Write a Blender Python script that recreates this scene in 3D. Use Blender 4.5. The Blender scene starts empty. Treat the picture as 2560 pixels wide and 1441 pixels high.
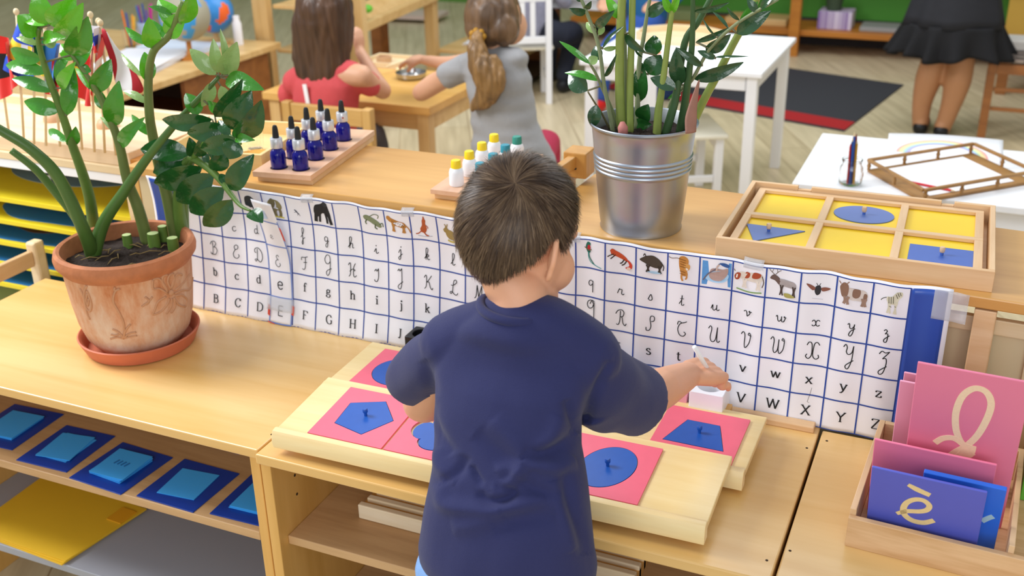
import bpy, bmesh, math, random
import numpy as np
from mathutils import Vector, Matrix, Euler, noise
R = math.radians
PI = math.pi
rnd = random.Random(7)
SC = bpy.context.scene
COL = SC.collection

# ---------------------------------------------------------------- camera, world, light, exposure
F_PX, YAW, PITCH, ROLL = 2694.15, -0.418112, 0.419923, -0.0194190
_f = Vector((math.sin(YAW)*math.cos(PITCH), math.cos(YAW)*math.cos(PITCH), -math.sin(PITCH)))
_r = Vector((math.cos(YAW), -math.sin(YAW), 0))
_u = _r.cross(_f)
_r2 = math.cos(ROLL)*_r + math.sin(ROLL)*_u
_u2 = -math.sin(ROLL)*_r + math.cos(ROLL)*_u
CAM = Vector((0, 0, 1.62))
cam_d = bpy.data.cameras.new('camera')
cam_d.sensor_width = 36
cam_d.lens = F_PX*36/2560
cam_d.clip_start = .05
cam_d.dof.use_dof = True
cam_d.dof.focus_distance = 1.72
cam_d.dof.aperture_fstop = 5.0
cam_o = bpy.data.objects.new('camera', cam_d)
COL.objects.link(cam_o)
M3 = Matrix((_r2, _u2, -_f)).transposed()
cam_o.matrix_world = Matrix.Translation(CAM) @ M3.to_4x4()
SC.camera = cam_o

W = bpy.data.worlds.new('world'); SC.world = W; W.use_nodes = True
W.node_tree.nodes['Background'].inputs[0].default_value = (.88, .94, 1.0, 1)
W.node_tree.nodes['Background'].inputs[1].default_value = .56

def area(name, loc, target, size, power, color=(1, 1, 1), sizey=None):
    d = bpy.data.lights.new(name, 'AREA'); d.energy = power; d.color = color
    d.size = size
    if sizey: d.shape = 'RECTANGLE'; d.size_y = sizey
    o = bpy.data.objects.new(name, d); COL.objects.link(o)
    o.location = loc
    o.rotation_euler = (Vector(target)-Vector(loc)).to_track_quat('-Z', 'Y').to_euler()
    return o
area('window_light', (-3.4, 1.2, 3.0), (-.6, 1.5, .6), 1.3, 120, (.97, .98, 1), 1.6)
area('window_light_front', (.5, -2.5, 2.3), (-.6, 2.0, .6), 3.0, 72, (.96, .98, 1), 2.0)
area('ceiling_lamp_mid', (-1.2, 4.6, 3.3), (-1.2, 4.6, 0), 3.5, 95, (.97, .98, 1), 2.5)
SC.view_settings.view_transform = 'Standard'
SC.view_settings.look = 'None'
SC.view_settings.exposure = 0.06
SC.view_settings.gamma = 1.0
SC.view_settings.use_curve_mapping = False
SC.cycles.use_denoising = True
SC.cycles.max_bounces = 8

# ---------------------------------------------------------------- helpers
def ray(px, py):
    return (px-1280)/F_PX*_r2 - (py-720.5)/F_PX*_u2 + _f
def PZ(px, py, z):
    d = ray(px, py); return CAM + d*((z-CAM.z)/d.z)
def PY(px, py, y):
    d = ray(px, py); return CAM + d*(y/d.y)
def PX(px, py, x):
    d = ray(px, py); return CAM + d*(x/d.x)

def lin(h):
    h = h.lstrip('#'); c = [int(h[i:i+2], 16)/255 for i in (0, 2, 4)]
    return tuple((x/12.92 if x <= .04045 else ((x+.055)/1.055)**2.4) for x in c)+(1,)

MATS = {}
def mat(name, col, rough=.5, metal=0, bump=None, spec=.5, var=None, trans=0, alpha=1, coat=0, sheen=0, sss=0, ior=1.45):
    """plain procedural material; var=(amount, scale) mottles the colour, bump=(strength, scale)"""
    if name in MATS: return MATS[name]
    m = bpy.data.materials.new(name); m.use_nodes = True
    nt = m.node_tree; b = nt.nodes['Principled BSDF']
    c = lin(col) if isinstance(col, str) else col
    b.inputs['Base Color'].default_value = c
    b.inputs['Roughness'].default_value = rough
    b.inputs['Metallic'].default_value = metal
    b.inputs['Specular IOR Level'].default_value = spec
    b.inputs['IOR'].default_value = ior
    b.inputs['Transmission Weight'].default_value = trans
    b.inputs['Alpha'].default_value = alpha
    b.inputs['Coat Weight'].default_value = coat
    if sheen:
        b.inputs['Sheen Weight'].default_value = sheen; b.inputs['Sheen Roughness'].default_value = .5
    if sss:
        b.inputs['Subsurface Weight'].default_value = sss
        b.inputs['Subsurface Radius'].default_value = (.01, .004, .002)
        b.inputs['Subsurface Scale'].default_value = .5
    tc = nt.nodes.new('ShaderNodeTexCoord')
    if var:
        n = nt.nodes.new('ShaderNodeTexNoise'); n.inputs['Scale'].default_value = var[1]; n.inputs['Detail'].default_value = 4
        nt.links.new(tc.outputs['Object'], n.inputs['Vector'])
        mx = nt.nodes.new('ShaderNodeMix'); mx.data_type = 'RGBA'
        k = var[0]
        mx.inputs[6].default_value = tuple(max(0, x*(1-k)) for x in c[:3])+(1,)
        mx.inputs[7].default_value = tuple(min(1, x*(1+k)) for x in c[:3])+(1,)
        nt.links.new(n.outputs['Fac'], mx.inputs[0]); nt.links.new(mx.outputs[2], b.inputs['Base Color'])
    if bump:
        n = nt.nodes.new('ShaderNodeTexNoise'); n.inputs['Scale'].default_value = bump[1]; n.inputs['Detail'].default_value = 3
        nt.links.new(tc.outputs['Object'], n.inputs['Vector'])
        bp = nt.nodes.new('ShaderNodeBump'); bp.inputs['Strength'].default_value = bump[0]; bp.inputs['Distance'].default_value = .004
        nt.links.new(n.outputs['Fac'], bp.inputs['Height']); nt.links.new(bp.outputs['Normal'], b.inputs['Normal'])
    MATS[name] = m
    return m

def wood(name, c1, c2, axis='x', scale=1.0, rough=.38, knots=None, coat=0):
    if name in MATS: return MATS[name]
    m = bpy.data.materials.new(name); m.use_nodes = True
    nt = m.node_tree; b = nt.nodes['Principled BSDF']; L = nt.links.new
    tc = nt.nodes.new('ShaderNodeTexCoord'); mp = nt.nodes.new('ShaderNodeMapping')
    s = {'x': (1.2, 14, 14), 'y': (14, 1.2, 14), 'z': (14, 14, 1.2)}[axis]
    mp.inputs['Scale'].default_value = tuple(q*scale for q in s)
    L(tc.outputs['Object'], mp.inputs['Vector'])
    n1 = nt.nodes.new('ShaderNodeTexNoise'); n1.inputs['Scale'].default_value = 1.0; n1.inputs['Detail'].default_value = 5; n1.inputs['Distortion'].default_value = .9
    L(mp.outputs[0], n1.inputs['Vector'])
    n2 = nt.nodes.new('ShaderNodeTexNoise'); n2.inputs['Scale'].default_value = 7.0; n2.inputs['Detail'].default_value = 3
    L(mp.outputs[0], n2.inputs['Vector'])
    n3 = nt.nodes.new('ShaderNodeTexNoise'); n3.inputs['Scale'].default_value = 2.2; n3.inputs['Detail'].default_value = 2
    L(tc.outputs['Object'], n3.inputs['Vector'])
    a = nt.nodes.new('ShaderNodeMath'); a.operation = 'MULTIPLY_ADD'; a.inputs[1].default_value = .3; L(n2.outputs['Fac'], a.inputs[0]); L(n1.outputs['Fac'], a.inputs[2])
    a2 = nt.nodes.new('ShaderNodeMath'); a2.operation = 'MULTIPLY_ADD'; a2.inputs[1].default_value = .35; L(n3.outputs['Fac'], a2.inputs[0]); L(a.outputs[0], a2.inputs[2])
    cr = nt.nodes.new('ShaderNodeValToRGB')
    cr.color_ramp.elements[0].position = .55; cr.color_ramp.elements[0].color = lin(c2)
    cr.color_ramp.elements[1].position = 1.05; cr.color_ramp.elements[1].color = lin(c1)
    cr.color_ramp.elements[1].position = 1.0
    L(a2.outputs[0], cr.inputs[0]); L(cr.outputs[0], b.inputs['Base Color'])
    b.inputs['Roughness'].default_value = rough
    b.inputs['Coat Weight'].default_value = coat
    b.inputs['Coat Roughness'].default_value = .2
    MATS[name] = m
    return m

class MB:
    def __init__(s): s.v = []; s.f = []; s.m = []
    def add(s, vs, fs, m=0):
        o = len(s.v); s.v += [tuple(x) for x in vs]
        for f in fs: s.f.append(tuple(i+o for i in f)); s.m.append(m)
    def box(s, p0, p1, m=0, rz=0, piv=None):
        x0, y0, z0 = p0; x1, y1, z1 = p1
        vs = [Vector(q) for q in ((x0,y0,z0),(x1,y0,z0),(x1,y1,z0),(x0,y1,z0),(x0,y0,z1),(x1,y0,z1),(x1,y1,z1),(x0,y1,z1))]
        if rz:
            c = Vector(piv) if piv else Vector(((x0+x1)/2, (y0+y1)/2, 0)); mt = Matrix.Rotation(rz, 3, 'Z')
            vs = [mt@(q-c)+c for q in vs]
        s.add(vs, [(0,3,2,1),(4,5,6,7),(0,1,5,4),(1,2,6,5),(2,3,7,6),(3,0,4,7)], m)
    def bar(s, a, b, w, h, up=(0,0,1), m=0):
        a = Vector(a); b = Vector(b); d = (b-a).normalized(); up = Vector(up)
        sd = d.cross(up).normalized()*w/2; uu = sd.cross(d).normalized()*h/2
        vs = [a-sd-uu, a+sd-uu, a+sd+uu, a-sd+uu, b-sd-uu, b+sd-uu, b+sd+uu, b-sd+uu]
        s.add(vs, [(0,1,2,3),(7,6,5,4),(0,4,5,1),(1,5,6,2),(2,6,7,3),(3,7,4,0)], m)
    def tube(s, pts, rad, n=8, m=0, cap=True, flat=1.0):
        pts = [Vector(p) for p in pts]; k = len(pts)
        if not hasattr(rad, '__len__'): rad = [rad]*k
        o = len(s.v); nrm = None
        for i, p in enumerate(pts):
            d = (pts[min(i+1, k-1)]-pts[max(i-1, 0)]).normalized()
            if nrm is None:
                nrm = d.orthogonal().normalized()
            nrm = (nrm-d*nrm.dot(d)).normalized(); bn = d.cross(nrm)
            for j in range(n):
                t = 2*PI*j/n
                s.v.append(tuple(p+(nrm*math.cos(t)+bn*math.sin(t)*flat)*rad[i]))
        for i in range(k-1):
            for j in range(n):
                a = o+i*n+j; b = o+i*n+(j+1) % n
                s.f.append((a, b, b+n, a+n)); s.m.append(m)
        if cap:
            s.f.append(tuple(o+j for j in reversed(range(n)))); s.m.append(m)
            s.f.append(tuple(o+(k-1)*n+j for j in range(n))); s.m.append(m)
    def lathe(s, prof, c=(0,0,0), n=32, m=0, rot=None, ms=None):
        c = Vector(c); o = len(s.v)
        for r, z in prof:
            for j in range(n):
                t = 2*PI*j/n; q = Vector((r*math.cos(t), r*math.sin(t), z))
                if rot: q = rot@q
                s.v.append(tuple(c+q))
        for i in range(len(prof)-1):
            for j in range(n):
                a = o+i*n+j; b = o+i*n+(j+1) % n
                s.f.append((a, b, b+n, a+n)); s.m.append(ms[i] if ms else m)
        if prof[0][0] > 1e-5: s.f.append(tuple(o+j for j in reversed(range(n)))); s.m.append(ms[0] if ms else m)
        if prof[-1][0] > 1e-5: s.f.append(tuple(o+(len(prof)-1)*n+j for j in range(n))); s.m.append(ms[-1] if ms else m)
    def prism(s, poly, z0, z1, fn=None, m=0, mtop=None):
        """extrude a 2-D outline between z0 and z1; fn maps (x,y,z) into place"""
        fn = fn or (lambda x, y, z: (x, y, z)); k = len(poly); o = len(s.v)
        s.v += [tuple(fn(x, y, z0)) for x, y in poly]+[tuple(fn(x, y, z1)) for x, y in poly]
        s.f.append(tuple(o+j for j in reversed(range(k)))); s.m.append(m)
        s.f.append(tuple(o+k+j for j in range(k))); s.m.append(m if mtop is None else mtop)
        for j in range(k):
            a = o+j; b = o+(j+1) % k
            s.f.append((a, b, b+k, a+k)); s.m.append(m)
    def ell(s, c, r, n=16, k=10, m=0, rot=None):
        c = Vector(c); prof = []
        o = len(s.v)
        for i in range(k+1):
            ph = PI*i/k
            for j in range(n):
                t = 2*PI*j/n
                q = Vector((r[0]*math.sin(ph)*math.cos(t), r[1]*math.sin(ph)*math.sin(t), -r[2]*math.cos(ph)))
                if rot: q = rot@q
                s.v.append(tuple(c+q))
        for i in range(k):
            for j in range(n):
                a = o+i*n+j; b = o+i*n+(j+1) % n
                s.f.append((a, b, b+n, a+n)); s.m.append(m)
    def build(s, name, mats, parent=None, smooth=False, bevel=0, sub=0, fix=False):
        me = bpy.data.meshes.new(name)
        me.from_pydata(s.v, [], s.f)
        for q in (mats if isinstance(mats, (list, tuple)) else [mats]): me.materials.append(q)
        me.polygons.foreach_set('material_index', s.m)
        if smooth: me.polygons.foreach_set('use_smooth', [True]*len(s.f))
        bm = bmesh.new(); bm.from_mesh(me)
        bmesh.ops.remove_doubles(bm, verts=bm.verts, dist=1e-6)
        bmesh.ops.recalc_face_normals(bm, faces=bm.faces)
        bm.to_mesh(me); bm.free()
        me.update()
        o = bpy.data.objects.new(name, me); COL.objects.link(o)
        if parent: o.parent = parent
        if bevel:
            b = o.modifiers.new('bevel', 'BEVEL'); b.width = bevel; b.segments = 2; b.limit_method = 'ANGLE'; b.angle_limit = R(50)
            b.harden_normals = False
        if sub:
            b = o.modifiers.new('sub', 'SUBSURF'); b.levels = sub; b.render_levels = sub
        if smooth == 'auto':
            me.set_sharp_from_angle(angle=R(40))
        return o

def tag(o, label, cat, group=None, kind=None):
    if label: o['label'] = label
    if cat: o['category'] = cat
    if group: o['group'] = group
    if kind: o['kind'] = kind
    return o
def thing(name, label, cat, group=None, loc=(0,0,0), rz=0):
    o = bpy.data.objects.new(name, None); COL.objects.link(o)
    o.empty_display_size = .05
    o.location = loc; o.rotation_euler = (0, 0, rz)
    return tag(o, label, cat, group)
def dup(root, loc, rz=None, label=None, group=None, scale=None):
    r = root.copy(); COL.objects.link(r); r.location = loc
    if rz is not None: r.rotation_euler = (0, 0, rz) if not isinstance(rz, (tuple, Euler)) else rz
    if label: r['label'] = label
    if group: r['group'] = group
    if scale: r.scale = (scale,)*3
    for ch in list(root.children):
        c = ch.copy(); COL.objects.link(c); c.parent = r
        for g in list(ch.children):
            d = g.copy(); COL.objects.link(d); d.parent = c
    return r
def spline(pts, n=8, closed=False):
    """Catmull-Rom through the points"""
    P = [Vector(p) for p in pts]; k = len(P); out = []
    rng = range(k) if closed else range(k-1)
    for i in rng:
        p0 = P[(i-1) % k] if closed else P[max(i-1, 0)]; p1 = P[i]; p2 = P[(i+1) % k]
        p3 = P[(i+2) % k] if closed else P[min(i+2, k-1)]
        for j in range(n):
            t = j/n
            out.append(.5*((2*p1)+(p2-p0)*t+(2*p0-5*p1+4*p2-p3)*t*t+(3*p1-p0-3*p2+p3)*t**3))
    if not closed: out.append(P[-1].copy())
    return out
def lerp(a, b, t): return a+(b-a)*t
def clamp(x, a=0., b=1.): return max(a, min(b, x))
def sstep(a, b, x):
    t = clamp((x-a)/(b-a)); return t*t*(3-2*t)
def interp(x, xs, ys): return float(np.interp(x, xs, ys))

# ---------------------------------------------------------------- materials
m_ctr = wood('varnished birch', 'EAC382', 'D8A85C', 'x', .55, .3, coat=.25)
m_ctr_edge = wood('birch edge', 'F0D49E', 'DFB97E', 'x', 1.4, .35)
m_side = wood('varnished birch side', 'DFAE62', 'C89444', 'z', .8, .35)
m_shelf = wood('pale shelf laminate', 'C9A172', 'B0875A', 'x', 1.6, .45)
m_pine = wood('oiled pine', 'D9A65E', 'BF8842', 'x', .6, .33, coat=.2)
m_beech = wood('beech', 'E2BE93', 'D3A878', 'x', 2.2, .5)
m_beech_y = wood('beech across', 'E2BE93', 'D3A878', 'y', 2.2, .5)
m_board = wood('maple board', 'F2DAA2', 'E4C480', 'x', 1.0, .32, coat=.2)
m_pale = wood('pale birch', 'EBD6B0', 'DDC294', 'x', 1.2, .5)
m_cream = mat('cream lacquer', 'DCCBA4', .4, var=(.05, 3))
m_bgwood = wood('classroom birch', 'E4C084', 'CCA263', 'x', .8, .4)
m_bgwood_z = wood('classroom birch upright', 'E4C084', 'CCA263', 'z', .8, .4)
m_orange = wood('orange wood', 'C9822F', 'A9651F', 'x', .8, .45)
m_brown = wood('brown stained wood', '9A6130', '7A4820', 'x', 1., .4)
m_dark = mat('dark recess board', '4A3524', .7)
m_white = mat('white lacquer', 'F1F2F5', .35, var=(.015, 4))
m_wpaper = mat('white paper', 'F2F2F6', .55)
m_black = mat('black plastic', '17181B', .35)
m_blue = mat('cobalt inset enamel', '1D56AE', .38, var=(.08, 60))
m_pink = mat('pink inset enamel', 'EE6A80', .4, var=(.05, 50))
m_yel = mat('yellow card', 'F2CC22', .55, var=(.05, 25))
m_greyshelf = mat('grey shelf laminate', '9A9CA4', .5)
m_glass = mat('clear glass', 'FFFFFF', .03, trans=1.0, ior=1.45)
m_hole = mat('hole shadow board', '3A2410', .8)

# ---------------------------------------------------------------- setting
def floor_mat():
    m = bpy.data.materials.new('laminate floor'); m.use_nodes = True
    nt = m.node_tree; b = nt.nodes['Principled BSDF']; L = nt.links.new
    tc = nt.nodes.new('ShaderNodeTexCoord'); mp = nt.nodes.new('ShaderNodeMapping'); mp.inputs['Rotation'].default_value = (0, 0, R(62))
    L(tc.outputs['Object'], mp.inputs['Vector'])
    br = nt.nodes.new('ShaderNodeTexBrick'); br.inputs['Scale'].default_value = 1.0
    br.inputs['Brick Width'].default_value = 1.3; br.inputs['Row Height'].default_value = .19; br.inputs['Mortar Size'].default_value = .0025
    br.inputs['Color1'].default_value = lin('D6C7A6'); br.inputs['Color2'].default_value = lin('CCBB98'); br.inputs['Mortar'].default_value = lin('A89270')
    L(mp.outputs[0], br.inputs['Vector'])
    mp2 = nt.nodes.new('ShaderNodeMapping'); mp2.inputs['Scale'].default_value = (2.5, 30, 1); L(mp.outputs[0], mp2.inputs['Vector'])
    n = nt.nodes.new('ShaderNodeTexNoise'); n.inputs['Scale'].default_value = 1.; n.inputs['Detail'].default_value = 5; L(mp2.outputs[0], n.inputs['Vector'])
    cr = nt.nodes.new('ShaderNodeValToRGB'); cr.color_ramp.elements[0].color = (.82, .80, .77, 1); cr.color_ramp.elements[1].color = (1.1, 1.1, 1.1, 1)
    cr.color_ramp.elements[0].position = .3; cr.color_ramp.elements[1].position = .7
    L(n.outputs['Fac'], cr.inputs[0])
    mx = nt.nodes.new('ShaderNodeMix'); mx.data_type = 'RGBA'; mx.blend_type = 'MULTIPLY'; mx.inputs[0].default_value = 1
    L(br.outputs['Color'], mx.inputs[6]); L(cr.outputs[0], mx.inputs[7]); L(mx.outputs[2], b.inputs['Base Color'])
    b.inputs['Roughness'].default_value = .38
    return m
b = MB(); b.box((-11.5, -3, -.05), (3.5, 9.3, 0)); tag(b.build('floor', floor_mat()), None, None, kind='structure')
b = MB(); b.box((-11.5, 9.0, 0), (3.5, 9.1, 3.2)); tag(b.build('wall_back', mat('green wall', '5E8A3C', .8)), None, None, kind='structure')
b = MB(); b.box((-11.6, -3, 0), (-11.5, 9.1, 3.2)); tag(b.build('wall_left', mat('wall paint', 'E6E2DA', .8)), None, None, kind='structure')
b = MB(); b.box((3.5, -3, 0), (3.6, 9.1, 3.2)); tag(b.build('wall_right', mat('wall paint', 'E6E2DA', .8)), None, None, kind='structure')
# ---------------------------------------------------------------- front shelf units
def shelf_unit(name, label, x0, x1, y0, y1, top, matTop, sideL=True, sideR=True, shelves=(), tp=.019, rz=0, piv=None, back=None, backmat=None, ft=0.004):
    t = thing(name, label, 'shelf')
    W_ = MB(); W_.box((x0, y0, top-tp), (x1, y1, top), rz=rz, piv=piv); W_.build('top_board', matTop, t, bevel=.0025)
    for k, ok in ((x0+ft, sideL), (x1-.02-ft, sideR)):
        if ok:
            q = MB(); q.box((k, y0+.006, 0), (k+.02, y1-.002, top-tp), rz=rz, piv=piv); q.build('side_panel', m_side, t, bevel=.0015)
    if back:
        q = MB(); q.box((x0+.024, y1-.014, .04), (x1-.024, y1-.004, top-tp), rz=rz, piv=piv); q.build('back_panel', backmat or m_shelf, t)
    for z, mm, yy in shelves:
        q = MB(); q.box((x0+.0245, y0+yy, z-.018), (x1-.0245, y1-.014, z), rz=rz, piv=piv); q.build('shelf_board', mm, t, bevel=.0015)
    return t
HZ = .62
shelf_unit('low_shelf_unit', 'birch low shelf unit carrying the terracotta plant pot, blue and yellow folders inside', -1.965, -1.045, 1.262, 1.70, HZ, m_ctr, shelves=((.437, m_shelf, .006), (.212, m_greyshelf, .004)), back=True)
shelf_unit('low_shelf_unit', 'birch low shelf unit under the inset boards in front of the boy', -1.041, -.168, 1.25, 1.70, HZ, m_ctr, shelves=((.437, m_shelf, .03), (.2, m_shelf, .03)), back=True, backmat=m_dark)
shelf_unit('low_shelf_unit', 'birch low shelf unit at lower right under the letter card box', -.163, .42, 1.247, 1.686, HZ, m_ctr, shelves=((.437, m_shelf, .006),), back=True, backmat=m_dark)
# peg holes in the centre unit's left side
o_side = bpy.data.objects['low_shelf_unit.001']
q = MB()
for yy in (1.32, 1.38):
    for zz in (.5, .54, .58):
        q.lathe([(.0028, 0), (.0028, .0006)], (-1.0169, yy, zz), 8, rot=Matrix.Rotation(PI/2, 3, 'Y'))
q.build('peg_hole', m_hole, o_side)
# small dark screw dots on the tops
for nm, pts in (('low_shelf_unit.001', [(2017, 1121), (1917, 1402)]), ('low_shelf_unit.002', [(1975, 1378), (2067, 1103)]), ('low_shelf_unit', [(909, 881), (679, 1087)])):
    q = MB()
    for p in pts:
        c = PZ(p[0], p[1], HZ); q.lathe([(.0022, 0), (.0022, .0004)], c, 8)
    q.build('screw_hole', m_hole, bpy.data.objects[nm])

# rear units, 0.92 high
RZ2 = R(-3.0)
HB2 = .905
shelf_unit('bookcase', 'taller oiled pine bookcase behind the left half of the alphabet chart', -1.685, -.752, 1.728, 2.048, .92, m_pine, back=False, shelves=((.5, m_side, .03),), tp=.02)
t = bpy.data.objects['bookcase']
q = MB(); q.box((-1.66, 1.735, .04), (-.78, 1.745, .90)); q.build('back_panel', m_cream, t)
t2 = shelf_unit('bookcase', 'taller oiled pine bookcase under the galvanised pot and geometry tray', -.742, .30, 1.740, 2.075, HB2, m_pine, rz=RZ2, piv=(-.742, 1.74, 0), tp=.02, shelves=((.5, m_side, .03),))
def r2(p):
    c = Vector((-.742, 1.74, 0)); return Matrix.Rotation(RZ2, 3, 'Z')@(Vector(p)-c)+c
def box2(name, p0, p1, mm, parent=t2, bev=.002):
    q = MB(); q.box(p0, p1, rz=RZ2, piv=(-.742, 1.74, 0)); return q.build(name, mm, parent, bevel=bev)
box2('back_panel', (-.70, 1.782, .05), (.155, 1.790, .85), m_cream)
box2('panel_frame', (-.70, 1.770, .830), (.155, 1.784, .857), m_pale)
box2('panel_frame', (.13, 1.770, .05), (.155, 1.784, .83), m_pale)
box2('lath', (.045, 1.742, .3), (.078, 1.768, .882), m_beech)
box2('divider_panel', (.156, 1.75, .0), (.176, 2.05, .884), m_side)
box2('back_panel', (.18, 2.04, .05), (.27, 2.05, .88), m_dark)
q = MB()
for zz in (.62, .68, .74, .80):
    c = r2((.1775, 1.80, zz-.0)); q.ell(c, (.006, .004, .006), 8, 6)
q.build('peg_hole', m_black, t2)
m_rail = wood('pine rail', 'D09A50', 'B07A38', 'z', .9, .4)
# gallery rail standing between the two tops
g = thing('gallery_rail', 'wooden side rail with a square corner post between the two pine bookcase tops', 'rail')
q = MB(); q.box((-.762, 1.985, .9205), (-.712, 2.04, .975)); q.build('post', m_rail, g, bevel=.003)
q = MB(); q.bar((-.742, 1.99, .955), (-.752, 1.765, .955), .018, .026); q.build('rail', m_rail, g, bevel=.003)
q = MB(); q.box((-.762, 1.73, .9205), (-.738, 1.77, .972)); q.build('post', m_rail, g, bevel=.003)
q = MB()
for dz in (.942,): q.ell((-.735, 1.9845, dz), (.003, .002, .003), 8, 6)
q.build('screw', m_black, g)

# ---------------------------------------------------------------- inset boards, plates and insets
def shape_r(kind, t):
    x, y = math.cos(t), math.sin(t)
    def poly(P):
        best = 9
        for i in range(len(P)):
            (ax, ay), (bx, by) = P[i], P[(i+1) % len(P)]
            dx, dy = bx-ax, by-ay; den = x*dy-y*dx
            if abs(den) < 1e-9: continue
            r = (ax*dy-ay*dx)/den; s_ = (ax*y-ay*x)/den
            if r > 0 and -1e-6 <= s_ <= 1+1e-6: best = min(best, r)
        return best
    if kind == 'square': return poly([(-.0705, -.0735), (.0705, -.0735), (.0705, .0735), (-.0705, .0735)])
    if kind == 'circle': return .05
    if kind == 'oval': return 1/math.sqrt((x*.94-y*.34)**2/.042**2+(y*.94+x*.34)**2/.056**2)
    if kind == 'pentagon': return poly([(.053*math.cos(R(90-14+72*i)), .053*math.sin(R(90-14+72*i))) for i in range(5)])
    if kind == 'trapezoid': return poly([(-.052, -.038), (.050, -.038), (.027, .036), (-.029, .036)])
    if kind == 'quatrefoil': return .036+.016*abs(math.cos(2*t))**.55
    return .045
def tilt(parent_o, x, y):
    return parent_o.matrix_world if 0 else None
def make_board(name, label, loc, L_, D_, rx, rz=0):
    t = thing(name, label, 'board'); t.location = loc; t.rotation_euler = (rx, 0, rz)
    q = MB(); q.box((0, .016, -.012), (L_, D_, 0)); q.build('board', m_board, t, bevel=.0015)
    prof = [(0, -.027), (.02, -.027), (.02, .003), (.014, .0055), (.006, .004), (.001, -.004), (-.001, -.014)]
    q = MB(); q.prism([(a, c) for a, c in prof], 0, L_, fn=lambda a, c, l: (l, a, c)); q.build('front_rail', wood('maple rail', 'F4DDA8', 'E7C78A', 'x', 1.2, .3), t, smooth='auto', bevel=.001)
    q = MB(); q.box((.01, D_-.065, -.030), (L_-.01, D_-.045, -.0122)); q.build('support_batten', m_board, t)
    return t
RZB = {}
def place_on(boardloc, rx, x, y, z):
    return Vector(boardloc)+Euler((rx, 0, RZB.get(boardloc, 0))).to_matrix()@Vector((x, y, z))
def plate(kind, boardloc, rx, x, y, lab_plate, lab_inset, off=(0, 0), rot=0, dz=0.0003):
    p = thing('inset_square', lab_plate, 'frame', 'pink inset frames on the boards'); p.location = place_on(boardloc, rx, x, y, dz); p.rotation_euler = (rx, 0, RZB.get(boardloc, 0))
    N = 160; q = MB(); T = .003
    ang = [2*PI*i/N for i in range(N)]
    ang += [math.atan2(sy*.0735, sx*.0705) % (2*PI) for sx in (-1, 1) for sy in (-1, 1)]
    if kind == 'trapezoid': ang += [math.atan2(b_, a_) % (2*PI) for a_, b_ in ((-.052, -.038), (.050, -.038), (.027, .036), (-.029, .036))]
    if kind == 'pentagon': ang += [R(90-14+72*i) % (2*PI) for i in range(5)]
    ang = sorted(set(round(a, 5) for a in ang)); N = len(ang)
    vs = []
    for a in ang:
        ro = shape_r('square', a)*.997; ri = shape_r(kind, a)+.0006
        for rr, zz in ((ro, 0), (ro, T), (ri, T), (ri, 0)): vs.append((rr*math.cos(a), rr*math.sin(a), zz))
    fs = []
    for i in range(N):
        j = (i+1) % N
        for k in range(4): k2 = (k+1) % 4; fs.append((i*4+k, j*4+k, j*4+k2, i*4+k2))
    q.add(vs, fs); q.build('frame_plate', m_pink, p)
    if lab_inset:
        s_ = thing('shape_inset', lab_inset, 'inset', 'blue metal insets'); s_.location = place_on(boardloc, rx, x+off[0], y+off[1], dz); s_.rotation_euler = (rx, 0, rot+RZB.get(boardloc, 0))
        q = MB(); kk = .9 if kind == 'quatrefoil' else 1; pl = [((shape_r(kind, a)-.0005)*kk*math.cos(a), (shape_r(kind, a)-.0005)*kk*math.sin(a)) for a in ang]
        q.prism(pl, .0, .0034); q.build('plate', m_blue, s_)
        q = MB(); q.lathe([(.0028, .0034), (.0028, .009), (.0045, .011), (.0045, .016), (.0035, .0175), (0, .0176)], (0, .002, 0), 14); q.build('knob', m_blue, s_, smooth='auto')
RX1 = R(4.2); BL1 = (-1.012, 1.262, HZ+.0395)
RZB[BL1] = R(1.1)
BL2 = (-1.030, 1.442, HZ+.0335); RX2 = R(1.0)
make_board('inset_board', 'long maple board in front, tilted, with pentagon, quatrefoil and oval insets', BL1, .742, .189, RX1, RZB[BL1])
make_board('inset_board', 'long maple board behind the first one, with circle and trapezoid insets', BL2, .779, .19, RX2)
def insx(x): return x-BL1[0]
plate('pentagon', BL1, RX1, .130, .0945, 'pink square frame around the blue pentagon, leftmost on the front board', 'blue pentagon inset with knob in the leftmost pink frame')
plate('quatrefoil', BL1, RX1, .2745, .0945, 'pink square frame around the blue quatrefoil, against the boy\'s side', 'blue quatrefoil inset shifted in its pink frame beside the boy', off=(-.0005, -.005))
plate('circle', BL1, RX1, .419, .0945, 'pink square frame mostly hidden in front of the boy, left of the oval one', None)
plate('oval', BL1, RX1, .5645, .0945, 'pink square frame around the blue oval, right of the boy', 'blue oval inset with knob right of the boy')
plate('circle', BL2, RX2, .112, .095, 'pink square frame around the blue circle, behind the pentagon', 'blue circle inset partly behind the boy\'s left sleeve')
plate('trapezoid', BL2, RX2, .685, .092, 'pink square frame around the blue trapezoid, right end of rear board', 'blue trapezoid inset with knob at the right end')

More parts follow.
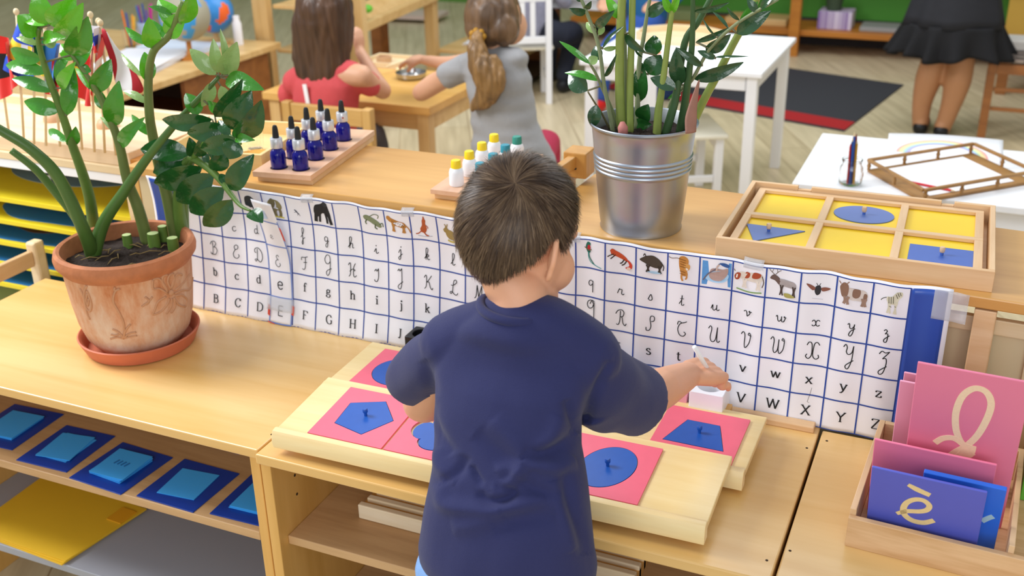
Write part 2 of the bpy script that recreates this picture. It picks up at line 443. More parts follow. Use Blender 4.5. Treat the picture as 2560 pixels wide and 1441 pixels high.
# pencil holder cubes along the chart
def cube_holder(x, y, z, s, mm, lab, group='coloured pencil holder cubes along the chart', h=None):
    t = thing('pencil_holder', lab, 'pencil holder', group); t.location = (x, y, z); h = h or s
    N = 48; vs = []; fs = []
    r = s*.36
    for i in range(N):
        a = 2*PI*i/N+PI/4; c, s2 = math.cos(a), math.sin(a); k = (s/2)/max(abs(c), abs(s2))
        if abs(abs(c)-abs(s2)) < .01: k *= .985
        for rr, zz in ((k, 0), (k, h), (r, h), (r, h*.25)): vs.append((rr*c, rr*s2, zz))
    for i in range(N):
        j = (i+1) % N
        for k in range(3): fs.append((i*4+k, j*4+k, j*4+k+1, i*4+k+1))
    fs.append(tuple(i*4 for i in range(N))); fs.append(tuple(i*4+3 for i in range(N)))
    q = MB(); q.add(vs, fs); q.build('body', mm, t, smooth='auto', bevel=.0012)
    return t
cube_holder(-.936, 1.664, HZ, .050, m_black, 'black pencil holder cube left of the boy, against the chart', h=.058)
cube_holder(-.553, 1.660, HZ, .052, mat('blue lacquer', '2E63C4', .4), 'blue pencil holder cube just behind the boy\'s right shoulder')
cube_holder(-.490, 1.660, HZ, .056, mat('plum lacquer', '5A3A5E', .4), 'plum coloured pencil holder cube behind the boy\'s forearm')
cube_holder(-.420, 1.655, HZ, .057, mat('rose lacquer', 'E9A0B0', .4), 'rose pink pencil holder cube left of the white one')
cube_holder(-.356, 1.648, HZ, .060, mat('white ceramic', 'F2F3F8', .3), 'white pencil holder cube under the boy\'s right hand', h=.068)
q = MB(); q.bar((-.72, 1.665, .625), (-.735, 1.668, .80), .009, .009); q.v = []; q.f = []; q.m = []
q.tube([(-.668, 1.64, .622), (-.655, 1.672, .785)], [.0045, .0045], 6); tag(q.build('pencil', mat('red pencil paint', 'C8202C', .35)), 'red pencil end showing above the boy\'s shoulder', 'pencil')
q = MB(); q.box((-.325, 1.668, HZ), (-.176, 1.690, HZ+.012)); tag(q.build('wooden_lath', m_beech, bevel=.002), 'thin wooden lath lying along the foot of the chart', 'lath')
q = MB(); q.box((-.329, 1.63, HZ), (-.318, 1.665, HZ+.03)); tag(q.build('wooden_block', m_side, bevel=.001), 'small wooden block right of the white pencil holder', 'block')

# ---------------------------------------------------------------- things inside the shelves
m_navy = mat('navy translucent folder', '123A96', .3, var=(.06, 8)); m_cyan = mat('light blue card', '3FA6F0', .55, var=(.03, 20))
def folder(cx, cy, w, d, rz, cards, lab, labc, slant=0):
    t = MB(); t.prism([(-w/2, -d/2), (w/2, -d/2), (w/2+slant, d/2), (-w/2+slant*.6, d/2)], 0, .0022)
    o = t.build('plastic_sleeve', m_navy, bevel=.0005); o.location = (cx, cy, .437); o.rotation_euler = (0, 0, rz)
    tag(o, lab, 'sleeve', 'navy blue sleeves on the middle shelf')
    if cards:
        c = thing('card_stack', labc, 'cards', 'light blue card stacks'); c.location = (cx, cy, .4394); c.rotation_euler = (0, 0, rz)
        for i in range(cards):
            k = MB(); a = rnd.uniform(-.05, .05)+(i == cards-1)*.06; ww, dd = w*.30, d*.31
            ca, sa = math.cos(a), math.sin(a)
            k.prism([(ca*x-sa*y+rnd.uniform(-.002, .002), sa*x+ca*y) for x, y in ((-ww, -dd), (ww, -dd), (ww, dd), (-ww, dd))], i*.0016, i*.0016+.0014)
            k.build('card', m_cyan, c)
for a in [
 (-1.775, 1.375, .135, .15, R(3), 3, 'navy plastic sleeve cut off at the left frame edge', 'light blue cards on the leftmost navy sleeve'),
 (-1.605, 1.352, .128, .142, R(2), 2, 'navy plastic sleeve second from left on the middle shelf', 'light blue cards, lopsided, on second sleeve from left'),
 (-1.448, 1.338, .135, .142, R(-3), 5, 'navy plastic sleeve third from left with thick card stack', 'thick light blue card stack with dark mark on top'),
 (-1.285, 1.340, .135, .138, R(-1), 1, 'navy plastic sleeve fourth from left on the middle shelf', 'single light blue card on fourth sleeve from left'),
 (-1.128, 1.352, .125, .142, R(2), 4, 'navy plastic sleeve at right end of the shelf by the side panel', 'fanned light blue cards at right end of the shelf'),
 (-1.63, 1.535, .12, .09, R(-4), 0, 'navy sleeve in the rear row, left one, under the counter edge', None),
 (-1.32, 1.515, .125, .09, R(-4), 0, 'navy sleeve in the rear row, right one, under the counter edge', None)]:
    folder(*a)
q = MB()
for i in range(4): q.prism([(-.016+i*.009, -.004), (-.012+i*.009, -.006), (-.010+i*.009, .008), (-.014+i*.009, .010)], 0, .0003)
o = bpy.data.objects['card_stack.002']; k = q.build('dark_mark', mat('soft blue print', '1E6FB4', .6), o); k.location = (0, 0, .0081)
m_ylf = mat('yellow cardboard folder', 'E3B62A', .5, var=(.04, 12))
t = thing('folder_stack', 'stack of yellow cardboard folders on the grey bottom shelf', 'folders')
for i in range(3):
    q = MB(); q.prism([(-1.86+.004*i, 1.275), (-1.585+.003*i, 1.262+.003*i), (-1.555+.004*i, 1.475), (-1.86, 1.49)], .2122+i*.0035, .2122+i*.0035+.003); q.build('folder', m_ylf, t)
q = MB(); q.prism([(-1.60, 1.41), (-1.56, 1.408), (-1.557, 1.455), (-1.597, 1.457)], .2228, .2252); q.build('elastic_tab', mat('amber tab', 'E0A01E', .5), t)
# grooved letter racks inside the centre unit
t = thing('grooved_rack', 'stack of pale grooved wooden strips on the centre unit\'s shelf', 'rack')
for i, dy in enumerate((0, .026, .052, .078)):
    q = MB(); q.box((-.925+.004*i, 1.372+dy, .4375), (-.40, 1.372+dy+.013, .4375+.030-.001*i)); q.build('strip', wood('pale rack', 'EFDDBE', 'E0C79C', 'x', 1.5, .45), t, bevel=.002)
q = MB(); q.box((-.925, 1.374, .4376), (-.40, 1.475, .458)); q.build('base', m_side, t)
# dark things low on the right of the centre unit
o = MB(); o.box((-.43, 1.29, .2005), (-.21, 1.60, .36)); tag(o.build('storage_box', mat('dark grey board', '4B4A50', .6), bevel=.006), 'dark grey storage box low inside the centre shelf unit', 'box')
o = MB(); o.tube(spline([(-.50, 1.30, .21), (-.485, 1.29, .27), (-.47, 1.285, .33), (-.44, 1.30, .385), (-.40, 1.34, .39)], 6), .007, 8); tag(o.build('black_strap', m_black, smooth=True), 'black strap hanging over the dark grey box', 'strap')

# ---------------------------------------------------------------- letter card box
bx = thing('card_box', 'low oak tray holding pink and blue sandpaper letter cards', 'box')
xl, yb, yt, zb = -.083, 1.372, 1.655, HZ
RBX = R(-2.5)
def rbx(p): c = Vector((xl, yb, 0)); return Matrix.Rotation(RBX, 3, 'Z')@(Vector(p)-c)+c
m_oak = wood('speckled beech', 'E2BC90', 'C2935F', 'x', 2.4, .5)
def bb(name, p0, p1, mm=m_oak, rz=RBX): 
    q = MB(); q.box(p0, p1, rz=rz, piv=(xl, yb, 0)); return q.build(name, mm, bx, bevel=.001)
bb('front_wall', (xl, yb, zb), (.36, yb+.010, zb+.05)); bb('side_wall', (xl, yb+.0102, zb), (xl+.009, yt, zb+.060), m_beech_y); bb('floor_panel', (xl+.0092, yb+.0102, zb), (.36, yt-.01, zb+.006)); bb('rear_wall', (xl+.0092, yt-.0098, zb), (.36, yt, zb+.060)); bb('divider', (.129, yb+.0102, zb+.0062), (.137, yt-.0102, zb+.062), m_beech_y); bb('side_wall', (.3602, yb, zb), (.369, yt, zb+.060), m_beech_y)
def leaning_card(name, lab, cat, x0, w, h, yb_, zb_, lean, mm, th=.004, group=None, rz=0):
    t = thing(name, lab, cat, group); t.location = rbx((x0, yb_, zb_)); t.rotation_euler = (-lean, 0, RBX)
    q = MB(); q.box((0, 0, 0), (w, th, h)); q.build('board', mm, t, bevel=.0012)
    return t
m_sand = mat('sandpaper letter', 'EFD0B0', .9, var=(.08, 300)); m_sandy = mat('yellow sandpaper letter', 'E8CF98', .9, var=(.12, 200))
m_cardpink = mat('rose card board', 'E27D9A', .5, var=(.02, 40)); m_cardpink2 = mat('pink card board', 'E8799A', .5); m_cardviolet = mat('periwinkle card board', '5A62C8', .5, var=(.03, 40)); m_cardblue = mat('bright blue card board', '2C6EE0', .45)
gp = 'pink letter cards in the tray'
for i in range(5):
    leaning_card('letter_card', ['rearmost pink letter card showing only its left edge', 'pale pink letter card edge behind the tall card', 'pink letter card edge second behind the tall card', 'pink letter card edge directly behind the tall card', 'pale lilac pink card edge behind the tall pink card'][i], 'card', -.052+.004*(i % 3)-(.004 if i == 4 else 0), .16, .185-.012*i if i < 4 else .20, 1.615-.014*i, HZ+.007, R(-9), m_cardpink if i % 2 else mat('pale pink card', 'EFA6C0', .5), group=gp)
leaning_card('letter_card', 'shorter pink letter card just behind the blue card', 'card', -.068, .165, .146, 1.468, HZ+.0065, R(-12), m_cardpink2, group=gp)
tall = leaning_card('letter_card', 'tall pink letter card with a big looped cursive letter', 'card', -.026, .146, .283, 1.500, HZ+.0065, R(-12), m_cardpink, group=gp)
vio = leaning_card('letter_card', 'violet blue letter card with an accented e in front', 'card', -.060, .15, .146, 1.406, HZ+.0065, R(-16), m_cardviolet)
blu = leaning_card('letter_card', 'bright blue letter card behind the violet card', 'card', .006, .108, .130, 1.436, HZ+.0065, R(-14), m_cardblue, th=.008)
def stroke(parent, name, pts, w, mm, y=-.0006, th=.0006, n=8, caps=True):
    """raised letter stroke: pts are (x,z[,w]) on the card face"""
    P = spline([(p[0], 0, p[1]) for p in pts], n); k = len(P); q = MB(); vs = []
    ws = [p[2] if len(p) > 2 else w for p in pts]
    for i, p in enumerate(P):
        d = (P[min(i+1, k-1)]-P[max(i-1, 0)]).normalized(); nn = Vector((-d.z, 0, d.x))
        ww = interp(i/n, list(range(len(ws))), ws)/2
        vs += [p+nn*ww+Vector((0, y, 0)), p-nn*ww+Vector((0, y, 0)), p+nn*ww, p-nn*ww]
    fs = []
    for i in range(k-1):
        a = i*4; b_ = a+4
        fs += [(a, a+1, b_+1, b_), (a, b_, b_+2, a+2), (a+1, a+3, b_+3, b_+1)]
    fs += [(0, 2, 3, 1), ((k-1)*4, (k-1)*4+1, (k-1)*4+3, (k-1)*4+2)]
    q.add(vs, fs); return q.build(name, mm, parent)
# looped cursive letter on the tall card
stroke(tall, 'cursive_letter', [(.052, 0.1070), (.066, 0.1310), (.08, 0.1490), (.092, 0.1740), (.100, 0.2090), (.101, 0.2360), (.092, 0.2540), (.077, 0.2560), (.064, 0.2390), (.059, 0.2090), (.062, 0.1790), (.070, 0.1570), (.082, 0.1420), (.090, 0.1320)], .0095, m_sand)
stroke(tall, 'cursive_letter', [(.038, 0.1420), (.048, 0.1540), (.062, 0.1580), (.075, 0.1500), (.084, 0.1400)], .009, m_sand, y=-.0008)
stroke(tall, 'cursive_letter', [(.085, 0.1520, .016), (.082, 0.1360, .02), (.072, 0.1220, .014), (.058, 0.1060, .01)], .012, m_sand, y=-.0009)
stroke(vio, 'accented_letter', [(.040, 0.0610, .006), (.053, 0.0710, .008), (.070, 0.0770, .008), (.079, 0.0840, .008), (.081, 0.0940, .008), (.073, 0.1015, .008), (.062, 0.1000, .008), (.052, 0.0900, .008), (.048, 0.0760, .009), (.051, 0.0620, .009), (.062, 0.0540, .009), (.077, 0.0550, .009), (.090, 0.0650, .008)], .008, m_sandy)
stroke(vio, 'accent', [(.050, 0.1270, .006), (.062, 0.1215, .009), (.080, 0.1155, .008)], .008, m_sandy)
stroke(blu, 'cursive_letter', [(.085, 0.0590, .008), (.092, 0.0680, .008), (.098, 0.0740, .008)], .008, mat('pale sandpaper', 'A9C9D6', .9))
q = MB(); q.box((.150, 1.58, HZ+.0065), (.30, 1.592, HZ+.16)); tag(q.build('letter_board', mat('green board', '5FAE3A', .5), bevel=.002), 'green board standing in the tray at the right frame edge', 'board')
# ---------------------------------------------------------------- alphabet chart
CW = .0577; X0 = -1.553
def chart(u, v, off=0.0):
    """u: columns 0..26 (A..Z), v: rows 0 (top) .. 5 (bottom); off: distance in front of the sheet"""
    x = X0+CW*u
    z = HZ+interp(v, [-.15, 0, 1, 2, 3, 4, 5, 5.1], [.2915, .286, .230, .173, .116, .059, .001, .0005])
    k = 1-.75*sstep(11, 17, u)
    yo = interp(v, [-.15, 0, .5, 1, 1.5, 2, 3, 4, 5, 5.1], [.008, .010, .015, .018, .0185, .017, .011, .004, -.010, -.011])
    y = 1.703-.011*sstep(12, 27, u)+yo*k
    y += .0022*math.sin(u*2.4+.6)*(1-abs(v-1.5)/4)*(1-.5*sstep(14, 18, u))+.0012*math.sin(u*5.1)
    z += (.0016*math.sin(u*1.9+.5)+.001*math.sin(u*4.3))*(1-v/5)
    return Vector((x, y-off, z))
ch = thing('alphabet_chart', 'long laminated alphabet chart with animal pictures propped against the bookcases', 'chart')
def sheet(name, u0, u1, v0, v1, mm, off, nu, nv, parent, fn=chart, th=.0006):
    q = MB(); vs = []; fs = []
    for s_ in (0, 1):
        for i in range(nu+1):
            for j in range(nv+1):
                vs.append(fn(lerp(u0, u1, i/nu), lerp(v0, v1, j/nv), off-s_*th))
    n1 = (nu+1)*(nv+1)
    for i in range(nu):
        for j in range(nv):
            a = i*(nv+1)+j; b_ = a+nv+1
            fs.append((a, a+1, b_+1, b_)); fs.append((n1+a, n1+b_, n1+b_+1, n1+a+1))
    for i in range(nu):
        a = i*(nv+1); b_ = a+nv+1; fs.append((a, b_, n1+b_, n1+a)); a += nv; b_ += nv; fs.append((a, n1+a, n1+b_, b_))
    for j in range(nv):
        a = j; fs.append((a, n1+a, n1+a+1, a+1)); a = nu*(nv+1)+j; fs.append((a, a+1, n1+a+1, n1+a))
    q.add(vs, fs); return q.build(name, mm, parent, smooth=True)
m_lam = mat('laminated white sheet', 'F1F1F8', .22, var=(.012, 9))
m_panelblue = mat('chart blue panel', '2B4FA8', .25, var=(.04, 12))
m_gridblue = mat('chart grid blue', '27489C', .4)
m_ink = mat('printed ink', '1A1A1E', .6)
sheet('sheet', -1.1, 27.08, -.15, 5.08, m_lam, 0, 240, 24, ch)
sheet('end_panel', -1.0, -.04, -.02, 5.0, m_panelblue, .0006, 10, 24, ch)
sheet('end_panel', 26.02, 26.95, .0, 4.98, m_panelblue, .0006, 10, 24, ch)
gq = MB()
def gline(u0, v0, u1, v1, w=.046, off=.0005, q=None, fn=chart):
    q = q or gq; n = max(2, int(abs(u1-u0)*6+abs(v1-v0)*5)); vs = []
    hz = abs(u1-u0) > abs(v1-v0)
    for i in range(n+1):
        u = lerp(u0, u1, i/n); v = lerp(v0, v1, i/n)
        if hz: vs += [fn(u, v-w/2, off), fn(u, v+w/2, off)]
        else: vs += [fn(u-w/2, v, off), fn(u+w/2, v, off)]
    q.add(vs, [(i*2, i*2+1, i*2+3, i*2+2) for i in range(n)])
for v in range(6): gline(0, v, 26, v)
for u in range(27): gline(u, 0, u, 5)
gq.build('grid_lines', m_gridblue, ch)

SER = {
'b': "l14,68 14,2|s14,38 24,46 36,44 42,24 36,3 24,0 14,6|l5,67 14,68", 'c': "s38,34 30,45 18,43 8,24 15,4 28,0 40,8",
'd': "l36,68 36,1 46,2|s36,38 26,46 12,42 6,22 14,2 26,0 36,8|l27,67 36,68", 'f': "s40,62 34,70 24,68 20,56|l20,58 20,1|h20,1,11|l8,44 34,44",
'g': "s34,40 24,46 12,40 10,28 18,20 28,20 36,30 34,40|s14,22 8,14 14,8 34,6 40,-4 30,-16 12,-16 4,-8 12,2|l32,42 44,44",
'h': "l14,68 14,1|h14,1,9|s14,34 26,46 38,42 40,30|l40,30 40,1|h40,1,9|l5,67 14,68", 'i': "l20,44 20,1|h20,1,10|l9,43 20,44|d20,62",
'j': "l20,44 20,-8|s20,-6 16,-18 4,-18|l10,43 20,44|d20,62", 'k': "l14,68 14,1|h14,1,9|l40,43 14,20|l22,27 42,1|h42,1,8|h38,44,8|l5,67 14,68",
'r': "l14,44 14,1|h14,1,10|s14,32 22,44 34,43|l4,43 14,44", 's': "s34,36 26,46 12,42 10,32 22,24 34,16 34,4 20,-1 8,6", 't': "l18,60 18,8|s18,8 24,-1 34,4|l6,44 32,44",
'v': "l6,44 24,1 42,44|h6,44,7|h42,44,7", 'w': "l4,44 18,1 32,42 46,1 60,44|h4,44,6|h32,44,5|h60,44,6", 'x': "l6,44 40,1|l38,44 6,1|h6,44,7|h40,44,6|h6,1,6|h40,1,7",
'y': "l6,44 24,2|l42,44 22,-8 12,-18 4,-16|h6,44,7|h42,44,7", 'z': "l8,34 8,44 40,44 8,1 40,1 42,12",
'B': "l12,70 12,0|s12,70 34,70 44,60 40,42 12,38|s12,38 40,37 50,20 42,3 12,0|h10,70,7|h10,0,7", 'C': "s54,52 46,68 28,70 10,52 8,24 22,2 42,0 56,16|l55,68 55,52",
'D': "l12,70 12,0|s12,70 36,70 56,56 60,34 54,12 34,0 12,0|h10,70,7|h10,0,7", 'F': "l12,70 12,0|l5,70 50,70 50,56|l12,37 38,37|h12,0,10",
'G': "s54,54 46,68 28,70 10,52 8,24 22,2 44,0 56,8|l56,4 56,30|h54,30,10", 'H': "l12,70 12,0|l52,70 52,0|l12,36 52,36|h12,70,9|h12,0,9|h52,70,9|h52,0,9",
'I': "l20,70 20,0|h20,70,11|h20,0,11", 'J': "l24,70 24,14|s24,14 18,-2 6,2|h24,70,11", 'V': "l4,70 30,0 58,70|h4,70,9|h58,70,8", 'W': "l2,70 22,0 42,68 62,0 82,70|h2,70,8|h42,70,6|h82,70,8",
'X': "l6,70 56,0|l54,70 6,0|h6,70,9|h54,70,8|h6,0,8|h56,0,9", 'Y': "l4,70 30,34 56,70|l30,34 30,0|h4,70,8|h56,70,8|h30,0,10", 'Z': "l8,58 8,70 52,70 8,0 52,0 54,14"}
CUL = {'c': "s38,34 28,40 14,32 12,12 24,0 42,10", 'd': "s36,34 22,40 10,26 12,6 24,0 36,14|s38,74 36,30 38,4 48,6", 'e': "s6,10 24,16 34,30 26,40 14,32 12,12 24,0 42,10",
'f': "s4,10 24,40 36,76 28,90 20,76 20,20 22,-30 16,-46 12,-30 24,-2 42,12", 'g': "s36,34 22,40 10,26 12,6 24,2 36,16 38,36 36,-10 30,-40 18,-40 20,-20 46,10",
'h': "s4,8 26,46 34,80 24,90 18,70 16,0|s16,14 28,38 38,34 38,6 50,6", 'i': "s4,10 20,38 20,8 28,0 40,10|d22,60", 'j': "s4,10 22,38 20,-24 10,-42 4,-26 36,6|d26,58",
'k': "s4,8 26,46 34,80 24,90 18,70 16,0|s16,16 30,40 38,30 24,20 20,20|s24,20 34,2 48,8", 'l': "s4,6 28,46 34,80 24,90 18,70 18,10 28,0 42,12",
'q': "s36,34 22,40 10,26 12,6 24,2 36,16|l38,38 38,-46", 'r': "s4,8 16,40 22,36 34,36 32,10 40,0 50,8", 's': "s4,6 20,42 28,26 30,8 18,0 8,6", 't': "s4,8 20,38 22,70|s22,70 20,8 28,0 38,8|l10,46 34,46",
'u': "s4,10 14,38 16,8 24,0 38,14 40,38|s40,38 40,8 48,0 58,8", 'v': "s2,30 12,38 20,28 24,0|s24,0 40,20 38,38 34,34 40,30 52,34", 'w': "s2,30 10,38 14,10 22,0 34,14 36,36|s36,36 38,4 50,2 58,24 54,38 52,32 66,32",
'x': "s4,30 14,40 24,28 26,10 14,0 4,8|s50,34 38,40 28,28 28,10 38,0 50,8", 'y': "s4,30 14,38 18,12 28,6 40,20 44,38|s44,38 38,-20 26,-44 16,-36 26,-10 50,10", 'z': "s6,30 16,40 24,30 14,10|s14,10 28,14 30,-10 26,-40 14,-44 12,-26 40,4"}
CUU = {'B': "s20,84 22,40 18,4 8,2 4,16|s2,66 14,86 36,90 46,76 36,56 26,50|s26,50 44,50 54,30 44,6 24,0 12,8", 'C': "s22,58 16,76 28,90 42,82 38,64 22,56 8,30 14,6 34,0 48,16 42,28",
'D': "s24,84 22,20 12,0 4,10 20,14 44,-2 60,26 54,66 30,90 6,80 4,60 16,58", 'E': "s40,78 28,90 16,76 26,56 34,52|s34,52 14,48 4,24 16,2 34,0 46,16 40,28", 'F': "s4,60 6,78 26,80 52,88|s34,80 32,20 22,0 8,4|l18,46 46,50",
'G': "s46,70 40,88 20,88 6,60 14,36 32,34 44,50|s46,74 46,30 40,-20 24,-44 14,-28 24,-10 56,8", 'H': "s4,74 12,88 18,80 16,20 6,2|s50,88 38,60 36,14 44,0 56,12|s12,34 30,50 46,44 40,38", 'I': "s4,66 14,80 20,68 30,86|s30,86 30,30 20,2 6,4 4,14",
'J': "s4,66 14,80 20,68 32,86|s32,86 32,0 24,-42 10,-44 8,-26 40,4", 'K': "s4,70 14,86 20,76 18,20 6,2|s54,88 36,60 24,44 36,46 46,14 58,2 62,14", 'L': "s8,56 22,56 46,76 42,92 28,84 22,50 18,16 8,2 2,10 14,16 34,0 50,2 56,14",
'M': "s0,4 10,20 16,86|s16,86 26,10|s26,10 44,86|s44,86 46,10 56,0 66,12", 'P': "s28,86 26,30 18,2 6,4|s2,66 14,86 36,92 48,76 42,54 26,50", 'Q': "s42,72 30,90 10,80 6,56 18,40 36,48 44,70|s22,66 34,90 48,84|l46,80 46,-44",
'R': "s28,86 26,30 18,2 6,4|s2,66 14,86 36,92 48,76 42,54 26,50|s26,50 38,46 44,14 56,0 64,14", 'S': "s30,56 46,64 46,86 30,90 24,70 30,30 22,4 6,2 4,20", 'T': "s6,66 12,86 34,80 56,90|s44,84 20,72 9,40 20,8 40,2 52,18 42,28",
'U': "s2,74 12,90 20,74 14,24 24,0 42,14 50,86|s50,86 50,12 58,0 66,10", 'V': "s2,74 12,90 22,74 22,20 28,0 46,30 52,74 44,90 40,78 56,74", 'W': "s2,74 12,90 20,70 18,20 26,0 40,20 44,80|s44,80 44,20 52,0 68,26 72,74 64,90 60,78 74,76",
'X': "s4,74 14,92 28,80 30,20 16,-2 2,10 8,24|s66,78 54,92 40,80 36,20 50,-2 66,8 62,24", 'Y': "s2,74 12,90 20,74 18,50 28,36 44,48 50,86|s50,86 48,10 36,-40 24,-44 22,-26 56,6", 'Z': "s2,70 14,88 30,82 50,90|s50,90 20,46|s20,46 36,50 40,20 30,-30 14,-42 10,-24 44,8"}
def glyph(q, spec, u0, v0, s, thin, thick, fn=chart, off=.0012):
    """u0,v0: baseline start in cell units; s: size of 100 glyph units in cells"""
    wid = 0
    def rib(P):
        k = len(P); vs = []
        for i, p in enumerate(P):
            d = P[min(i+1, k-1)]-P[max(i-1, 0)]
            if d.length < 1e-9: d = Vector((1, 0, 0))
            d.normalize(); w = (thin+(thick-thin)*abs(d.y))/2; nn = Vector((-d.y, d.x, 0))
            for sg in (1, -1):
                a = p+nn*w*sg; vs.append(fn(u0+a.x*s/100, v0-a.y*s/100, off))
        q.add(vs, [(i*2, i*2+1, i*2+3, i*2+2) for i in range(k-1)])
    for st in spec.split('|'):
        c = st[0]; b_ = st[1:]
        if c in 'sl':
            P = [Vector((float(a.split(',')[0]), float(a.split(',')[1]), 0)) for a in b_.split()]
            if c == 's': rib(spline(P, 6))
            else:
                for i in range(len(P)-1): rib([P[i], P[i+1]])
        elif c == 'h':
            x, y, w = [float(a) for a in b_.split(',')]; rib([Vector((x-w, y, 0)), Vector((x+w, y, 0))])
        elif c == 'd':
            x, y = [float(a) for a in b_.split(',')]; r = thick*.8
            q.add([fn(u0+(x+r*math.cos(t*PI/4))*s/100, v0-(y+r*math.sin(t*PI/4))*s/100, off) for t in range(8)], [tuple(range(8))])
ABC = 'ABCDEFGHIJKLMNOPQRSTUVWXYZ'
for row, (tab, up, s, thin, thick, nm) in enumerate(((CUL, 0, .48, 4.4, 6, 'cursive_letter'), (CUU, 1, .58, 4.2, 5, 'cursive_capital'), (SER, 0, .46, 5, 10, 'printed_letter'), (SER, 1, .44, 5, 11, 'printed_capital'))):
    for i, c in enumerate(ABC):
        if c == 'E': continue
        key = c if up else c.lower()
        if key not in tab: continue
        q = MB(); hid = (30 if tab is SER else 26) if not up else 34
        w = {'W': 46, 'w': 36, 'I': 20, 'i': 22, 'j': 20, 'M': 34, 'X': 36}.get(key, 28)
        base = {0: .72, 1: .78, 2: .62, 3: .66}[row]
        if row == 1 and key in 'GJYZQ': base = .62
        if row == 0 and key in 'gjyzqf': base = .6
        glyph(q, tab[key], i+.54-w*s/100, row+1+base, s, thin, thick)
        if row in (0, 1) : pass
        q.build(nm, m_ink, ch)
# animal pictures: layered printed shapes in cell coordinates 0..100
PM = {}
def pmat(h):
    if h not in PM: PM[h] = mat('print '+h, h, .45, var=(.12, 180))
    return PM[h]
def picture(col, shapes):
    q = MB(); ms = []
    for k, (h, kind, data) in enumerate(shapes):
        if h not in ms: ms.append(h)
        off = .0006+.00014*k; mi = ms.index(h)
        P = [tuple(float(z) for z in a.split(',')) for a in data.split()]
        if kind == 'b':
            S = spline([(x, y, 0) for x, y in P], 5, True)
            q.add([chart(col+p.x/100, 1-p.y/100, off) for p in S], [tuple(range(len(S)))], mi)
        elif kind == 'p':
            q.add([chart(col+x/100, 1-y/100, off) for x, y in P], [tuple(range(len(P)))], mi)
        else:
            w = float(kind[1:]); S = spline([(x, y, 0) for x, y in P], 5); vs = []
            for i, p in enumerate(S):
                d = (S[min(i+1, len(S)-1)]-S[max(i-1, 0)]).normalized()
                for sg in (1, -1): vs.append(chart(col+(p.x-d.y*w/2*sg)/100, 1-(p.y+d.x*w/2*sg)/100, off))
            q.add(vs, [(i*2, i*2+1, i*2+3, i*2+2) for i in range(len(S)-1)], mi)
    return q.build('animal_picture', [pmat(h) for h in ms], ch)
def legs(h, xs, top, bot, w=6, bend=3): return [(h, 'l%g' % w, '%g,%g %g,%g %g,%g' % (x, top, x+bend*(-1)**i, (top+bot)/2, x, bot)) for i, x in enumerate(xs)]
picture(3, [('1C2E38', 'b', '20,40 24,70 48,78 66,62 60,40 44,30 34,34'), ('1C2E38', 'b', '50,40 70,44 76,20 60,14')])
picture(4, [('8C8052', 'b', '22,60 40,80 70,76 82,56 74,40 44,38'), ('6E6440', 'b', '30,70 44,84 58,70 50,50 34,50')]+legs('7A6E48', (40, 56, 72), 44, 10, 11)+[('8C8052', 'l6', '40,60 34,40 38,20'), ('D8C84E', 'l5', '30,8 56,12 86,10')])
picture(5, [('4A4A58', 'l4', '30,52 40,42 48,36'), ('4A4A58', 'l1.6', '28,40 40,44 52,30'), ('4A4A58', 'l1.6', '36,52 42,42 42,30')])
picture(6, [('1F242A', 'b', '14,50 22,78 44,86 58,92 74,88 80,66 84,40 74,34 64,46 50,50 38,40 26,34'), ('1F242A', 'l14', '24,56 20,30 18,14'), ('1F242A', 'l13', '76,50 80,26 84,10'), ('1F242A', 'l9', '38,44 36,28 34,14'), ('2C3238', 'b', '56,92 64,98 76,92 72,80 60,80'), ('1F242A', 'l9', '62,50 66,30 66,12')])
picture(8, [('7E8A6A', 'b', '16,66 30,74 52,66 74,50 84,34 76,28 58,36 36,50 20,54'), ('5E6A50', 'l5', '30,56 22,44 26,36'), ('5E6A50', 'l5', '62,42 58,28 66,22'), ('5E6A50', 'l4', '76,40 88,46 90,32'), ('6A7656', 'l3', '40,68 60,80 76,76 72,64')])
picture(9, [('B9803E', 'b', '14,62 20,74 34,72 56,66 76,62 84,48 74,40 52,44 34,48 24,56'), ('B9803E', 'b', '8,70 12,80 24,78 26,66 16,62')]+legs('B9803E', (30, 38, 70, 78), 52, 22, 7)+[('B9803E', 'l4', '80,54 92,40 98,24')]+[('5A3818', 'b', '%g,%g %g,%g %g,%g' % (x, y, x+3, y+2, x+2, y-3)) for x, y in ((30, 62), (38, 60), (46, 60), (54, 58), (62, 56), (70, 54), (42, 52), (58, 50), (66, 48), (74, 48))])
picture(10, [('B4562F', 'b', '44,74 50,82 58,76 56,62 60,44 52,28 38,30 34,42 42,56'), ('B4562F', 'l4', '38,34 26,24 16,22'), ('B4562F', 'l5', '46,32 56,20 66,18'), ('B4562F', 'l3', '56,58 64,52 64,46'), ('B4562F', 'b', '48,80 52,92 56,78'), ('A8A8B4', 'l2', '24,16 50,14 80,20')])
picture(11, [('A08850', 'b', '30,48 40,58 58,54 72,38 66,22 44,22 32,34'), ('A08850', 'b', '22,56 32,66 42,58 36,46 26,46'), ('A08850', 'l4', '34,60 38,74 40,80'), ('A08850', 'l4', '30,60 32,72 28,78'), ('C8B45A', 'l7', '36,18 52,14 70,18'), ('5E5028', 'b', '60,40 70,34 64,26')])
picture(16, [('1E6A5A', 'b', '34,78 40,92 50,88 48,74 50,58 42,54 36,64'), ('C0242E', 'b', '40,78 46,82 50,72 46,62 40,66'), ('1E6A5A', 'l3', '44,58 46,40 56,24 64,14'), ('3A9A9A', 'l2.4', '42,56 44,36 54,20 78,10 88,8'), ('7A5A3A', 'l3', '30,74 42,66 54,66')])
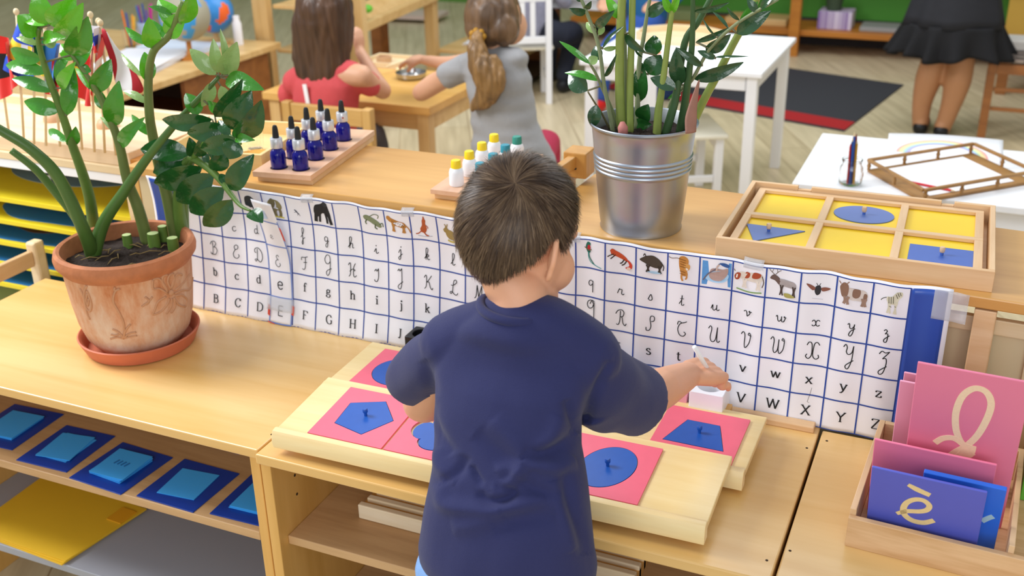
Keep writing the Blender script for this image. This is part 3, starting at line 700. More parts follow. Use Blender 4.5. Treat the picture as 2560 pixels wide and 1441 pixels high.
picture(17, [('C8502A', 'b', '18,70 26,80 40,76 60,64 72,52 70,44 56,50 38,58 24,62'), ('C8502A', 'b', '16,74 22,84 32,80 30,70'), ('D0402A', 'b', '68,50 78,48 88,36 86,22 74,18 66,22 78,30 76,40'), ('3A2A22', 'l3.5', '28,66 16,60 8,54'), ('3A2A22', 'l3.5', '34,64 24,54 18,48'), ('3A2A22', 'l4', '62,50 54,38 48,36'), ('3A2A22', 'l4', '70,46 62,34 54,30'), ('E8C8B8', 'b', '74,26 84,24 78,16 70,18')])
picture(18, [('4A4238', 'b', '12,62 24,74 34,80 54,84 74,72 84,54 78,44 60,42 40,48 28,54'), ('3A332C', 'l3', '24,78 28,86 32,76')]+legs('3A332C', (34, 44, 70, 80), 50, 24, 6, 5)+[('2E2822', 'l3', '78,66 88,50 86,36'), ('A8CDE8', 'b', '36,26 60,22 80,26 60,30')])
picture(19, [('C98A42', 'b', '38,90 54,94 66,80 62,50 64,30 48,28 40,46 36,70'), ('D9A058', 'b', '54,70 70,66 68,50 54,48'), ('C98A42', 'l6', '46,34 46,20 50,10'), ('C98A42', 'l5', '60,36 62,24 58,16'), ('6A4A22', 'l2', '40,84 30,86 14,84 4,88')]+[('7A4A1E', 'l1.8', '%g,%g %g,%g' % (40, y, 58, y-4)) for y in (84, 76, 68, 60, 44, 36)]+[('F2EADC', 'b', '58,56 66,54 62,48')])
picture(20, [('5A9AD8', 'p', '8,10 96,10 96,90 8,90'), ('A8D0F0', 'b', '20,30 50,20 80,26 88,50 60,60 30,50'), ('B49890', 'b', '30,40 34,62 48,68 70,66 86,70 84,48 66,28 42,28'), ('6A6472', 'l4', '12,24 28,48 50,66 60,84'), ('C8B0A4', 'l5', '52,58 54,74 60,80'), ('2E5A9A', 'b', '60,86 76,88 90,82 86,74 70,78')])
picture(21, [('DDD2C6', 'b', '18,52 22,70 44,74 70,78 88,74 90,56 76,46 50,46 30,48'), ('A84A2C', 'b', '34,54 40,74 52,72 48,56'), ('A84A2C', 'b', '58,60 64,78 84,76 82,64 70,58'), ('A84A2C', 'b', '6,54 14,66 24,64 20,46 10,42'), ('F4F0E8', 'l4', '14,60 12,48')]+legs('E2D8CC', (32, 42, 74, 84), 52, 20, 6)+[('5A4A3A', 'l2.5', '88,70 94,50 90,32'), ('7AA05A', 'l4', '14,14 50,10 90,14'), ('6A5A4A', 'l2', '8,70 4,76')])
picture(22, [('A8A0A0', 'b', '32,62 44,68 64,66 82,62 88,50 80,42 56,44 40,44'), ('6A5650', 'b', '14,74 22,80 34,74 42,62 38,48 26,60 12,66')]+legs('4A3E3A', (42, 50, 78, 86), 48, 14, 4.5)+[('6A5A4A', 'l1.8', '24,80 14,90 8,98'), ('6A5A4A', 'l1.8', '26,80 34,90 42,96'), ('6A5A4A', 'l1.4', '16,88 20,98'), ('6A5A4A', 'l1.4', '32,88 30,99'), ('A8A05A', 'b', '54,22 70,24 86,14 60,10')])
picture(23, [('2A2C34', 'b', '44,58 54,60 58,48 56,34 48,28 42,36 40,48'), ('8A5648', 'b', '42,52 30,62 16,66 24,54 36,44'), ('8A5648', 'b', '58,52 70,56 84,54 76,46 62,42'), ('2A2C34', 'l1.6', '48,60 44,68'), ('2A2C34', 'l1.6', '52,60 56,68'), ('D0D0D8', 'l2', '36,18 66,16')])
picture(24, [('D6CCC4', 'b', '24,62 36,72 60,72 80,68 88,52 82,36 60,34 38,36'), ('8A6A58', 'b', '10,72 20,86 32,80 34,60 30,42 18,40 12,56'), ('8A6A58', 'b', '46,48 48,70 66,70 66,50 56,42'), ('8A6A58', 'b', '76,44 78,60 86,56 84,40')]+legs('9A7E6E', (24, 36, 74, 84), 44, 18, 8)+[('9A7E6E', 'l3', '12,80 6,88'), ('9A7E6E', 'l3', '28,84 34,92')])
picture(25, [('D8D4BC', 'b', '40,64 52,66 64,82 78,84 80,72 72,60 66,44 50,42 40,50')]+legs('D8D4BC', (44, 52, 62, 68), 50, 12, 5)+[('4A4A3A', 'l2', '38,62 28,56 24,50')]+[('4A4A3A', 'l1.6', '%g,%g %g,%g' % a) for a in ((44, 64, 46, 44), (50, 66, 52, 44), (56, 68, 58, 46), (62, 76, 68, 64), (66, 82, 72, 70), (72, 84, 76, 74), (48, 36, 54, 34), (62, 38, 66, 36))])
# hand-drawn pen mark between the printed x and X
q = MB(); glyph(q, 's34,40 30,10 22,-30 20,-40 30,-44', 23.42, 3.98, .6, 1.2, 1.6, off=.0022); q.build('pen_mark', m_ink, ch)
# transparent tape tabs along the chart's top edge
m_tape = mat('clear tape', 'E4E8EE', .15, alpha=.32)
for u, w in ((5.95, .5), (9.95, .45), (15.9, .5), (21.6, .6)):
    sheet('tape', u-w/2, u+w/2, -.32, .12, m_tape, .0012, 4, 4, ch, fn=lambda u_, v_, o_: chart(u_, max(v_, -.15), o_)+Vector((0, .008*max(0, (-.15-v_)/.17), .005*max(0, (-.15-v_)/.17))))
sheet('tape', 26.6, 27.5, -.05, .9, m_tape, .0014, 8, 8, ch, fn=lambda u_, v_, o_: chart(u_, v_, o_+.006*max(0, u_-27)*math.sin(u_*9+v_*7)))
# taped strip with e/E curling off the chart
st = thing('letter_strip', 'taped white paper strip with e and E curling off the chart', 'paper strip')
def strip(u, v, off=0):
    p = chart(4+u*1.0, v, .003)
    k = sstep(2.6, .0, v)
    p.y -= off+.018*k+.012*u*sstep(3, 1, v); p.x += -.012*k+.001*math.sin(v*2); return p
sheet('paper', .0, 1.0, .15, 4.98, m_lam, 0, 6, 40, st, fn=strip)
q = MB()
for v in (1, 2, 3, 4, 4.97): gline(0, v, 1, v, q=q, fn=strip)
gline(.03, .9, .03, 4.97, q=q, fn=strip); gline(.98, .9, .98, 4.97, q=q, fn=strip)
q.build('grid_lines', mat('faded grid blue', '6A86CC', .4), st)
for spec, v, s, a, b_ in ((CUL['e'], 1.7, .42, 3, 4), (CUU['E'], 2.8, .5, 4, 5), ("l10,24 40,24|s40,24 38,40 24,46 10,36 8,18 16,2 30,0 40,8", 3.66, .62, 6, 7), ("l14,70 14,0|l14,70 50,70|l14,36 46,36|l14,0 52,0", 4.66, .52, 6, 7)):
    q = MB(); glyph(q, spec, .36, v, s, a, b_, fn=strip, off=.0014); q.build('letter', m_ink, st)
q = MB(); q.add([strip(.2, .5, .0012), strip(.55, .55, .0012), strip(.6, .85, .0012), strip(.3, .9, .0012)], [(0, 1, 2, 3)]); q.build('animal_picture', mat('pale blue print', 'BFD4F0', .5), st)
q = MB()
for a in ((-.05, 4.3, .05, 4.75), (.3, 4.95, -.1, 5.02), (.98, 4.2, 1.08, 4.55)): q.add([strip(a[0], a[1], .002), strip(a[2], a[1]+.05, .002), strip(a[2], a[3], .002), strip(a[0], a[3]-.06, .002)], [(0, 1, 2, 3)])
for k in range(3): pass
m_redt = mat('red tape', 'D8503A', .4)
for i, a in enumerate(((-.05, 4.3, .05, 4.75), (-.02, 4.93, .3, 5.03), (.98, 4.2, 1.08, 4.6), (.99, 1.1, 1.06, 1.7))):
    q = MB(); q.add([strip(a[0], a[1], .002), strip(a[2], a[1]+.05, .002), strip(a[2], a[3], .002), strip(a[0], a[3]-.06, .002)], [(0, 1, 2, 3)]); q.build('red_tape', m_redt, st)
sheet('clear_tape', -.1, 1.05, 4.0, 4.5, m_tape, .0016, 6, 4, st, fn=lambda u_, v_, o_: strip(u_, v_, o_+.001))
# ---------------------------------------------------------------- pots and plants
def surf_hit(px, py, cx, cy, prof, off=.0):
    """first hit of the sight line with a surface of revolution (profile r(z)) standing at cx,cy"""
    d = ray(px, py).normalized(); zs = [p[1] for p in prof]; rs = [p[0] for p in prof]
    t = 1.0
    while t < 4:
        p = CAM+d*t; r = math.hypot(p.x-cx, p.y-cy)
        if zs[0] <= p.z <= zs[-1] and r <= interp(p.z, zs, rs)+off: return p
        t += .0015
    return None
m_terra = mat('weathered terracotta', 'C48A66', .8, bump=(.35, 60))
nt = m_terra.node_tree; L_ = nt.links.new; bs = nt.nodes['Principled BSDF']
tc = nt.nodes.new('ShaderNodeTexCoord'); mp = nt.nodes.new('ShaderNodeMapping'); mp.inputs['Scale'].default_value = (26, 26, 9); L_(tc.outputs['Object'], mp.inputs[0])
n = nt.nodes.new('ShaderNodeTexNoise'); n.inputs['Scale'].default_value = 1; n.inputs['Detail'].default_value = 8; n.inputs['Roughness'].default_value = .65; L_(mp.outputs[0], n.inputs['Vector'])
sx = nt.nodes.new('ShaderNodeSeparateXYZ'); L_(tc.outputs['Object'], sx.inputs[0])
mr = nt.nodes.new('ShaderNodeMapRange'); mr.inputs[1].default_value = .0; mr.inputs[2].default_value = .21; mr.inputs[3].default_value = .13; mr.inputs[4].default_value = -.02; L_(sx.outputs[2], mr.inputs[0])
ad = nt.nodes.new('ShaderNodeMath'); L_(n.outputs['Fac'], ad.inputs[0]); L_(mr.outputs[0], ad.inputs[1])
cr = nt.nodes.new('ShaderNodeValToRGB'); cr.color_ramp.elements[0].position = .36; cr.color_ramp.elements[0].color = lin('B97347'); cr.color_ramp.elements[1].position = .74; cr.color_ramp.elements[1].color = lin('D8BCA4')
e = cr.color_ramp.elements.new(.5); e.color = lin('CB9672')
L_(ad.outputs[0], cr.inputs[0]); L_(cr.outputs[0], bs.inputs['Base Color'])
m_rim = mat('damp terracotta', 'B5714A', .75, var=(.3, 40), bump=(.3, 90)); m_saucer = mat('orange terracotta', 'C96F4E', .6, var=(.15, 25), bump=(.1, 60))
m_soil = mat('potting soil', '2B1E16', .95, var=(.6, 120), bump=(1, 150))
PCX, PCY = -1.515, 1.515
PZ0 = HZ+.0065
prof_pot = [(.070, 0), (.086, .007), (.102, .030), (.1125, .065), (.1185, .11), (.124, .176), (.130, .184), (.1355, .192), (.137, .202), (.134, .213), (.128, .217), (.122, .2145), (.119, .205), (.113, .13), (.107, .10)]
t = thing('plant_pot', 'weathered terracotta pot with flower relief, leafy plant growing, on the left counter', 'potted plant'); t.location = (PCX, PCY, PZ0)
pot_root = t
q = MB(); q.lathe(prof_pot[:6], n=64); q.lathe
q = MB(); q.lathe(prof_pot, n=64, ms=[0]*5+[1]*9); q.build('pot', [m_terra, m_rim], t, smooth='auto')
q = MB(); N = 40; vs = [(0, 0, .188)]; fs = []
for k in range(1, 9):
    for j in range(N):
        r = .1185*k/8; a = 2*PI*j/N; vs.append((r*math.cos(a), r*math.sin(a), .188+rnd.uniform(-.004, .005)-.004*(k/8)**2))
for j in range(N): fs.append((0, 1+j, 1+(j+1) % N))
for k in range(7):
    for j in range(N): a = 1+k*N+j; b_ = 1+k*N+(j+1) % N; fs.append((a, b_, b_+N, a+N))
q.add(vs, fs); q.build('soil', m_soil, t, smooth=True)
# raised relief on the pot
Zp = [(r, z+PZ0) for r, z in prof_pot[:6]]
def zc(s_): return [(float(a.split(',')[0])*.4025, 380+float(a.split(',')[1])*.4025) for a in s_.split()]
rel = ["1058,850 1040,810 1048,770 1072,755", "1058,850 1075,800 1100,760 1128,765", "1072,755 1080,800 1062,848", "1040,880 990,850 950,850 930,780", "1040,870 1010,820 1000,770 1040,765", "930,780 950,770 1000,800 1040,860", "1085,860 1130,820 1170,770 1180,760", "1080,880 1130,860 1180,850 1195,780", "1085,895 1130,890 1160,920 1150,960", "1075,905 1110,950 1150,960", "1030,900 980,930 960,980 950,1010 1000,990 1040,940 1050,910", "1065,910 1060,960 1030,1005", "1075,905 1085,960 1060,1000", "745,850 715,870 705,930 735,990 765,1050 772,1100 768,1160", "715,840 712,860 745,850", "768,1160 740,1120 700,1100", "768,1160 750,1130 720,1140 690,1135", "768,1160 780,1110 810,1070", "768,1160 800,1130 845,1120", "768,1160 800,1150 850,1140", "768,1160 730,1150 690,1160", "540,830 525,880 535,960 560,990 570,950 555,890 540,860", "545,880 538,920 548,955 552,910", "500,850 520,900 540,990 560,1040", "880,960 920,930 945,900", "900,900 925,925 905,950"]
q = MB()
for s_ in rel:
    P = [surf_hit(x, y, PCX, PCY, Zp) for x, y in zc(s_)]
    P = [p for p in P if p]
    if len(P) > 1:
        S = spline(P, 4); SS = []
        for p in S:
            r = interp(p.z, [z for _, z in Zp], [r for r, _ in Zp]); a = math.atan2(p.y-PCY, p.x-PCX); SS.append(Vector((r*math.cos(a), r*math.sin(a), p.z-PZ0)))
        q.tube(SS, .0023, 6)
p = surf_hit(427, 732, PCX, PCY, Zp)-Vector((PCX, PCY, PZ0)); q.ell(p, (.006, .006, .007), 12, 8)
q.build('flower_relief', mat('relief clay', 'C08E6A', .8, var=(.15, 60)), t, smooth=True)
sc_ = MB(); sc_.lathe([(.100, 0), (.108, .003), (.1185, .026), (.1215, .033), (.1185, .0345), (.113, .030), (.104, .0062), (0, .0058)], (PCX, PCY, HZ), 64)
tag(sc_.build('pot_saucer', m_saucer, smooth='auto'), 'shallow terracotta saucer under the weathered plant pot', 'saucer')

m_stem = mat('plant stem', '5C7A34', .4, var=(.35, 25)); m_stem2 = mat('brownish plant stem', '6F6A4C', .45, var=(.3, 30))
m_cut = mat('cut stem end', 'B9C98A', .6, var=(.15, 60))
def leafmat(name, c, rough=.2):
    m = mat(name, c, rough, var=(.3, 22), coat=.5, bump=(.5, 70)); m.node_tree.nodes['Principled BSDF'].inputs['Coat Roughness'].default_value = .12; return m
LM = [leafmat('dark glossy leaf', '1C5020'), leafmat('mid green leaf', '3F8A22'), leafmat('fresh green leaf', '5DB020'), leafmat('pale green leaf', '8AA860', .4), leafmat('deep leaf', '2A4F2E')]
def px2m(p, n): return n*(p-CAM).length/F_PX
def stem(parent, pts, r, z0, y1, mm=None, leaves=(), seed=0, k=.0, names=('stem', 'foliage')):
    """pts in photo pixels from the soil upward; leaves: (bx,by,tx,ty,width,material)"""
    mm = mm or m_stem; org = parent.location
    b_ = PZ(pts[0][0], pts[0][1], z0); n = len(pts); P = [b_]
    for i, (x, y) in enumerate(pts[1:], 1): P.append(PY(x, y, lerp(b_.y, y1, (i/(n-1)))))
    S = spline(P, 5); rr = [px2m(p, lerp(r[0], r[1], i/(len(S)-1))) for i, p in enumerate(S)]
    q = MB(); q.tube([p-org for p in S], rr, 10); so = q.build(names[0], [mm], parent, smooth=True)
    if leaves:
        q = MB(); g = random.Random(seed+11); used = []
        for (bx, by, tx, ty, w, mi) in leaves:
            # depth of the nearest stem point in view
            best = min(S, key=lambda p: ((lambda u_: (u_[0]-bx)**2+(u_[1]-by)**2)(proj(p))))
            B = PY(bx, by, best.y-.0); T = PY(tx, ty, best.y+g.uniform(-.028, .022)); 
            leaf(q, B-org, T-org, px2m(B, w)*1.04, roll=g.uniform(-.55, .55), m=LMI(mi, used))
            if (B-best).length > .006: q.tube([best-org, B-org], [.0022, .0018], 5, LMI(9, used))
        q.build(names[1], [LMX[i] for i in used], so, smooth=True)
    return so
LMX = LM+[None]*5; LMX[9] = m_stem2
def LMI(i, used):
    if i not in used: used.append(i)
    return used.index(i)
def proj(p):
    d = p-CAM; z = d.dot(_f); return (1280+F_PX*d.dot(_r2)/z, 720.5-F_PX*d.dot(_u2)/z)
_lm = None
def leaf(q, B, T, w, roll=0., m=0, arch=.12, fold=.16):
    return _lm(q, B, T, w, roll, m, arch, fold)
# the leaf helper works relative to the plant, so shift the eye point too
def with_org(org):
    global _lm
    def f(q, B, T, w, roll=0., m=0, arch=.12, fold=.24):
        d = T-B; L_ = d.length; d = d.normalized(); toc = (CAM-org-(B+T)/2).normalized()
        sd = d.cross(toc).normalized(); nn = sd.cross(d).normalized()
        rm = Matrix.Rotation(roll, 3, d); sd = rm@sd; nn = rm@nn
        n1, n2 = 9, 6; vs = []
        for i in range(n1+1):
            s = i/n1; ww = w/2*(math.sin(PI*s**.85)**.72*(1.02-.12*s)) if 0 < s < 1 else w*.03
            c = B+d*L_*s+nn*(arch*L_*math.sin(PI*s)-arch*.4*L_*s)
            for j in range(n2+1):
                e_ = (j/n2-.5)*2
                vs.append(c+sd*ww*e_+nn*(abs(e_)**1.05*fold*ww*1.4+.03*ww*math.sin(e_*7+s*14)))
        fs = []
        for i in range(n1):
            for j in range(n2): a = i*(n2+1)+j; fs.append((a, a+1, a+n2+2, a+n2+1))
        q.add(vs, fs, m)
    _lm = f
with_org(pot_root.location)
zs_ = PZ0+.183
m_stemd = mat('deep green stem', '48682C', .35, var=(.3, 14)); m_stemb = mat('olive plant stem', '66753C', .45, var=(.35, 12))
stem(pot_root, [(232, 640), (215, 590), (150, 450), (80, 375), (0, 325), (-70, 285)], (17, 10), zs_, 1.36, m_stemd, seed=1)
stem(pot_root, [(225, 620), (190, 545), (130, 470), (85, 420), (28, 376)], (12, 8), zs_, 1.44, m_stemd, seed=2)
stem(pot_root, [(237, 590), (225, 500), (205, 430), (180, 360), (150, 270), (120, 190), (97, 110), (98, 70)], (14, 5), zs_, 1.50, seed=3, leaves=[
 (98, 88, 45, 38, 56, 2), (122, 62, 58, 42, 40, 2), (118, 62, 92, -22, 52, 2), (125, 62, 188, -2, 58, 2), (145, 98, 206, 12, 48, 2), (176, 138, 220, 46, 56, 1), (108, 98, 160, 92, 30, 2), (112, 112, 140, 98, 30, 3),
 (95, 112, 40, 93, 18, 3), (105, 147, 22, 125, 38, 1), (118, 183, 10, 160, 34, 1), (137, 228, 28, 195, 32, 1), (152, 275, 58, 254, 40, 1), (152, 220, 185, 158, 30, 2), (168, 288, 184, 168, 38, 1), (172, 355, 118, 322, 22, 1), (174, 366, 190, 318, 30, 1)])
stem(pot_root, [(370, 610), (345, 520), (318, 450), (298, 360), (272, 290), (240, 225), (210, 180), (165, 118)], (15, 4), zs_, 1.52, m_stemb, seed=4, leaves=[
 (140, 200, 178, 125, 26, 1), (186, 150, 150, 110, 30, 2), (190, 165, 230, 105, 42, 1), (232, 230, 277, 150, 44, 1), (222, 222, 190, 168, 24, 2), (283, 314, 296, 206, 48, 1), (262, 275, 243, 222, 28, 1), (300, 366, 357, 296, 34, 1), (283, 330, 250, 290, 14, 3), (200, 172, 228, 178, 24, 1)])
stem(pot_root, [(232, 645), (258, 560), (310, 480), (365, 400), (430, 320), (500, 243), (548, 192)], (17, 5), zs_, 1.60, m_stemd, seed=5, leaves=[
 (540, 187, 474, 122, 38, 3), (545, 182, 533, 98, 30, 3), (556, 186, 592, 108, 48, 3), (572, 188, 552, 74, 20, 3), (566, 198, 655, 222, 46, 1), (530, 205, 506, 268, 34, 3), (552, 215, 566, 268, 30, 3), (492, 290, 466, 232, 46, 1), (520, 262, 560, 268, 30, 1)])
stem(pot_root, [(440, 600), (420, 500), (402, 430), (385, 355), (374, 290), (371, 200), (383, 130), (425, 85), (457, 5)], (15, 7), zs_, 1.56, m_stemb, seed=6, leaves=[
 (368, 258, 307, 226, 20, 3), (357, 192, 300, 132, 14, 3), (370, 205, 362, 130, 38, 2), (378, 110, 310, 68, 22, 1), (385, 122, 372, 46, 44, 2), (428, 96, 366, 46, 24, 1), (420, 92, 462, 28, 46, 2), (438, 76, 398, -4, 54, 2), (455, 60, 480, -24, 44, 2), (430, 36, 372, 15, 16, 1), (388, 340, 325, 286, 24, 1)])
stem(pot_root, [(455, 598), (448, 520), (452, 450), (475, 398), (510, 412), (548, 447), (578, 487), (602, 515), (626, 527)], (17, 3), zs_, 1.53, seed=7, leaves=[
 (475, 385, 348, 372, 56, 0), (505, 418, 382, 462, 60, 0), (535, 436, 438, 506, 62, 0), (560, 470, 472, 534, 60, 0), (580, 500, 508, 568, 58, 0), (575, 474, 632, 388, 54, 0), (536, 428, 558, 372, 48, 0), (516, 414, 506, 374, 20, 0), (626, 528, 656, 556, 40, 0), (566, 462, 550, 434, 22, 0), (465, 400, 380, 432, 44, 0)])
stem(pot_root, [(462, 590), (462, 500), (470, 430), (500, 370), (545, 335), (585, 345), (602, 360)], (11, 3), zs_, 1.50, seed=8, leaves=[
 (537, 292, 606, 202, 42, 0), (575, 322, 627, 230, 66, 0), (592, 346, 654, 256, 66, 0), (530, 298, 402, 302, 46, 0), (562, 316, 466, 336, 48, 0), (590, 345, 500, 374, 50, 0), (588, 346, 634, 350, 24, 1), (590, 352, 572, 398, 52, 0), (520, 350, 530, 396, 34, 0), (500, 392, 500, 348, 30, 0), (482, 392, 474, 345, 32, 0), (576, 340, 545, 300, 26, 0)])
# cut stubs on the soil
for (x, y, h, r) in ((322, 622, 36, 11), (388, 622, 40, 14), (436, 632, 38, 13), (412, 610, 46, 11)):
    b_ = PZ(x, y, zs_)-pot_root.location; hh = h*2.28/F_PX
    q = MB(); q.lathe([(r*2.25/F_PX, -.01), (r*2.25/F_PX*1.05, hh*.5), (r*2.25/F_PX, hh)], b_, 14, ms=[0, 0, 0]); q.lathe([(0, hh+.0004), (r*2.2/F_PX*.96, hh+.0003)], b_, 14, m=1); q.build('stem_stub', [m_stem, m_cut], pot_root, smooth='auto')
q = MB()
for i in range(26):
    a = rnd.uniform(0, 2*PI); r = rnd.uniform(.01, .1); c = Vector((r*math.cos(a), r*math.sin(a), .191)); dd = Vector((rnd.uniform(-1, 1), rnd.uniform(-1, 1), rnd.uniform(-.1, .3)))*.016
    q.tube([c-dd, c+Vector((0, 0, .004)), c+dd], [.0008, .0013, .0007], 5)
tag(q.build('soil_litter', mat('dry litter', '8A7448', .9, var=(.4, 80)), pot_root), None, None, kind='stuff')

# galvanised bucket
BCX, BCY = -.541, 1.812
m_zinc = mat('galvanised steel', 'B6BECA', .36, metal=1, var=(.04, 50), bump=(.02, 60))
m_zincin = mat('galvanised inside', '8B8F92', .5, metal=.7)
t = thing('metal_bucket', 'galvanised metal bucket pot with a tall glossy plant on the bookcase', 'potted plant'); t.location = (BCX, BCY, HB2)
bprof = [(.0745, 0), (.0755, .003), (.0742, .007)]
for z in (.02, .05, .08, .11): bprof.append((.0745+.019*z/.197, z))
for z in (.116, .124, .132, .140):
    r = .0745+.019*z/.197; bprof += [(r, z-.004), (r+.0018, z-.002), (r+.0022, z), (r+.0018, z+.002), (r, z+.004)]
for z in (.15, .17, .19): bprof.append((.0745+.019*z/.197, z))
bprof += [(.0955, .194), (.0972, .196), (.0972, .199), (.0955, .2005), (.0938, .199)]
q = MB(); q.lathe(bprof, n=72); q.f.pop(); q.m.pop(); q.lathe([(.0938, .199), (.0880, .17), (.0850, .14), (.0, .14)], n=72, m=1); q.f.pop(); q.m.pop(); q.build('bucket', [m_zinc, m_zincin], t, smooth='auto')
q = MB(); N = 36; vs = [(0, 0, .176)]; fs = []
for k in range(1, 8):
    for j in range(N): r = .0878*k/7; a = 2*PI*j/N; vs.append((r*math.cos(a), r*math.sin(a), .176+rnd.uniform(-.004, .004)))
for j in range(N): fs.append((0, 1+j, 1+(j+1) % N))
for k in range(6):
    for j in range(N): a = 1+k*N+j; b_ = 1+k*N+(j+1) % N; fs.append((a, b_, b_+N, a+N))
q.add(vs, fs); q.build('soil', m_soil, t, smooth=True)
bk = t; with_org(bk.location); zs_ = HB2+.172; Yb = BCY
m_st3 = mat('grey green stem', '7F8A66', .4, var=(.2, 30)); m_st4 = mat('light green stem', '8A9A4E', .4, var=(.2, 30)); m_st5 = mat('dark green stem', '3F5E38', .4, var=(.2, 30))
stem(bk, [(1533, 332), (1522, 270), (1510, 212), (1497, 117), (1467, 32), (1440, -30)], (6, 4), zs_, 1.78, m_st3, seed=21, leaves=[
 (1465, 32, 1424, 22, 20, 4), (1463, 22, 1478, 4, 16, 4), (1452, 4, 1440, -14, 16, 4), (1490, 68, 1534, 28, 24, 4), (1490, 84, 1465, 55, 20, 3), (1496, 88, 1508, 58, 18, 3), (1507, 120, 1556, 66, 11, 4), (1500, 150, 1488, 114, 32, 4), (1512, 192, 1541, 138, 13, 4), (1508, 122, 1545, 118, 13, 3)])
stem(bk, [(1544, 322), (1530, 275), (1503, 215), (1490, 185), (1475, 160)], (5, 3), zs_, 1.76, m_st3, seed=22, leaves=[
 (1475, 160, 1398, 102, 16, 1), (1472, 160, 1494, 142, 24, 3), (1500, 202, 1411, 180, 20, 1), (1469, 227, 1421, 180, 50, 4)])
stem(bk, [(1525, 325), (1505, 285), (1490, 262), (1470, 230)], (3, 2), zs_, 1.74, m_stem2, seed=23, leaves=[(1492, 262, 1481, 320, 34, 4)])
stem(bk, [(1556, 330), (1551, 260), (1549, 200), (1550, 100), (1555, 0), (1560, -70)], (13, 9), zs_, 1.78, m_st4, seed=24, leaves=[(1543, 46, 1516, -8, 26, 2)])
stem(bk, [(1576, 335), (1575, 230), (1577, 150), (1580, 60), (1582, -60)], (9, 8), zs_, 1.80, m_st4, seed=25, leaves=[(1562, 86, 1612, 131, 24, 4), (1585, 120, 1607, 145, 6, 4)])
stem(bk, [(1568, 320), (1564, 220), (1562, 120), (1558, 30), (1555, -40)], (6, 5), zs_, 1.84, m_st3, seed=26)
stem(bk, [(1592, 325), (1595, 230), (1599, 150), (1608, 100), (1617, 40), (1628, -20)], (7, 4), zs_, 1.84, m_st3, seed=27, leaves=[
 (1618, 40, 1672, 4, 30, 4), (1640, 138, 1634, 88, 48, 0), (1622, 186, 1652, 138, 52, 0), (1603, 252, 1604, 158, 44, 0), (1604, 302, 1620, 262, 42, 0), (1588, 308, 1628, 312, 30, 0)])
stem(bk, [(1642, 338), (1646, 280), (1653, 235), (1663, 160), (1678, 45), (1690, -20)], (11, 5), zs_, 1.80, m_st4, seed=28, leaves=[(1678, 32, 1656, -14, 20, 2), (1680, 32, 1700, -14, 18, 2), (1690, 222, 1626, 194, 34, 4)])
stem(bk, [(1700, 332), (1712, 260), (1720, 200), (1729, 125), (1732, 50), (1732, -30)], (11, 5), zs_, 1.80, m_st5, seed=29, leaves=[(1735, 28, 1822, 8, 15, 4), (1700, 212, 1690, 122, 40, 4)])
stem(bk, [(1663, 336), (1680, 280), (1690, 240), (1712, 107), (1745, 55), (1780, -10)], (11, 7), zs_, 1.83, m_st5, seed=30)
stem(bk, [(1725, 322), (1745, 280), (1765, 240), (1795, 185), (1832, 112), (1872, 40), (1900, -20)], (11, 8), zs_, 1.86, m_st4, seed=31)
stem(bk, [(1665, 300), (1680, 250), (1705, 222), (1730, 200), (1775, 122), (1845, 57), (1945, -2)], (5, 4), zs_, 1.76, m_st3, seed=32, leaves=[
 (1728, 198, 1662, 154, 28, 4), (1755, 166, 1690, 119, 20, 4), (1736, 198, 1858, 158, 34, 4), (1790, 146, 1744, 127, 18, 4), (1788, 143, 1868, 141, 6, 4), (1765, 128, 1826, 88, 34, 4), (1740, 105, 1830, 68, 15, 4), (1790, 92, 1755, 45, 6, 4), (1822, 72, 1782, 28, 9, 4), (1848, 50, 1817, 19, 11, 4), (1842, 84, 1926, 28, 38, 4), (1850, 60, 1895, 4, 24, 1), (1892, 30, 1868, -4, 20, 4), (1902, 24, 1935, -12, 20, 4), (1702, 236, 1670, 246, 15, 1)])
# papery sheaths
q = MB(); P = [PY(x, y, 1.77)-bk.location for x, y in ((1727, 332), (1728, 290), (1738, 240), (1748, 200))]
q.tube(spline(P, 5), [px2m(P[0]+bk.location, w) for w in np.interp(np.linspace(0, 1, 16), [0, .3, .7, 1], [15, 17, 8, 1.5])], 8, flat=.4); q.build('papery_sheath', mat('papery sheath', '9C7264', .8, var=(.2, 50)), bk, smooth=True)
q = MB(); P = [PY(x, y, 1.773)-bk.location for x, y in ((1558, 340), (1557, 318), (1556, 305))]
q.tube(P, [.0085, .0092, .004], 10); q.build('pink_sheath', mat('pink sheath', 'C98078', .6), bk, smooth=True)

# ---------------------------------------------------------------- dropper bottles on their block
m_cobalt = mat('cobalt glass', '1A1A9C', .06, trans=.55, ior=1.45); m_rub = mat('black rubber', '1E2022', .55); m_alu = mat('brushed white collar', 'D9DBE2', .3, metal=.4)
bl = thing('bottle_block', 'flat wooden block with drilled holes carrying the blue dropper bottles', 'wooden block'); bl.location = (-1.284, 1.746, .92); bl.rotation_euler = (0, 0, R(8.0))
q = MB(); q.box((-.062, .004, 0), (.062, .335, .012)); q.build('base_slab', m_beech, bl, bevel=.001)
q = MB(); q.box((-.067, -.006, .0122), (.064, .337, .024)); q.build('top_slab', wood('rosy beech', 'E3B998', 'D5A585', 'y', 1.6, .28), bl, bevel=.001)
dr = thing('dropper_bottle', 'cobalt blue dropper bottle, front left of the block', 'bottle', 'cobalt blue dropper bottles on the wooden block')
q = MB(); q.lathe([(.0150, 0), (.0162, .002), (.0162, .028), (.0150, .034), (.0105, .040), (.0088, .0425), (.0088, .047)], n=28); q.build('glass_bottle', m_cobalt, dr, smooth='auto')
q = MB(); q.lathe([(.0122, .043), (.0125, .0435), (.0125, .0625), (.0118, .0635), (.0070, .0637)], n=28); q.build('collar', m_alu, dr, smooth='auto')
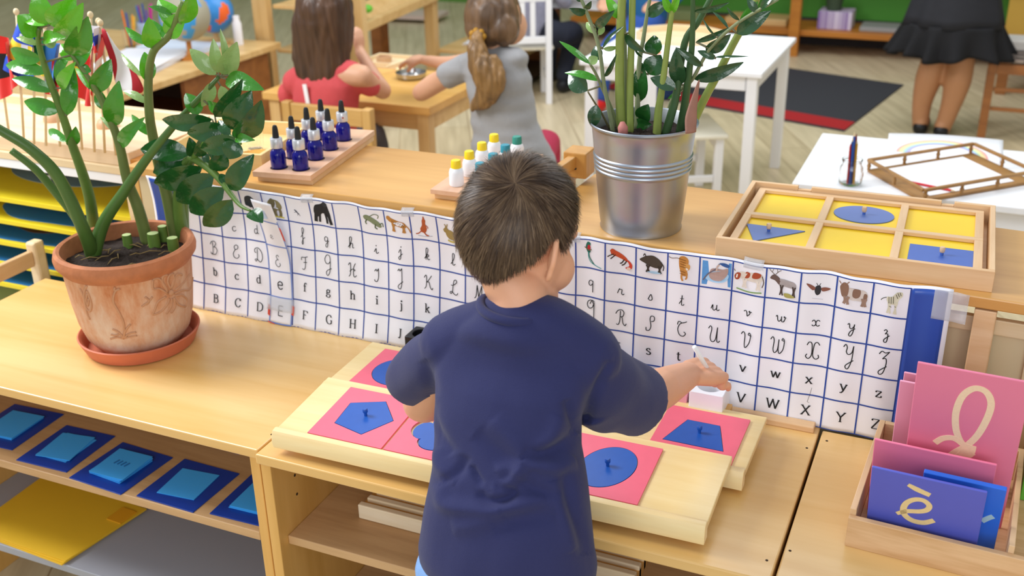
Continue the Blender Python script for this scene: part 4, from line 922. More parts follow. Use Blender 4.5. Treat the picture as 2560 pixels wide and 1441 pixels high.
q = MB(); q.lathe([(.0068, .0638), (.0066, .070), (.0058, .080), (.0052, .086), (.0036, .0895), (0, .0908)], n=20); q.build('rubber_bulb', m_rub, dr, smooth='auto')
names_ = [['front left of the block', 'second row, left', 'third row, left', 'rearmost, left'], ['front right of the block', 'second row, right', 'third row, right', 'rearmost, right, red dot on collar']]
rotm = Matrix.Rotation(R(8.0), 3, 'Z')
first = True
for c in range(2):
    for r_ in range(4):
        q = MB(); q.lathe([(.0186, .0241), (.0186, .0243)], (.0-.024+.050*c, .030+.073*r_, 0), 24); q.build('drilled_hole', m_hole, bl)
for c in range(2):
    for r_ in range(4):
        p = Vector((-1.284, 1.746, .9443))+rotm@Vector((-.024+.050*c, .030+.073*r_, 0)); lab = 'cobalt blue dropper bottle, '+names_[c][r_]
        if first: dr.location = p; dr['label'] = lab; first = False
        else: last = dup(dr, p, rnd.uniform(0, 6), lab)
q = MB(); pp = (CAM-last.location).normalized(); 
q.ell((.0125*math.cos(0), 0, .053), (.0008, .002, .002), 8, 6); q.build('red_dot', mat('red dot', 'B03028', .5), last); last.rotation_euler = (0, 0, R(-50))
# white bottles with yellow and teal caps
bl2 = thing('bottle_block', 'flat wooden block carrying white bottles, half hidden by the boy\'s head', 'wooden block'); bl2.location = (-.893, 1.772, .92); bl2.rotation_euler = (0, 0, R(1.5))
q = MB(); q.box((-.058, .004, 0), (.062, .28, .011)); q.build('base_slab', m_beech, bl2, bevel=.001)
q = MB(); q.box((-.063, -.004, .0112), (.066, .284, .021)); q.build('top_slab', wood('rosy beech', 'E3B998', 'D5A585', 'y', 1.6, .28), bl2, bevel=.001)
m_wplast = mat('white plastic', 'ECEDF2', .35); m_cy = mat('yellow cap', 'F2D21E', .4); m_ct = mat('teal cap', '2F8C7C', .4); m_ctb = mat('blue teal cap', '2A8CA0', .4)
def wbottle(capm):
    t = thing('capped_bottle', '', 'bottle', 'white bottles with coloured caps')
    q = MB(); q.lathe([(.0138, 0), (.0145, .002), (.0145, .027), (.0125, .033), (.0090, .036)], n=24); q.build('bottle_body', m_wplast, t, smooth='auto')
    q = MB(); N = 40
    q.lathe([(.0102, .0345), (.0102, .036), (.0098, .049), (.0085, .051), (0, .0512)], n=N)
    for i in range(5): 
        for j in range(N):
            if i < 3 and j % 2: x, y, z = q.v[i*N+j]; q.v[i*N+j] = (x*.955, y*.955, z)
    q.build('cap', capm, t, smooth='auto'); return t
for c, (cms, lb) in enumerate((((m_cy,)*4, 'yellow'), ((m_ctb, m_ctb, m_ctb, m_ct), 'teal'))):
    pr = None
    for r_ in range(4):
        p = Vector((-.893, 1.772, .9414))+Matrix.Rotation(R(1.5), 3, 'Z')@Vector((-.024+.052*c, .036+.064*r_, 0))
        lab = 'white bottle with %s cap, %s' % (lb if not (c and r_ == 3) else 'green teal', ['front of its row', 'second in its row', 'third in its row', 'rear end of its row'][r_])
        if pr is None or (c and r_ == 3): pr = wbottle(cms[r_]); pr.location = p; pr['label'] = lab
        else: dup(pr, p, 0, lab)
# shallow box with glasses and a biscuit
gb = thing('wooden_tray', 'pale wooden tray with glasses and sponge behind the left plant', 'tray'); gb.location = (-1.375, 1.800, .92); gb.rotation_euler = (0, 0, R(9))
gm = wood('pale poplar', 'F0D49A', 'E2BE7C', 'x', 1.2, .45)
for nm, a, c in (('front_wall', (-.24, 0, 0), (0, .009, .036)), ('rear_wall', (-.24, .25, 0), (0, .259, .036)), ('side_wall', (-.009, .0092, 0), (0, .2498, .036)), ('side_wall', (-.24, .0092, 0), (-.231, .2498, .036)), ('base', (-.2308, .0092, 0), (-.0092, .2498, .006))):
    q = MB(); q.box(a, c); q.build(nm, gm, gb, bevel=.001)
gr = Matrix.Rotation(R(9), 3, 'Z')
def ing(x, y, z=.0063): return Vector((-1.375, 1.800, .92))+gr@Vector((x, y, z))
gl = thing('small_glass', 'small stemless glass in the pale tray, nearer one', 'glass', 'small glasses in the pale tray')
q = MB(); q.lathe([(.0, 0), (.013, 0), (.014, .004), (.017, .03), (.0185, .05), (.0175, .05), (.016, .03), (.0125, .006), (0, .005)], n=28); q.build('glass', m_glass, gl, smooth='auto'); gl.location = ing(-.105, .045)
dup(gl, ing(-.075, .115), 0, 'small glass in the pale tray, farther one', scale=1.25)
q = MB(); q.prism([(.034*math.cos(a)*(1+.2*math.cos(2*a)), .024*math.sin(a)) for a in np.linspace(0, 2*PI, 24, endpoint=False)], 0, .016); o = q.build('sponge', mat('orange sponge', 'DE9A3E', .8, var=(.15, 60)), smooth='auto', bevel=.004); o.location = ing(-.045, .06); o.rotation_euler = (0, 0, R(40)); tag(o, 'orange biscuit shaped sponge inside the pale tray', 'sponge')

# ---------------------------------------------------------------- geometry tray on the right bookcase
TX, TY, TZ = -.377, 1.712, HB2; TR = R(1.2)
gt = thing('geometry_tray', 'beech tray with six yellow fields and blue shapes on the right bookcase', 'tray'); gt.location = (TX, TY, TZ); gt.rotation_euler = (0, 0, TR)
TW, TD = .442, .328
def gbx(nm, a, c, mm=m_beech, par=gt, bev=.001):
    q = MB(); q.box(a, c); return q.build(nm, mm, par, bevel=bev)
gbx('front_wall', (0, 0, 0), (TW, .009, .036)); gbx('rear_wall', (0, TD-.009, 0), (.09, TD, .036)); gbx('rear_wall', (.115, TD-.009, 0), (.35, TD, .036)); gbx('rear_wall', (.372, TD-.009, 0), (TW, TD, .036)); gbx('rear_wall', (.09, TD-.009, 0), (.115, TD, .030)); gbx('rear_wall', (.35, TD-.009, 0), (.372, TD, .030))
gbx('side_wall', (0, .0092, 0), (.009, TD-.0092, .036), m_beech_y); gbx('side_wall', (TW-.009, .0092, 0), (TW, TD-.0092, .036), m_beech_y); gbx('base', (.0092, .0092, .0), (TW-.0092, TD-.0092, .005))
gf = thing('divider_frame', 'beech lattice frame lying in the geometry tray over the yellow cards', 'frame'); gf.location = (TX, TY, TZ); gf.rotation_euler = (0, 0, TR)
zf0, zf1 = .0205, .0275
fx0, fx1, fy0, fy1 = .018, TW-.018, .012, TD-.012; bw = .014
xs = [fx0, fx0+(fx1-fx0)/3, fx0+2*(fx1-fx0)/3, fx1]; ym = (fy0+fy1)/2
gbx('rail', (fx0, fy0, zf0), (fx1, fy0+bw, zf1), par=gf); gbx('rail', (fx0, fy1-bw, zf0), (fx1, fy1, zf1), par=gf)
gbx('rail', (fx0, ym-bw/2, zf0+.0002), (fx1, ym+bw/2, zf1+.0003), par=gf)
for i, x in enumerate(xs):
    a = x if i == 0 else (x-bw if i == 3 else x-bw/2); gbx('stile', (a, fy0+bw, zf0), (a+bw, ym-bw/2, zf1), m_beech_y, gf); gbx('stile', (a, ym+bw/2, zf0), (a+bw, fy1-bw, zf1), m_beech_y, gf)
m_shape = mat('slate blue painted wood', '5B74B4', .45, var=(.05, 60)); m_shape2 = mat('royal blue painted wood', '3F62B4', .45, var=(.05, 60)); m_kn = wood('turned knob', 'E2C4A0', 'CFA880', 'z', 2, .5)
def tloc(x, y, z): return Vector((TX, TY, TZ))+Matrix.Rotation(TR, 3, 'Z')@Vector((x, y, z))
fields = [('triangle', 0, 0), ('plain', 1, 0), ('rectangle', 2, 0), ('plain', 0, 1), ('ellipse', 1, 1), ('plain', 2, 1)]
for kind, i, j in fields:
    cx = (xs[i]+xs[i+1])/2; cy = (fy0+ym)/2 if j == 0 else (ym+fy1)/2; w = (xs[i+1]-xs[i])-.004; d = (ym-fy0)-.004
    pos = ['left', 'middle', 'right'][i]+[' front', ' rear'][j]
    q = MB(); q.box((-w/2, -d/2, 0), (w/2, d/2, .0145)); o = q.build('yellow_tile', m_yel, bevel=.0005); o.location = tloc(cx, cy, .0055); o.rotation_euler = (0, 0, TR)
    tag(o, {'plain': 'plain yellow tile, ', 'triangle': 'yellow tile with blue triangle, ', 'rectangle': 'yellow tile with blue rectangle, ', 'ellipse': 'yellow tile with blue ellipse, '}[kind]+pos+' field of the geometry tray', 'tile', 'yellow tiles in the geometry tray')
    if kind != 'plain':
        poly = {'triangle': [(-.056, .034), (.048, .030), (-.028, -.047)], 'rectangle': [(-.047, -.052), (.056, -.052), (.056, .030), (-.047, .030)], 'ellipse': [(.053*math.cos(a), .045*math.sin(a)) for a in np.linspace(0, 2*PI, 64, endpoint=False)]}[kind]
        s_ = thing('blue_shape', 'blue wooden %s with a small knob in the geometry tray' % kind, 'wooden shape', 'blue shapes in the geometry tray'); s_.location = tloc(cx, cy, .0202); s_.rotation_euler = (0, 0, TR)
        q = MB(); q.prism(poly, 0, .0016); q.build('shape', m_shape2 if kind == 'rectangle' else m_shape, s_)
        kx = {'triangle': -.012, 'rectangle': .005, 'ellipse': 0}[kind]; kz = {'triangle': .008, 'rectangle': -.006, 'ellipse': 0}[kind]
        q = MB(); q.lathe([(.0028, .0016), (.0028, .006), (.0042, .0075), (.0045, .014), (.0038, .016), (0, .0162)], (kx, kz, 0), 16, ms=[1, 0, 0, 0, 0]); q.build('knob', [m_kn, m_shape2], s_, smooth='auto')
# ---------------------------------------------------------------- left: map cabinet, flags
m_my = mat('map yellow paint', 'E8D22C', .35, var=(.04, 6)); m_mb = mat('map ocean blue', '2C78B8', .35, var=(.06, 8)); m_mb2 = mat('map hemisphere blue', '6B93B0', .35, var=(.05, 8))
m_red = mat('map red', 'C84A3C', .4); m_brn = mat('map brown', '6A4A30', .5)
cb = thing('map_cabinet', 'pale cabinet with slots of puzzle maps behind the left counter', 'cabinet')
def cbx(nm, a, c, mm, par=cb, bev=.0015):
    q = MB(); q.box(a, c); return q.build(nm, mm, par, bevel=bev)
cbx('top_board', (-2.68, 1.795, .868), (-1.735, 2.25, .886), m_pale); cbx('side_panel', (-1.768, 1.80, 0), (-1.737, 2.245, .8675), m_pale); cbx('side_panel', (-2.68, 1.80, 0), (-2.65, 2.245, .8675), m_pale)
cbx('back_panel', (-2.649, 2.235, .02), (-1.769, 2.244, .867), m_pale); cbx('base_board', (-2.649, 1.80, .40), (-1.769, 2.234, .42), mat('green edge board', 'BCD0A8', .5)); cbx('white_strip', (-2.649, 1.797, .846), (-1.769, 1.803, .8675), m_white)
def wavy(cx, cy, rx, ry, seed, amp=.2):
    g = random.Random(seed); ph = [g.uniform(0, 6) for _ in range(4)]
    return [(cx+rx*math.cos(a)*(1+amp*(math.sin(3*a+ph[0])+.6*math.sin(5*a+ph[1])+.4*math.sin(9*a+ph[2]))/2), cy+ry*math.sin(a)*(1+amp*(math.sin(3*a+ph[0])+.6*math.sin(5*a+ph[1])+.4*math.sin(9*a+ph[2]))/2)) for a in np.linspace(0, 2*PI, 48, endpoint=False)]
def pmap(z, lab, feats, knobs):
    t = thing('puzzle_map', lab, 'puzzle map', 'wooden puzzle maps in the cabinet'); t.location = (-2.645, 1.803, z)
    q = MB(); q.box((0, 0, -.012), (.874, .40, 0)); q.build('board', m_my, t, bevel=.001)
    for i, (mm, poly) in enumerate(feats):
        q = MB(); q.prism([(min(max(x, .004), .87), min(max(y, .006), .396)) for x, y in poly], .0001+.0008*i, .0012+.0009*i); q.build('map_piece', mm, t)
    for x, y in knobs:
        q = MB(); q.lathe([(.003, .002), (.003, .010), (.006, .012), (.006, .017), (0, .018)], (x, y, 0), 12); q.build('knob', m_white, t, smooth='auto')
pmap(.762, 'top yellow puzzle map with two blue hemispheres and white knobs', [(m_mb2, [(.50+.22*math.cos(a), .245+.125*math.sin(a)) for a in np.linspace(0, 2*PI, 48, endpoint=False)]), (m_mb2, [(.80+.07*math.cos(a), .20+.10*math.sin(a)) for a in np.linspace(0, 2*PI, 48, endpoint=False)]), (m_red, wavy(.63, .24, .06, .02, 3)), (mat('map green', '7A9A7A', .4), wavy(.81, .24, .04, .02, 5)), (m_white, wavy(.79, .125, .05, .012, 6))], [(.49, .14), (.80, .135)])
pmap(.702, 'second puzzle map from top, blue sea with yellow margin', [(m_mb, wavy(.60, .12, .26, .10, 8, .1)), (m_brn, wavy(.36, .28, .09, .05, 9))], [])
pmap(.642, 'third puzzle map from top with brown and red countries', [(m_mb, wavy(.50, .12, .45, .11, 12, .08)), (m_brn, wavy(.50, .13, .16, .05, 13, .3)), (m_my, wavy(.66, .10, .05, .03, 15, .3)), (m_red, wavy(.80, .08, .08, .018, 14))], [])
pmap(.582, 'fourth puzzle map from top, plain blue sea', [(m_mb, wavy(.47, .12, .5, .12, 16, .05))], [])
pmap(.522, 'lowest visible puzzle map, plain blue sea', [(m_mb, wavy(.47, .12, .5, .12, 18, .05)), (m_brn, wavy(.40, .20, .12, .04, 19))], [])
# chair at the far left
lc = thing('classroom_chair', 'pale wooden chair left of the front counter, only back rail and post showing', 'chair')
q = MB(); q.box((-2.075, 1.755, 0), (-2.045, 1.788, .675)); q.build('leg', m_pale, lc, bevel=.006)
q = MB(); q.box((-2.075, 1.45, 0), (-2.045, 1.485, .675)); q.build('leg', m_pale, lc, bevel=.006)
q = MB(); q.box((-2.068, 1.486, .615), (-2.052, 1.7545, .655)); q.build('back_rail', m_beech_y, lc, bevel=.004)
q = MB(); q.box((-2.42, 1.46, .33), (-2.076, 1.785, .35)); q.build('seat', m_white, lc, bevel=.006)
for y in (1.46, 1.755):
    q = MB(); q.box((-2.42, y, 0), (-2.39, y+.03, .33)); q.build('leg', m_pale, lc, bevel=.004)
# flag stand
fs_ = thing('flag_stand', 'long pale wooden stand full of small flags on the map cabinet', 'flag stand')
m_fw = wood('raw pine', 'EFD3AE', 'E0BE94', 'x', 1.4, .55)
cbx('block', (-2.62, 1.805, .8862), (-1.745, 1.93, .921), m_fw, fs_, .002); cbx('rear_board', (-2.62, 1.9302, .8862), (-1.745, 2.085, .912), m_fw, fs_, .002); cbx('rear_rim', (-2.62, 2.0852, .8862), (-1.745, 2.10, .932), m_fw, fs_, .002)
cbx('end_board', (-1.7448, 1.806, .8862), (-1.70, 2.10, .905), m_orange, fs_, .002)
m_dome = mat('wooden dome', 'C8A07A', .5, var=(.15, 40))
for i, (x, y) in enumerate(((105, 312), (228, 332))):
    c = PZ(x, y, .912); q = MB()
    q.lathe([(.026, 0), (.0255, .008), (.021, .017), (.012, .0225), (0, .0245)], (c.x, 1.985, .9122), 28); tag(q.build('half_sphere', m_dome, smooth='auto'), 'turned wooden half sphere on the flag stand, '+['left one', 'right one'][i], 'half sphere', 'half spheres on the flag stand')
m_stick = wood('flag stick', 'E8D2AA', 'D8BE90', 'z', 3, .5); m_fr = mat('flag red', 'E0241E', .7, sheen=.2); m_fdr = mat('flag dark red', 'B01828', .7); m_fwht = mat('flag white', 'F0EEF2', .7); m_fb = mat('flag blue', '2A50C4', .7); m_fy = mat('flag yellow', 'F2D43C', .7); m_fg = mat('flag green', '2E9A50', .7); m_fk = mat('flag black', '1A1A1A', .7); m_flb = mat('flag light blue', '4A8AD8', .7)
def flag(lab, bx, by, tx, ty, corners, mats_, scheme, Y=1.862, nu=14, nv=10):
    """corners px: hoist top, hoist low, fly top, fly low"""
    t = thing('table_flag', lab, 'flag', 'small flags in the stand')
    B = PZ(bx, by, .9212); T = PY(tx, ty, B.y); 
    q = MB(); q.tube([B, T], .0030, 8); q.build('stick', m_stick, t, smooth=True)
    q = MB(); q.ell(T+Vector((0, 0, .006)), (.0065, .0065, .0075), 12, 8); q.build('finial', m_stick, t, smooth=True)
    C = [PY(x, y, B.y+dy) for (x, y), dy in zip(corners, (-.004, -.004, -.02, -.03))]
    q = MB(); vs = []
    for s_ in (0, 1):
        for i in range(nu+1):
            u = i/nu
            for j in range(nv+1):
                v = j/nv; p = C[0].lerp(C[1], v).lerp(C[2].lerp(C[3], v), u); p = p+Vector((0, -.014*math.sin(u*7+v*2)*u**.5-s_*.0008, -.004*math.sin(u*PI)))
                vs.append(p)
    n1 = (nu+1)*(nv+1)
    for i in range(nu):
        for j in range(nv):
            a = i*(nv+1)+j; b_ = a+nv+1; m = scheme((i+.5)/nu, (j+.5)/nv)
            q.f.append((a, a+1, b_+1, b_)); q.m.append(m); q.f.append((n1+a, n1+b_, n1+b_+1, n1+a+1)); q.m.append(m)
    q.v = [tuple(v) for v in vs]; q.build('cloth', mats_, t, smooth=True)
flag('red flag with a black emblem, far left of the stand', 25, 352, -14, 60, [(-16, 70), (0, 250), (22, 105), (50, 212)], [m_fr, m_fk], lambda u, v: 1 if (u-.3)**2+(v-.5)**2 < .05 else 0)
flag('blue and yellow flag with white stars, second from left', 60, 358, 42, 36, [(44, 58), (5, 170), (92, 88), (96, 226)], [m_fb, m_fy, m_fwht], lambda u, v: 2 if abs(u-.25-v*.5) < .06 and int(v*10) % 2 else (1 if (u+v*.2 < .75 and .28 < v < .66) else 0))
flag('green and yellow flag half hidden by leaves', 85, 360, 86, 60, [(84, 85), (88, 150), (112, 92), (118, 190)], [m_fg, m_fy], lambda u, v: 1 if v > .75 else 0)
flag('blue and white flag in the middle of the stand', 115, 364, 112, 70, [(108, 100), (116, 225), (152, 110), (140, 230)], [m_flb, m_fwht], lambda u, v: 1 if v > .8 else 0)
flag('red flag with yellow stripes, centre of the stand', 150, 366, 130, 90, [(122, 150), (112, 232), (180, 130), (150, 242)], [m_fr, m_fy], lambda u, v: 1 if .42 < v < .58 else 0)
flag('red flag with yellow star, under the leafy stem', 205, 374, 185, 80, [(182, 120), (184, 236), (240, 112), (232, 264)], [m_fr, m_fy], lambda u, v: 1 if (u-.2)**2+(v-.4)**2 < .015 else 0)
flag('blue, white and red flag behind the red ones', 236, 380, 227, 44, [(226, 52), (222, 120), (244, 70), (250, 130)], [m_fb, m_fwht, m_fr], lambda u, v: 2 if v > .66 else (1 if v < .3 else 0), Y=1.9)
flag('red flag with white cross, near the right end', 262, 382, 247, 60, [(246, 72), (240, 150), (262, 92), (236, 240)], [m_fr, m_fwht], lambda u, v: 1 if abs(v-.5) < .12 or abs(u-.35) < .1 else 0)
flag('dark red and white striped flag draped at the right end', 285, 386, 254, 58, [(252, 66), (262, 150), (302, 112), (362, 234)], [m_fdr, m_fwht], lambda u, v: 0 if v < .28 or v > .74 else 1) if 0 else None
t = thing('table_flag', 'red white red striped flag draped at the right end', 'flag', 'small flags in the stand')
B = PZ(290, 388, .9212); T = PY(252, 64, B.y); q = MB(); q.tube([B, T], .003, 8); q.build('stick', m_stick, t, smooth=True)
q = MB(); q.ell(T+Vector((0, 0, .006)), (.0065, .0065, .0075), 12, 8); q.build('finial', m_stick, t, smooth=True)
q = MB(); rows = [[(252, 66), (258, 100), (272, 140), (284, 186)], [(266, 74), (280, 110), (300, 160), (286, 200)], [(284, 112), (302, 150), (314, 190), (300, 228)], [(306, 132), (324, 166), (330, 200), (330, 236)], [(324, 160), (345, 190), (358, 214), (362, 233)]]
vs = []
for i, r_ in enumerate(rows):
    for j, (x, y) in enumerate(r_): vs.append(PY(x, y, B.y-.012-.012*math.sin(i*1.7+j)))
for i in range(4):
    for j in range(3): a = i*4+j; q.f.append((a, a+1, a+5, a+4)); q.m.append(0 if i in (0, 3) else 1)
q.v = [tuple(v) for v in vs]; o = q.build('cloth', [m_fdr, m_fwht], t, smooth=True, sub=2); md = o.modifiers.new('s', 'SOLIDIFY'); md.thickness = .001

# ---------------------------------------------------------------- left back: table with globes
lt = thing('side_table', 'birch side table with globes and papers at upper left', 'table')
def bx_(nm, a, c, mm, par, bev=.003):
    q = MB(); q.box(a, c); return q.build(nm, mm, par, bevel=bev)
bx_('table_top', (-4.6, 3.05, .545), (-3.215, 4.47, .575), m_bgwood, lt); bx_('side_board', (-3.26, 3.75, .02), (-3.235, 4.38, .5445), m_brown, lt); bx_('shelf_board', (-4.55, 3.10, .25), (-3.262, 4.36, .27), m_brown, lt); bx_('shelf_board', (-4.55, 3.10, .05), (-3.262, 4.36, .07), m_brown, lt); bx_('back_board', (-4.55, 4.361, .02), (-3.262, 4.375, .544), m_dark, lt)
bx_('leg', (-3.27, 3.08, 0), (-3.225, 3.125, .5445), m_bgwood_z, lt); bx_('leg', (-4.58, 3.08, 0), (-4.535, 3.125, .5445), m_bgwood_z, lt); bx_('side_board', (-4.58, 3.13, .02), (-4.556, 4.38, .5445), m_brown, lt)
def stack(name, lab, px, py, z, w, d, n, rz, mm=m_wpaper, cat='papers', th=.004):
    c = PZ(px, py, z); t = thing(name, lab, cat); t.location = (c.x, c.y, z); t.rotation_euler = (0, 0, rz)
    for i in range(n):
        a = rnd.uniform(-.08, .08); q = MB(); ca, sa = math.cos(a), math.sin(a)
        q.prism([(ca*x-sa*y, sa*x+ca*y) for x, y in ((-w/2, -d/2), (w/2, -d/2), (w/2, d/2), (-w/2, d/2))], i*th+.0003, i*th+th*.9); q.build('sheet', mm, t)
    return t
stack('paper_stack', 'white paper stack with worksheets on the left side table', 350, 160, .5752, .32, .42, 7, .2)
stack('paper_stack', 'thick workbook lying by the globes on the side table', 450, 122, .5752, .36, .2, 3, .05, mat('workbook cover', 'D8E4F2', .5), 'book', .007)
def globe(lab, px, py, rpx, Y, mats_, land, tilt_):
    c = PY(px, py, Y); r = px2m(c, rpx); t = thing('globe', lab, 'globe', 'globes on the side table')
    q = MB(); q.ell(c, (r, r, r), 40, 26, rot=Matrix.Rotation(tilt_, 3, 'Y'))
    for i, f in enumerate(q.f):
        cc = sum((Vector(q.v[k]) for k in f), Vector())/4; d = (cc-c).normalized()
        if noise.noise(d*land[0]+Vector((land[1], 0, 0)))+land[2] > 0: q.m[i] = 1
    q.build('sphere', mats_, t, smooth=True)
    q = MB(); q.lathe([(.07, 0), (.07, .012), (.02, .02), (.012, .03), (.012, max(.032, c.z-r-.574))], (c.x, c.y, .5753), 24); q.build('foot', m_orange if rpx > 56 else m_bgwood, t, smooth='auto')
globe('globe with beige sandpaper land, left of the painted one', 462, 40, 58, 4.02, [mat('globe blue', '3F9CE0', .4), mat('globe sand', 'A8A490', .8)], (2.0, 3.1, .12), .3)
globe('glossy blue globe with an orange continent', 532, 30, 48, 4.34, [mat('globe deep blue', '3A8CD4', .3), mat('globe orange', 'F06A2C', .4)], (1.5, 8.4, -.18), .3)
# pencil holders
def cup(lab, px, py, z, r, h, mm, pens, cat='pencil cup'):
    c = PZ(px, py, z); t = thing('pencil_cup', lab, cat); t.location = (c.x, c.y, z+.0003)
    q = MB(); q.lathe([(0, .004), (r*.9, .004), (r, h), (r*1.04, h), (r*.96, 0), (0, 0)], n=24); q.build('cup', mm, t, smooth='auto')
    for k, col in enumerate(pens):
        a = k*2.4; q = MB(); b_ = Vector((math.cos(a)*r*.4, math.sin(a)*r*.4, .006)); tp_ = Vector((math.cos(a)*r*.95, math.sin(a)*r*.95, h+rnd.uniform(.05, .10)))
        q.tube([b_, b_.lerp(tp_, .93), tp_], [.0042, .0042, .001], 6); q.build('pencil', mat('pen '+col, col, .4), t)
cup('clear cup holding orange and blue pencils on the side table', 330, 118, .576, .035, .09, m_glass, ['F0A030', '3A4AA0', 'E8762C', 'F2C040'])
cup('magenta and blue felt pens in a cup beside the globe', 372, 105, .576, .042, .10, mat('pale blue cup', 'B8CCE8', .4), ['C0288C', '2A4AA0', '8A2A8A', 'D83A9A', '1E6AB0', '6A3AA8'])
# ladder-like shelf right of the globes
ls = thing('open_shelf', 'birch open shelf frame standing right of the globes', 'shelf')
for x, y in ((655, 4.50), (770, 4.50)):
    c = PY(x, 100, y); bx_('post', (c.x-.04, y, 0), (c.x+.045, y+.05, 1.15), m_bgwood_z, ls)
c = PY(655, 100, 4.50)
for z in (.28, .50, .72): bx_('shelf_board', (c.x+.0455, 4.555, z), (c.x+.30, 4.80, z+.02), m_bgwood, ls)
for x in (c.x-.04, c.x+.33):bx_('post', (x, 4.85, 0), (x+.05, 4.90, 1.15), m_bgwood_z, ls)
def jar(lab, px, py, z, r, h, mm, cat='jar'):
    c = PZ(px, py, z); q = MB(); q.lathe([(0, 0), (r, 0), (r, h*.75), (r*.7, h*.85), (r*.7, h), (0, h)], (c.x, c.y, z+.0003), 20); tag(q.build('small_jar', mm, smooth='auto'), lab, cat)
jar('small white jar on the side table end near the post', 598, 112, .5752, .022, .14, m_wpaper)
q = MB(); q.lathe([(0, 0), (.04, 0), (.04, .05), (.03, .06), (.03, .07), (0, .07)], (c.x+.18, 4.6, .5204), 20); tag(q.build('small_jar', m_glass, smooth='auto'), 'glass jar on the open shelf behind the girl in red', 'jar')
# back frame unit with sloping tray
fu = thing('display_stand', 'birch display stand with sloping tray behind the two girls', 'stand')
a0 = PY(885, 78, 5.2); a1 = PY(1090, -12, 6.1)
q = MB(); q.bar(a0, a1, .05, .05); q.build('front_rail', m_bgwood, fu, bevel=.003)
a2 = PY(880, 20, 5.35); a3 = PY(1040, -60, 6.2)
q = MB(); q.add([a0+Vector((0, .03, 0)), a1+Vector((0, .03, 0)), a3, a2], [(0, 1, 2, 3)]); o = q.build('tray', m_bgwood, fu); md = o.modifiers.new('s', 'SOLIDIFY'); md.thickness = .015
for (x, y, Y) in ((878, 60, 5.15), (1073, 60, 6.05)):
    c = PY(x, y, Y); bx_('post', (c.x-.035, Y, 0), (c.x+.035, Y+.06, 1.2), m_bgwood_z, fu)
c = PY(950, 95, 5.9); q = MB(); q.box((c.x-.035, 5.85, 0), (c.x+.035, 5.95, .6)); q.build('pedestal', m_brown, fu)
q = MB(); q.box((c.x-.16, 5.8, 0.0), (c.x+.18, 6.0, .05)); q.build('foot', m_brown, fu, bevel=.004)
c = PY(1075, 60, 6.1); c2 = c
fu = thing('low_bookcase', 'low birch bookcase with dark plinth behind the ponytail girl', 'bookcase')
bx_('low_shelf', (c2.x+.04, 6.1, .20), (c2.x+.62, 6.75, .225), m_bgwood, fu); bx_('low_shelf', (c2.x+.04, 6.1, .03), (c2.x+.62, 6.75, .05), m_dark, fu)
bx_('back_panel', (c2.x+.04, 6.76, .0), (c2.x+.62, 6.78, 1.2), m_brown, fu); bx_('post', (c2.x+.56, 6.1, .226), (c2.x+.62, 6.15, 1.2), m_brown, fu)
o_ = stack('paper_stack', 'white papers on the low shelf behind the ponytail girl', 1128, 58, .226, .4, .28, 3, .1); o_.location = (c2.x+.33, 6.42, .2252)
stack('book', 'pale pink folded book lying beyond the display stand', 1010, 40, .03, .7, .3, 3, .15, mat('pale pink paper', 'D8C0B0', .6), 'book', .01)
q = MB(); c = PY(918, 22, 5.35); q.ell(c, (.032, .032, .024), 16, 10); tag(q.build('green_ball', mat('bright green', '6CC83A', .4), smooth=True), 'bright green blob on the sloping display tray', 'toy')
q = MB(); c = PY(893, 28, 5.33); q.lathe([(.03, 0), (.032, .02), (.026, .05), (.02, .06), (0, .061)], c-Vector((0, 0, .03)), 16); tag(q.build('small_jar', m_glass, smooth='auto'), 'small pale jar left of the green blob', 'jar')

# ---------------------------------------------------------------- girls' table, chair, stool, dishes
tb = thing('work_table', 'honey birch table where the two girls work', 'table')
bx_('table_top', (-2.70, 3.585, .54), (-1.925, 4.16, .572), wood('table birch', 'E5B468', 'D09A48', 'x', .8, .32), tb)
for x in (-2.68, -1.99):
    for y in (3.60, 4.09): bx_('leg', (x, y, 0), (x+.05, y+.05, .5395), m_bgwood_z, tb)
bx_('apron', (-2.63, 3.612, .47), (-1.99, 3.632, .5395), m_bgwood, tb); bx_('apron', (-1.96, 3.65, .47), (-1.945, 4.09, .5395), m_bgwood, tb); bx_('apron', (-2.67, 3.65, .47), (-2.655, 4.09, .5395), m_bgwood, tb)
chx = thing('classroom_chair', 'small birch chair with the girl in red sitting on it', 'chair')
cl, cr_ = PY(718, 262, 3.25).x, PY(918, 262, 3.25).x; m_chw = wood('worn chair birch', 'D2A865', 'B98C48', 'x', 1, .4); m_chz = wood('worn chair birch upright', 'D2A865', 'B98C48', 'z', 1, .4)
for x in (cl, cr_): bx_('leg', (x-.018, 3.235, 0), (x+.018, 3.27, .645), m_chz, chx, .005)
bx_('back_rail', (cl+.019, 3.240, .575), (cr_-.019, 3.262, .64), m_chw, chx, .004); bx_('back_slat', ((cl+cr_)/2-.025, 3.243, .331), ((cl+cr_)/2+.01, 3.259, .5745), m_chz, chx, .003); bx_('seat', (cl-.01, 3.2705, .305), (cr_+.01, 3.56, .33), m_chw, chx, .005)
for x in (cl, cr_): bx_('leg', (x-.018, 3.51, 0), (x+.018, 3.545, .3045), m_chz, chx, .004)
bx_('stretcher', (cl+.02, 3.245, .12), (cr_-.02, 3.26, .15), m_chw, chx, .003)
m_redst = mat('crimson plastic', 'A8152E', .35)
sc0 = PY(1262, 398, 3.42)
st_ = thing('red_stool', 'crimson round seat under the ponytail girl', 'stool')
q = MB(); q.lathe([(0, .27), (.16, .27), (.175, .285), (.178, .315), (.165, .34), (.12, .348), (0, .345)], (sc0.x-.01, 3.43, 0), 40); q.build('seat', m_redst, st_, smooth='auto')
